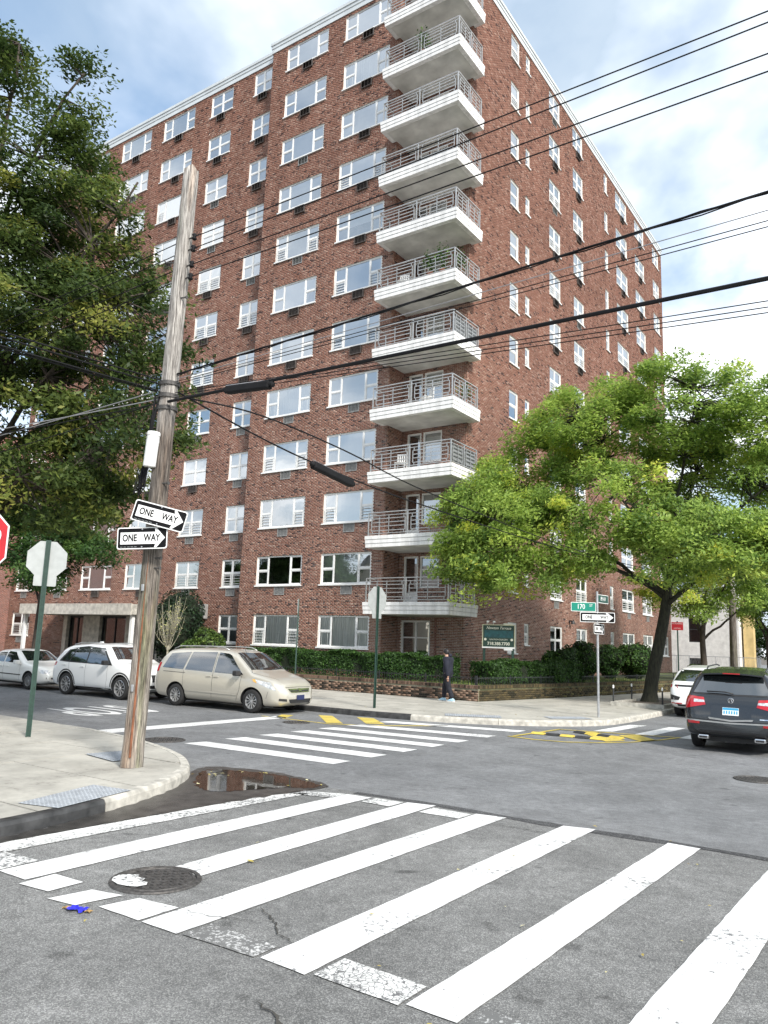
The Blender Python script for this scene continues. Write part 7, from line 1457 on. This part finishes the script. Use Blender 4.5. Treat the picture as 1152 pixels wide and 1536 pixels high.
c.patch('rear_window', 'B', [(-0.78, 1.16), (0.78, 1.16)], [(-0.60, 1.52), (0.60, 1.52)], 'car_glass', 0.006, 12, 6); c.patch('light_bar', 'B', [(-0.86, 0.985), (0.86, 0.985)], [(-0.86, 1.045), (0.86, 1.045)], 'black_plastic', 0.006, 12, 2)
for s_ in (-1, 1):
    c.patch('bumper_vent', 'B', [(s_*0.60, 0.56), (s_*0.88, 0.56)], [(s_*0.55, 0.66), (s_*0.90, 0.74)], 'black_plastic', 0.006, 6, 3); c.patch('bumper_reflector', 'B', [(s_*0.5, 0.44), (s_*0.85, 0.44)], [(s_*0.5, 0.475), (s_*0.85, 0.475)], 'lamp_red', 0.006, 6, 2)
c.patch('bumper_underside', 'B', [(-0.80, 0.37), (0.80, 0.37)], [(-0.84, 0.435), (0.84, 0.435)], 'black_plastic', 0.008, 8, 2); c.patch('badge', 'B', [(-0.06, 0.84), (0.06, 0.84)], [(-0.06, 0.87), (0.06, 0.87)], 'chrome', 0.008, 3, 1)
def wv(sd):
    c.patch('side_windows', sd, [(-1.75, 1.10), (0.9, 1.05)], [(-1.45, 1.46), (0.36, 1.50)], 'car_glass', 0.005, 20, 5); c.patch('tail_light', sd, [(-2.24, 0.93), (-1.98, 0.98)], [(-2.2, 1.04), (-1.95, 1.05)], 'lamp_red', 0.008, 5, 2)
    c.line('sill_trim', sd, [(-0.92, 0.31), (0.95, 0.30)], 0.07, 'black_plastic', 0.006); c.line('door_seam', sd, [(-0.4, 1.05), (-0.4, 0.3)], 0.008, 'black_plastic', 0.003)
c.both(wv); c.mirror(0.8, 1.1, 'black_plastic'); c.patch('windscreen', 'T', [(1.05, -0.74), (1.12, 0), (1.05, 0.74)], [(0.48, -0.6), (0.52, 0), (0.48, 0.6)], 'car_glass', 0.006, 12, 8)
# ================================================================== the pedestrian
pmat('cloth_navy', (0.012, 0.014, 0.026), rough=0.85, var=0.3, scale=9, bump=0.2); pmat('cloth_black', (0.010, 0.011, 0.018), rough=0.85, var=0.3, scale=9, bump=0.2); pmat('skin', (0.55, 0.34, 0.25), rough=0.55, var=0.08, spec=0.3); pmat('hair_black', (0.012, 0.010, 0.010), rough=0.5, var=0.3, scale=40); pmat('shoe', (0.36, 0.55, 0.66), rough=0.6, var=0.15, scale=20); pmat('shoe_sole', (0.72, 0.76, 0.78), rough=0.7); pmat('logo_white', (0.7, 0.7, 0.7), rough=0.6)
def skin_mesh(name, V, E, rad, mat, parent, root=0, sub=2, boost=1.0):
    me = bpy.data.meshes.new(name); me.from_pydata([tuple(v) for v in V], E, []); o = bpy.data.objects.new(name, me); link(o)
    sk = o.modifiers.new('s', 'SKIN'); sk.use_smooth_shade = True; sb = o.modifiers.new('u', 'SUBSURF'); sb.levels = sub; sb.render_levels = sub
    for i, r in enumerate(rad):
        r = r if hasattr(r, '__len__') else (r, r); sv_ = me.skin_vertices[0].data[i]; sv_.radius = (r[0]*boost, r[1]*boost); sv_.use_root = (i == root)
    dg = bpy.context.evaluated_depsgraph_get(); nm = bpy.data.meshes.new_from_object(o.evaluated_get(dg)); bpy.data.objects.remove(o); nm.name = name; nm.materials.clear(); nm.materials.append(mat); nm.polygons.foreach_set('use_smooth', [True]*len(nm.polygons))
    return child(name, nm, parent)
pe = empty('person', (-13.72, 23.98, PAVE), R(-90+3), 'person in black hooded jacket, dark trousers and pale blue sneakers walking past the hedge', 'person')
# local frame: facing -Y is forward after the turn; here x = right, y = forward
def P(x, y, z): return Vector((x, y, z))
# body (legs, torso, arms, neck, head) as one continuous surface; forward is +y here and the empty is turned so +y -> -X
pe.rotation_euler = (0, 0, R(90+4)); pe.scale = (1.03, 1.03, 1.03)
bv = [P(0, 0, 0.90), P(0, -0.01, 1.08), P(0, -0.02, 1.27), P(0, 0.0, 1.41), P(0, 0.03, 1.50), P(0, 0.055, 1.57), P(0, 0.06, 1.66),
      P(0.10, 0.01, 0.86), P(0.11, 0.15, 0.48), P(0.11, 0.17, 0.09), P(-0.10, -0.01, 0.86), P(-0.11, -0.10, 0.47), P(-0.11, -0.25, 0.10),
      P(0.17, -0.01, 1.39), P(0.23, 0.02, 1.12), P(0.20, 0.08, 0.88), P(0.20, 0.09, 0.80), P(-0.17, -0.02, 1.39), P(-0.24, -0.10, 1.12), P(-0.24, -0.13, 0.88), P(-0.24, -0.135, 0.80)]
be = [(0, 1), (1, 2), (2, 3), (3, 4), (4, 5), (5, 6), (0, 7), (7, 8), (8, 9), (0, 10), (10, 11), (11, 12), (3, 13), (13, 14), (14, 15), (15, 16), (3, 17), (17, 18), (18, 19), (19, 20)]
br = [(0.15, 0.12), (0.155, 0.115), (0.17, 0.125), (0.13, 0.10), (0.06, 0.06), (0.075, 0.085), (0.06, 0.07), 0.105, 0.072, 0.05, 0.105, 0.072, 0.05, 0.075, 0.056, 0.040, 0.032, 0.075, 0.056, 0.040, 0.032]
skin_mesh('body', bv, be, br, MT['skin'], pe)
# clothing shells
jv = [P(0, 0.0, 0.80), bv[1], bv[2], bv[3], P(0, 0.005, 1.47), bv[13], bv[14], bv[16]+P(0, 0, 0.01), bv[17], bv[18], bv[20]+P(0, 0, 0.01)]
skin_mesh('jacket', jv, [(0, 1), (1, 2), (2, 3), (3, 4), (3, 5), (5, 6), (6, 7), (3, 8), (8, 9), (9, 10)], [(0.21, 0.185), (0.205, 0.18), (0.21, 0.175), (0.165, 0.145), (0.09, 0.09), 0.115, 0.09, 0.07, 0.115, 0.09, 0.07], MT['cloth_navy'], pe)
skin_mesh('trousers', [P(0, 0, 1.0), bv[7], bv[8], bv[9]+P(0, 0, 0.0), bv[10], bv[11], bv[12]], [(0, 1), (1, 2), (2, 3), (0, 4), (4, 5), (5, 6)], [(0.165, 0.135), 0.128, 0.097, 0.078, 0.125, 0.095, 0.078], MT['cloth_black'], pe)
skin_mesh('hood', [P(0, -0.07, 1.46), P(0, -0.10, 1.53), P(0, -0.08, 1.58)], [(0, 1), (1, 2)], [(0.10, 0.08), (0.095, 0.065), (0.06, 0.04)], MT['cloth_navy'], pe)
# head: skull with brow, nose, chin; hair cap, ears, eyes
hd = MB(); HC = P(0, 0.065, 1.605)
def headpt(u, v):
    a = u*2*math.pi; ph = v*math.pi; x, y, z = math.sin(ph)*math.sin(a), math.sin(ph)*math.cos(a), math.cos(ph); sx, sy, sz = 0.074, 0.096, 0.118
    if z < 0: sx *= 1+0.28*z; sy *= (1+0.10*z)
    fx = max(0, y)**6; nose = 0.026*fx*math.exp(-(z+0.12)**2/0.02)*math.exp(-(x/0.22)**2); return (HC.x+sx*x, HC.y+sy*y+nose, HC.z+sz*z)
hd.grid(headpt, 28, 20); hd.obj('head', MT['skin'], pe, smooth=True)
hr = MB()
def hairpt(u, v):
    a = u*2*math.pi; front = math.cos(a); lim = 0.40+0.20*(0.5-0.5*front); ph = v*math.pi*lim*1.25; x, y, z = math.sin(ph)*math.sin(a), math.sin(ph)*math.cos(a), math.cos(ph); j = 1.10+0.02*math.sin(9*a+7*v)
    return (HC.x+0.076*x*j, HC.y-0.006+0.099*y*j, HC.z+0.005+0.119*z*j)
hr.grid(hairpt, 28, 12); hr.obj('hair', MT['hair_black'], pe, smooth=True)
for s_ in (-1, 1):
    m = MB(); m.lathe([(0.001, 0.012), (0.018, 0.006), (0.026, -0.004), (0.001, -0.006)], 10, axis='x', c=(s_*0.074, 0.055, 1.60)); m.obj('ear', MT['skin'], pe, smooth=True)
    m = MB(); m.lathe([(0.001, 0.006), (0.010, 0.003), (0.013, -0.004)], 10, axis='y', c=(s_*0.03, 0.153, 1.612)); m.obj('eye', MT['hair_black'], pe)
m = MB(); m.box(-0.022, 0.022, 0.152, 0.158, 1.545, 1.551); m.obj('mouth', MT['lamp_red'], pe)
# hands: palm and five fingers, loosely curled
for s_, w in ((1, bv[16]), (-1, bv[20])):
    h = skin_mesh('hand', [w, w+P(0, 0.005, -0.05), w+P(0, 0.012, -0.085)], [(0, 1), (1, 2)], [(0.022, 0.027), (0.020, 0.038), (0.014, 0.034)], MT['skin'], pe, sub=1)
    for k in range(4):
        b0 = w+P(-s_*0.004, -0.022+k*0.017, -0.085); ln = (0.062, 0.074, 0.078, 0.070)[k]; skin_mesh('finger', [b0, b0+P(-s_*0.012, 0.006, -ln*0.5), b0+P(-s_*0.032, 0.010, -ln*0.85)], [(0, 1), (1, 2)], [0.0085, 0.008, 0.0065], MT['skin'], h, sub=1)
    b0 = w+P(-s_*0.004, 0.03, -0.03); skin_mesh('thumb', [b0, b0+P(-s_*0.012, 0.024, -0.025), b0+P(-s_*0.02, 0.03, -0.055)], [(0, 1), (1, 2)], [0.011, 0.0095, 0.008], MT['skin'], h, sub=1)
for (fx, fy, fz, pit) in ((0.11, 0.17, 0.0, 0.0), (-0.11, -0.25, 0.0, 0.0)):
    sh = MB()
    def sp_(u, v): 
        a = v*2*math.pi; y = -0.085+0.285*u; w_ = 0.044*(0.75+0.45*math.sin(min(1, u*1.1)*math.pi*0.9)); hgt = 0.105-0.06*min(1, max(0, (u-0.25)/0.55)); k = math.sin(min(1, max(0.02, u))*math.pi)**0.35
        return (fx+w_*k*math.cos(a), fy+y, fz+0.025+max(0, math.sin(a))*hgt*k+min(0, math.sin(a))*0.008)
    sh.grid(sp_, 14, 14); s1 = sh.obj('shoe', MT['shoe'], pe, smooth=True)
    so_ = MB(); prof = [(fx+0.047*math.cos(t_)*(1 if math.sin(t_) > 0 else 0.85), fy+0.058+0.155*math.sin(t_)) for t_ in [i*2*math.pi/24 for i in range(24)]]; so_.prism(prof, fz+0.001, fz+0.028); so_.obj('sole', MT['shoe_sole'], s1)
m = MB(); m.box(-0.10, -0.075, 0.135, 0.142, 1.36, 1.372); m.obj('chest_logo', MT['logo_white'], pe)
m = MB(); m.box(0.205, 0.212, 0.03, 0.05, 0.70, 0.725); m.obj('trouser_logo', MT['logo_white'], pe)
# plants and chairs kept on the balconies
pmat('terracotta', (0.35, 0.14, 0.08), rough=0.85); pmat('chair_white', (0.72, 0.72, 0.70), rough=0.5)
def pot(loc, h, label, seed):
    t = empty('potted_plant', loc, 0, label, 'plant'); m = MB(); m.lathe([(0.001, 0), (0.10, 0), (0.14, 0.26), (0.155, 0.26), (0.155, 0.30), (0.12, 0.30), (0.001, 0.28)], 16); m.obj('pot', MT['terracotta'], t)
    rg = np.random.default_rng(seed); n = 260; Pp = rg.normal(0, 1, (n, 3))*np.array([0.16, 0.16, h*0.28])+np.array([0, 0, 0.3+h*0.5]); Pp[:, 2] = np.maximum(Pp[:, 2], 0.3); V, F = leaf_cloud(Pp, np.tile([0, 0, 1.], (n, 1)), 0.06, rg); child('foliage', np_mesh('foliage', V, F, MT['leaf_low'], rg.uniform(0, 1, n)), t)
    m = MB(); m.tube([(0, 0, 0.27), (0.01, 0, 0.3+h*0.5)], [0.012, 0.006], 5); m.obj('stem', MT['twig'], t)
zf = lambda k: 3.26+FL*(k-2)+0.50
for x, y, k, h, lb in ((-16.9, 27.3, 7, 0.9, 'leafy potted plant at the railing of the plant-filled balcony'), (-16.3, 27.35, 7, 1.1, 'tall potted plant next to the corner post of the plant-filled balcony'), (-15.75, 27.9, 7, 0.9, 'potted plant at the side railing of the plant-filled balcony'), (-17.6, 27.35, 11, 1.1, 'single tall potted plant on the second highest balcony'), (-15.75, 28.6, 5, 0.8, 'trailing plant at the side railing two floors below the plant-filled balcony')): pot((x, y, zf(k)), h, lb, int(k*10+x))
def chair(loc, rz, label):
    t = empty('balcony_chair', loc, rz, label, 'chair'); m = MB(); m.bbox(-0.24, 0.24, -0.24, 0.22, 0.40, 0.43, 0.01); m.obj('seat', MT['chair_white'], t); m = MB()
    for i in range(5): x = -0.2+i*0.1; m.box(x-0.03, x+0.03, 0.2, 0.23, 0.43, 0.85)
    m.box(-0.24, 0.24, 0.195, 0.235, 0.82, 0.87); m.obj('backrest', MT['chair_white'], t)
    for x in (-0.21, 0.21):
        for y in (-0.2, 0.2): m = MB(); m.box(x-0.018, x+0.018, y-0.018, y+0.018, 0, 0.40); m.obj('leg', MT['chair_white'], t)
chair((-18.4, 27.7, zf(4)), 0.3, 'white slatted chair on the fourth floor balcony'); chair((-17.2, 27.8, zf(5)), -0.6, 'white slatted chair on the fifth floor balcony'); chair((-18.6, 27.7, zf(7)), 0.2, 'white slatted chair on the plant-filled balcony')
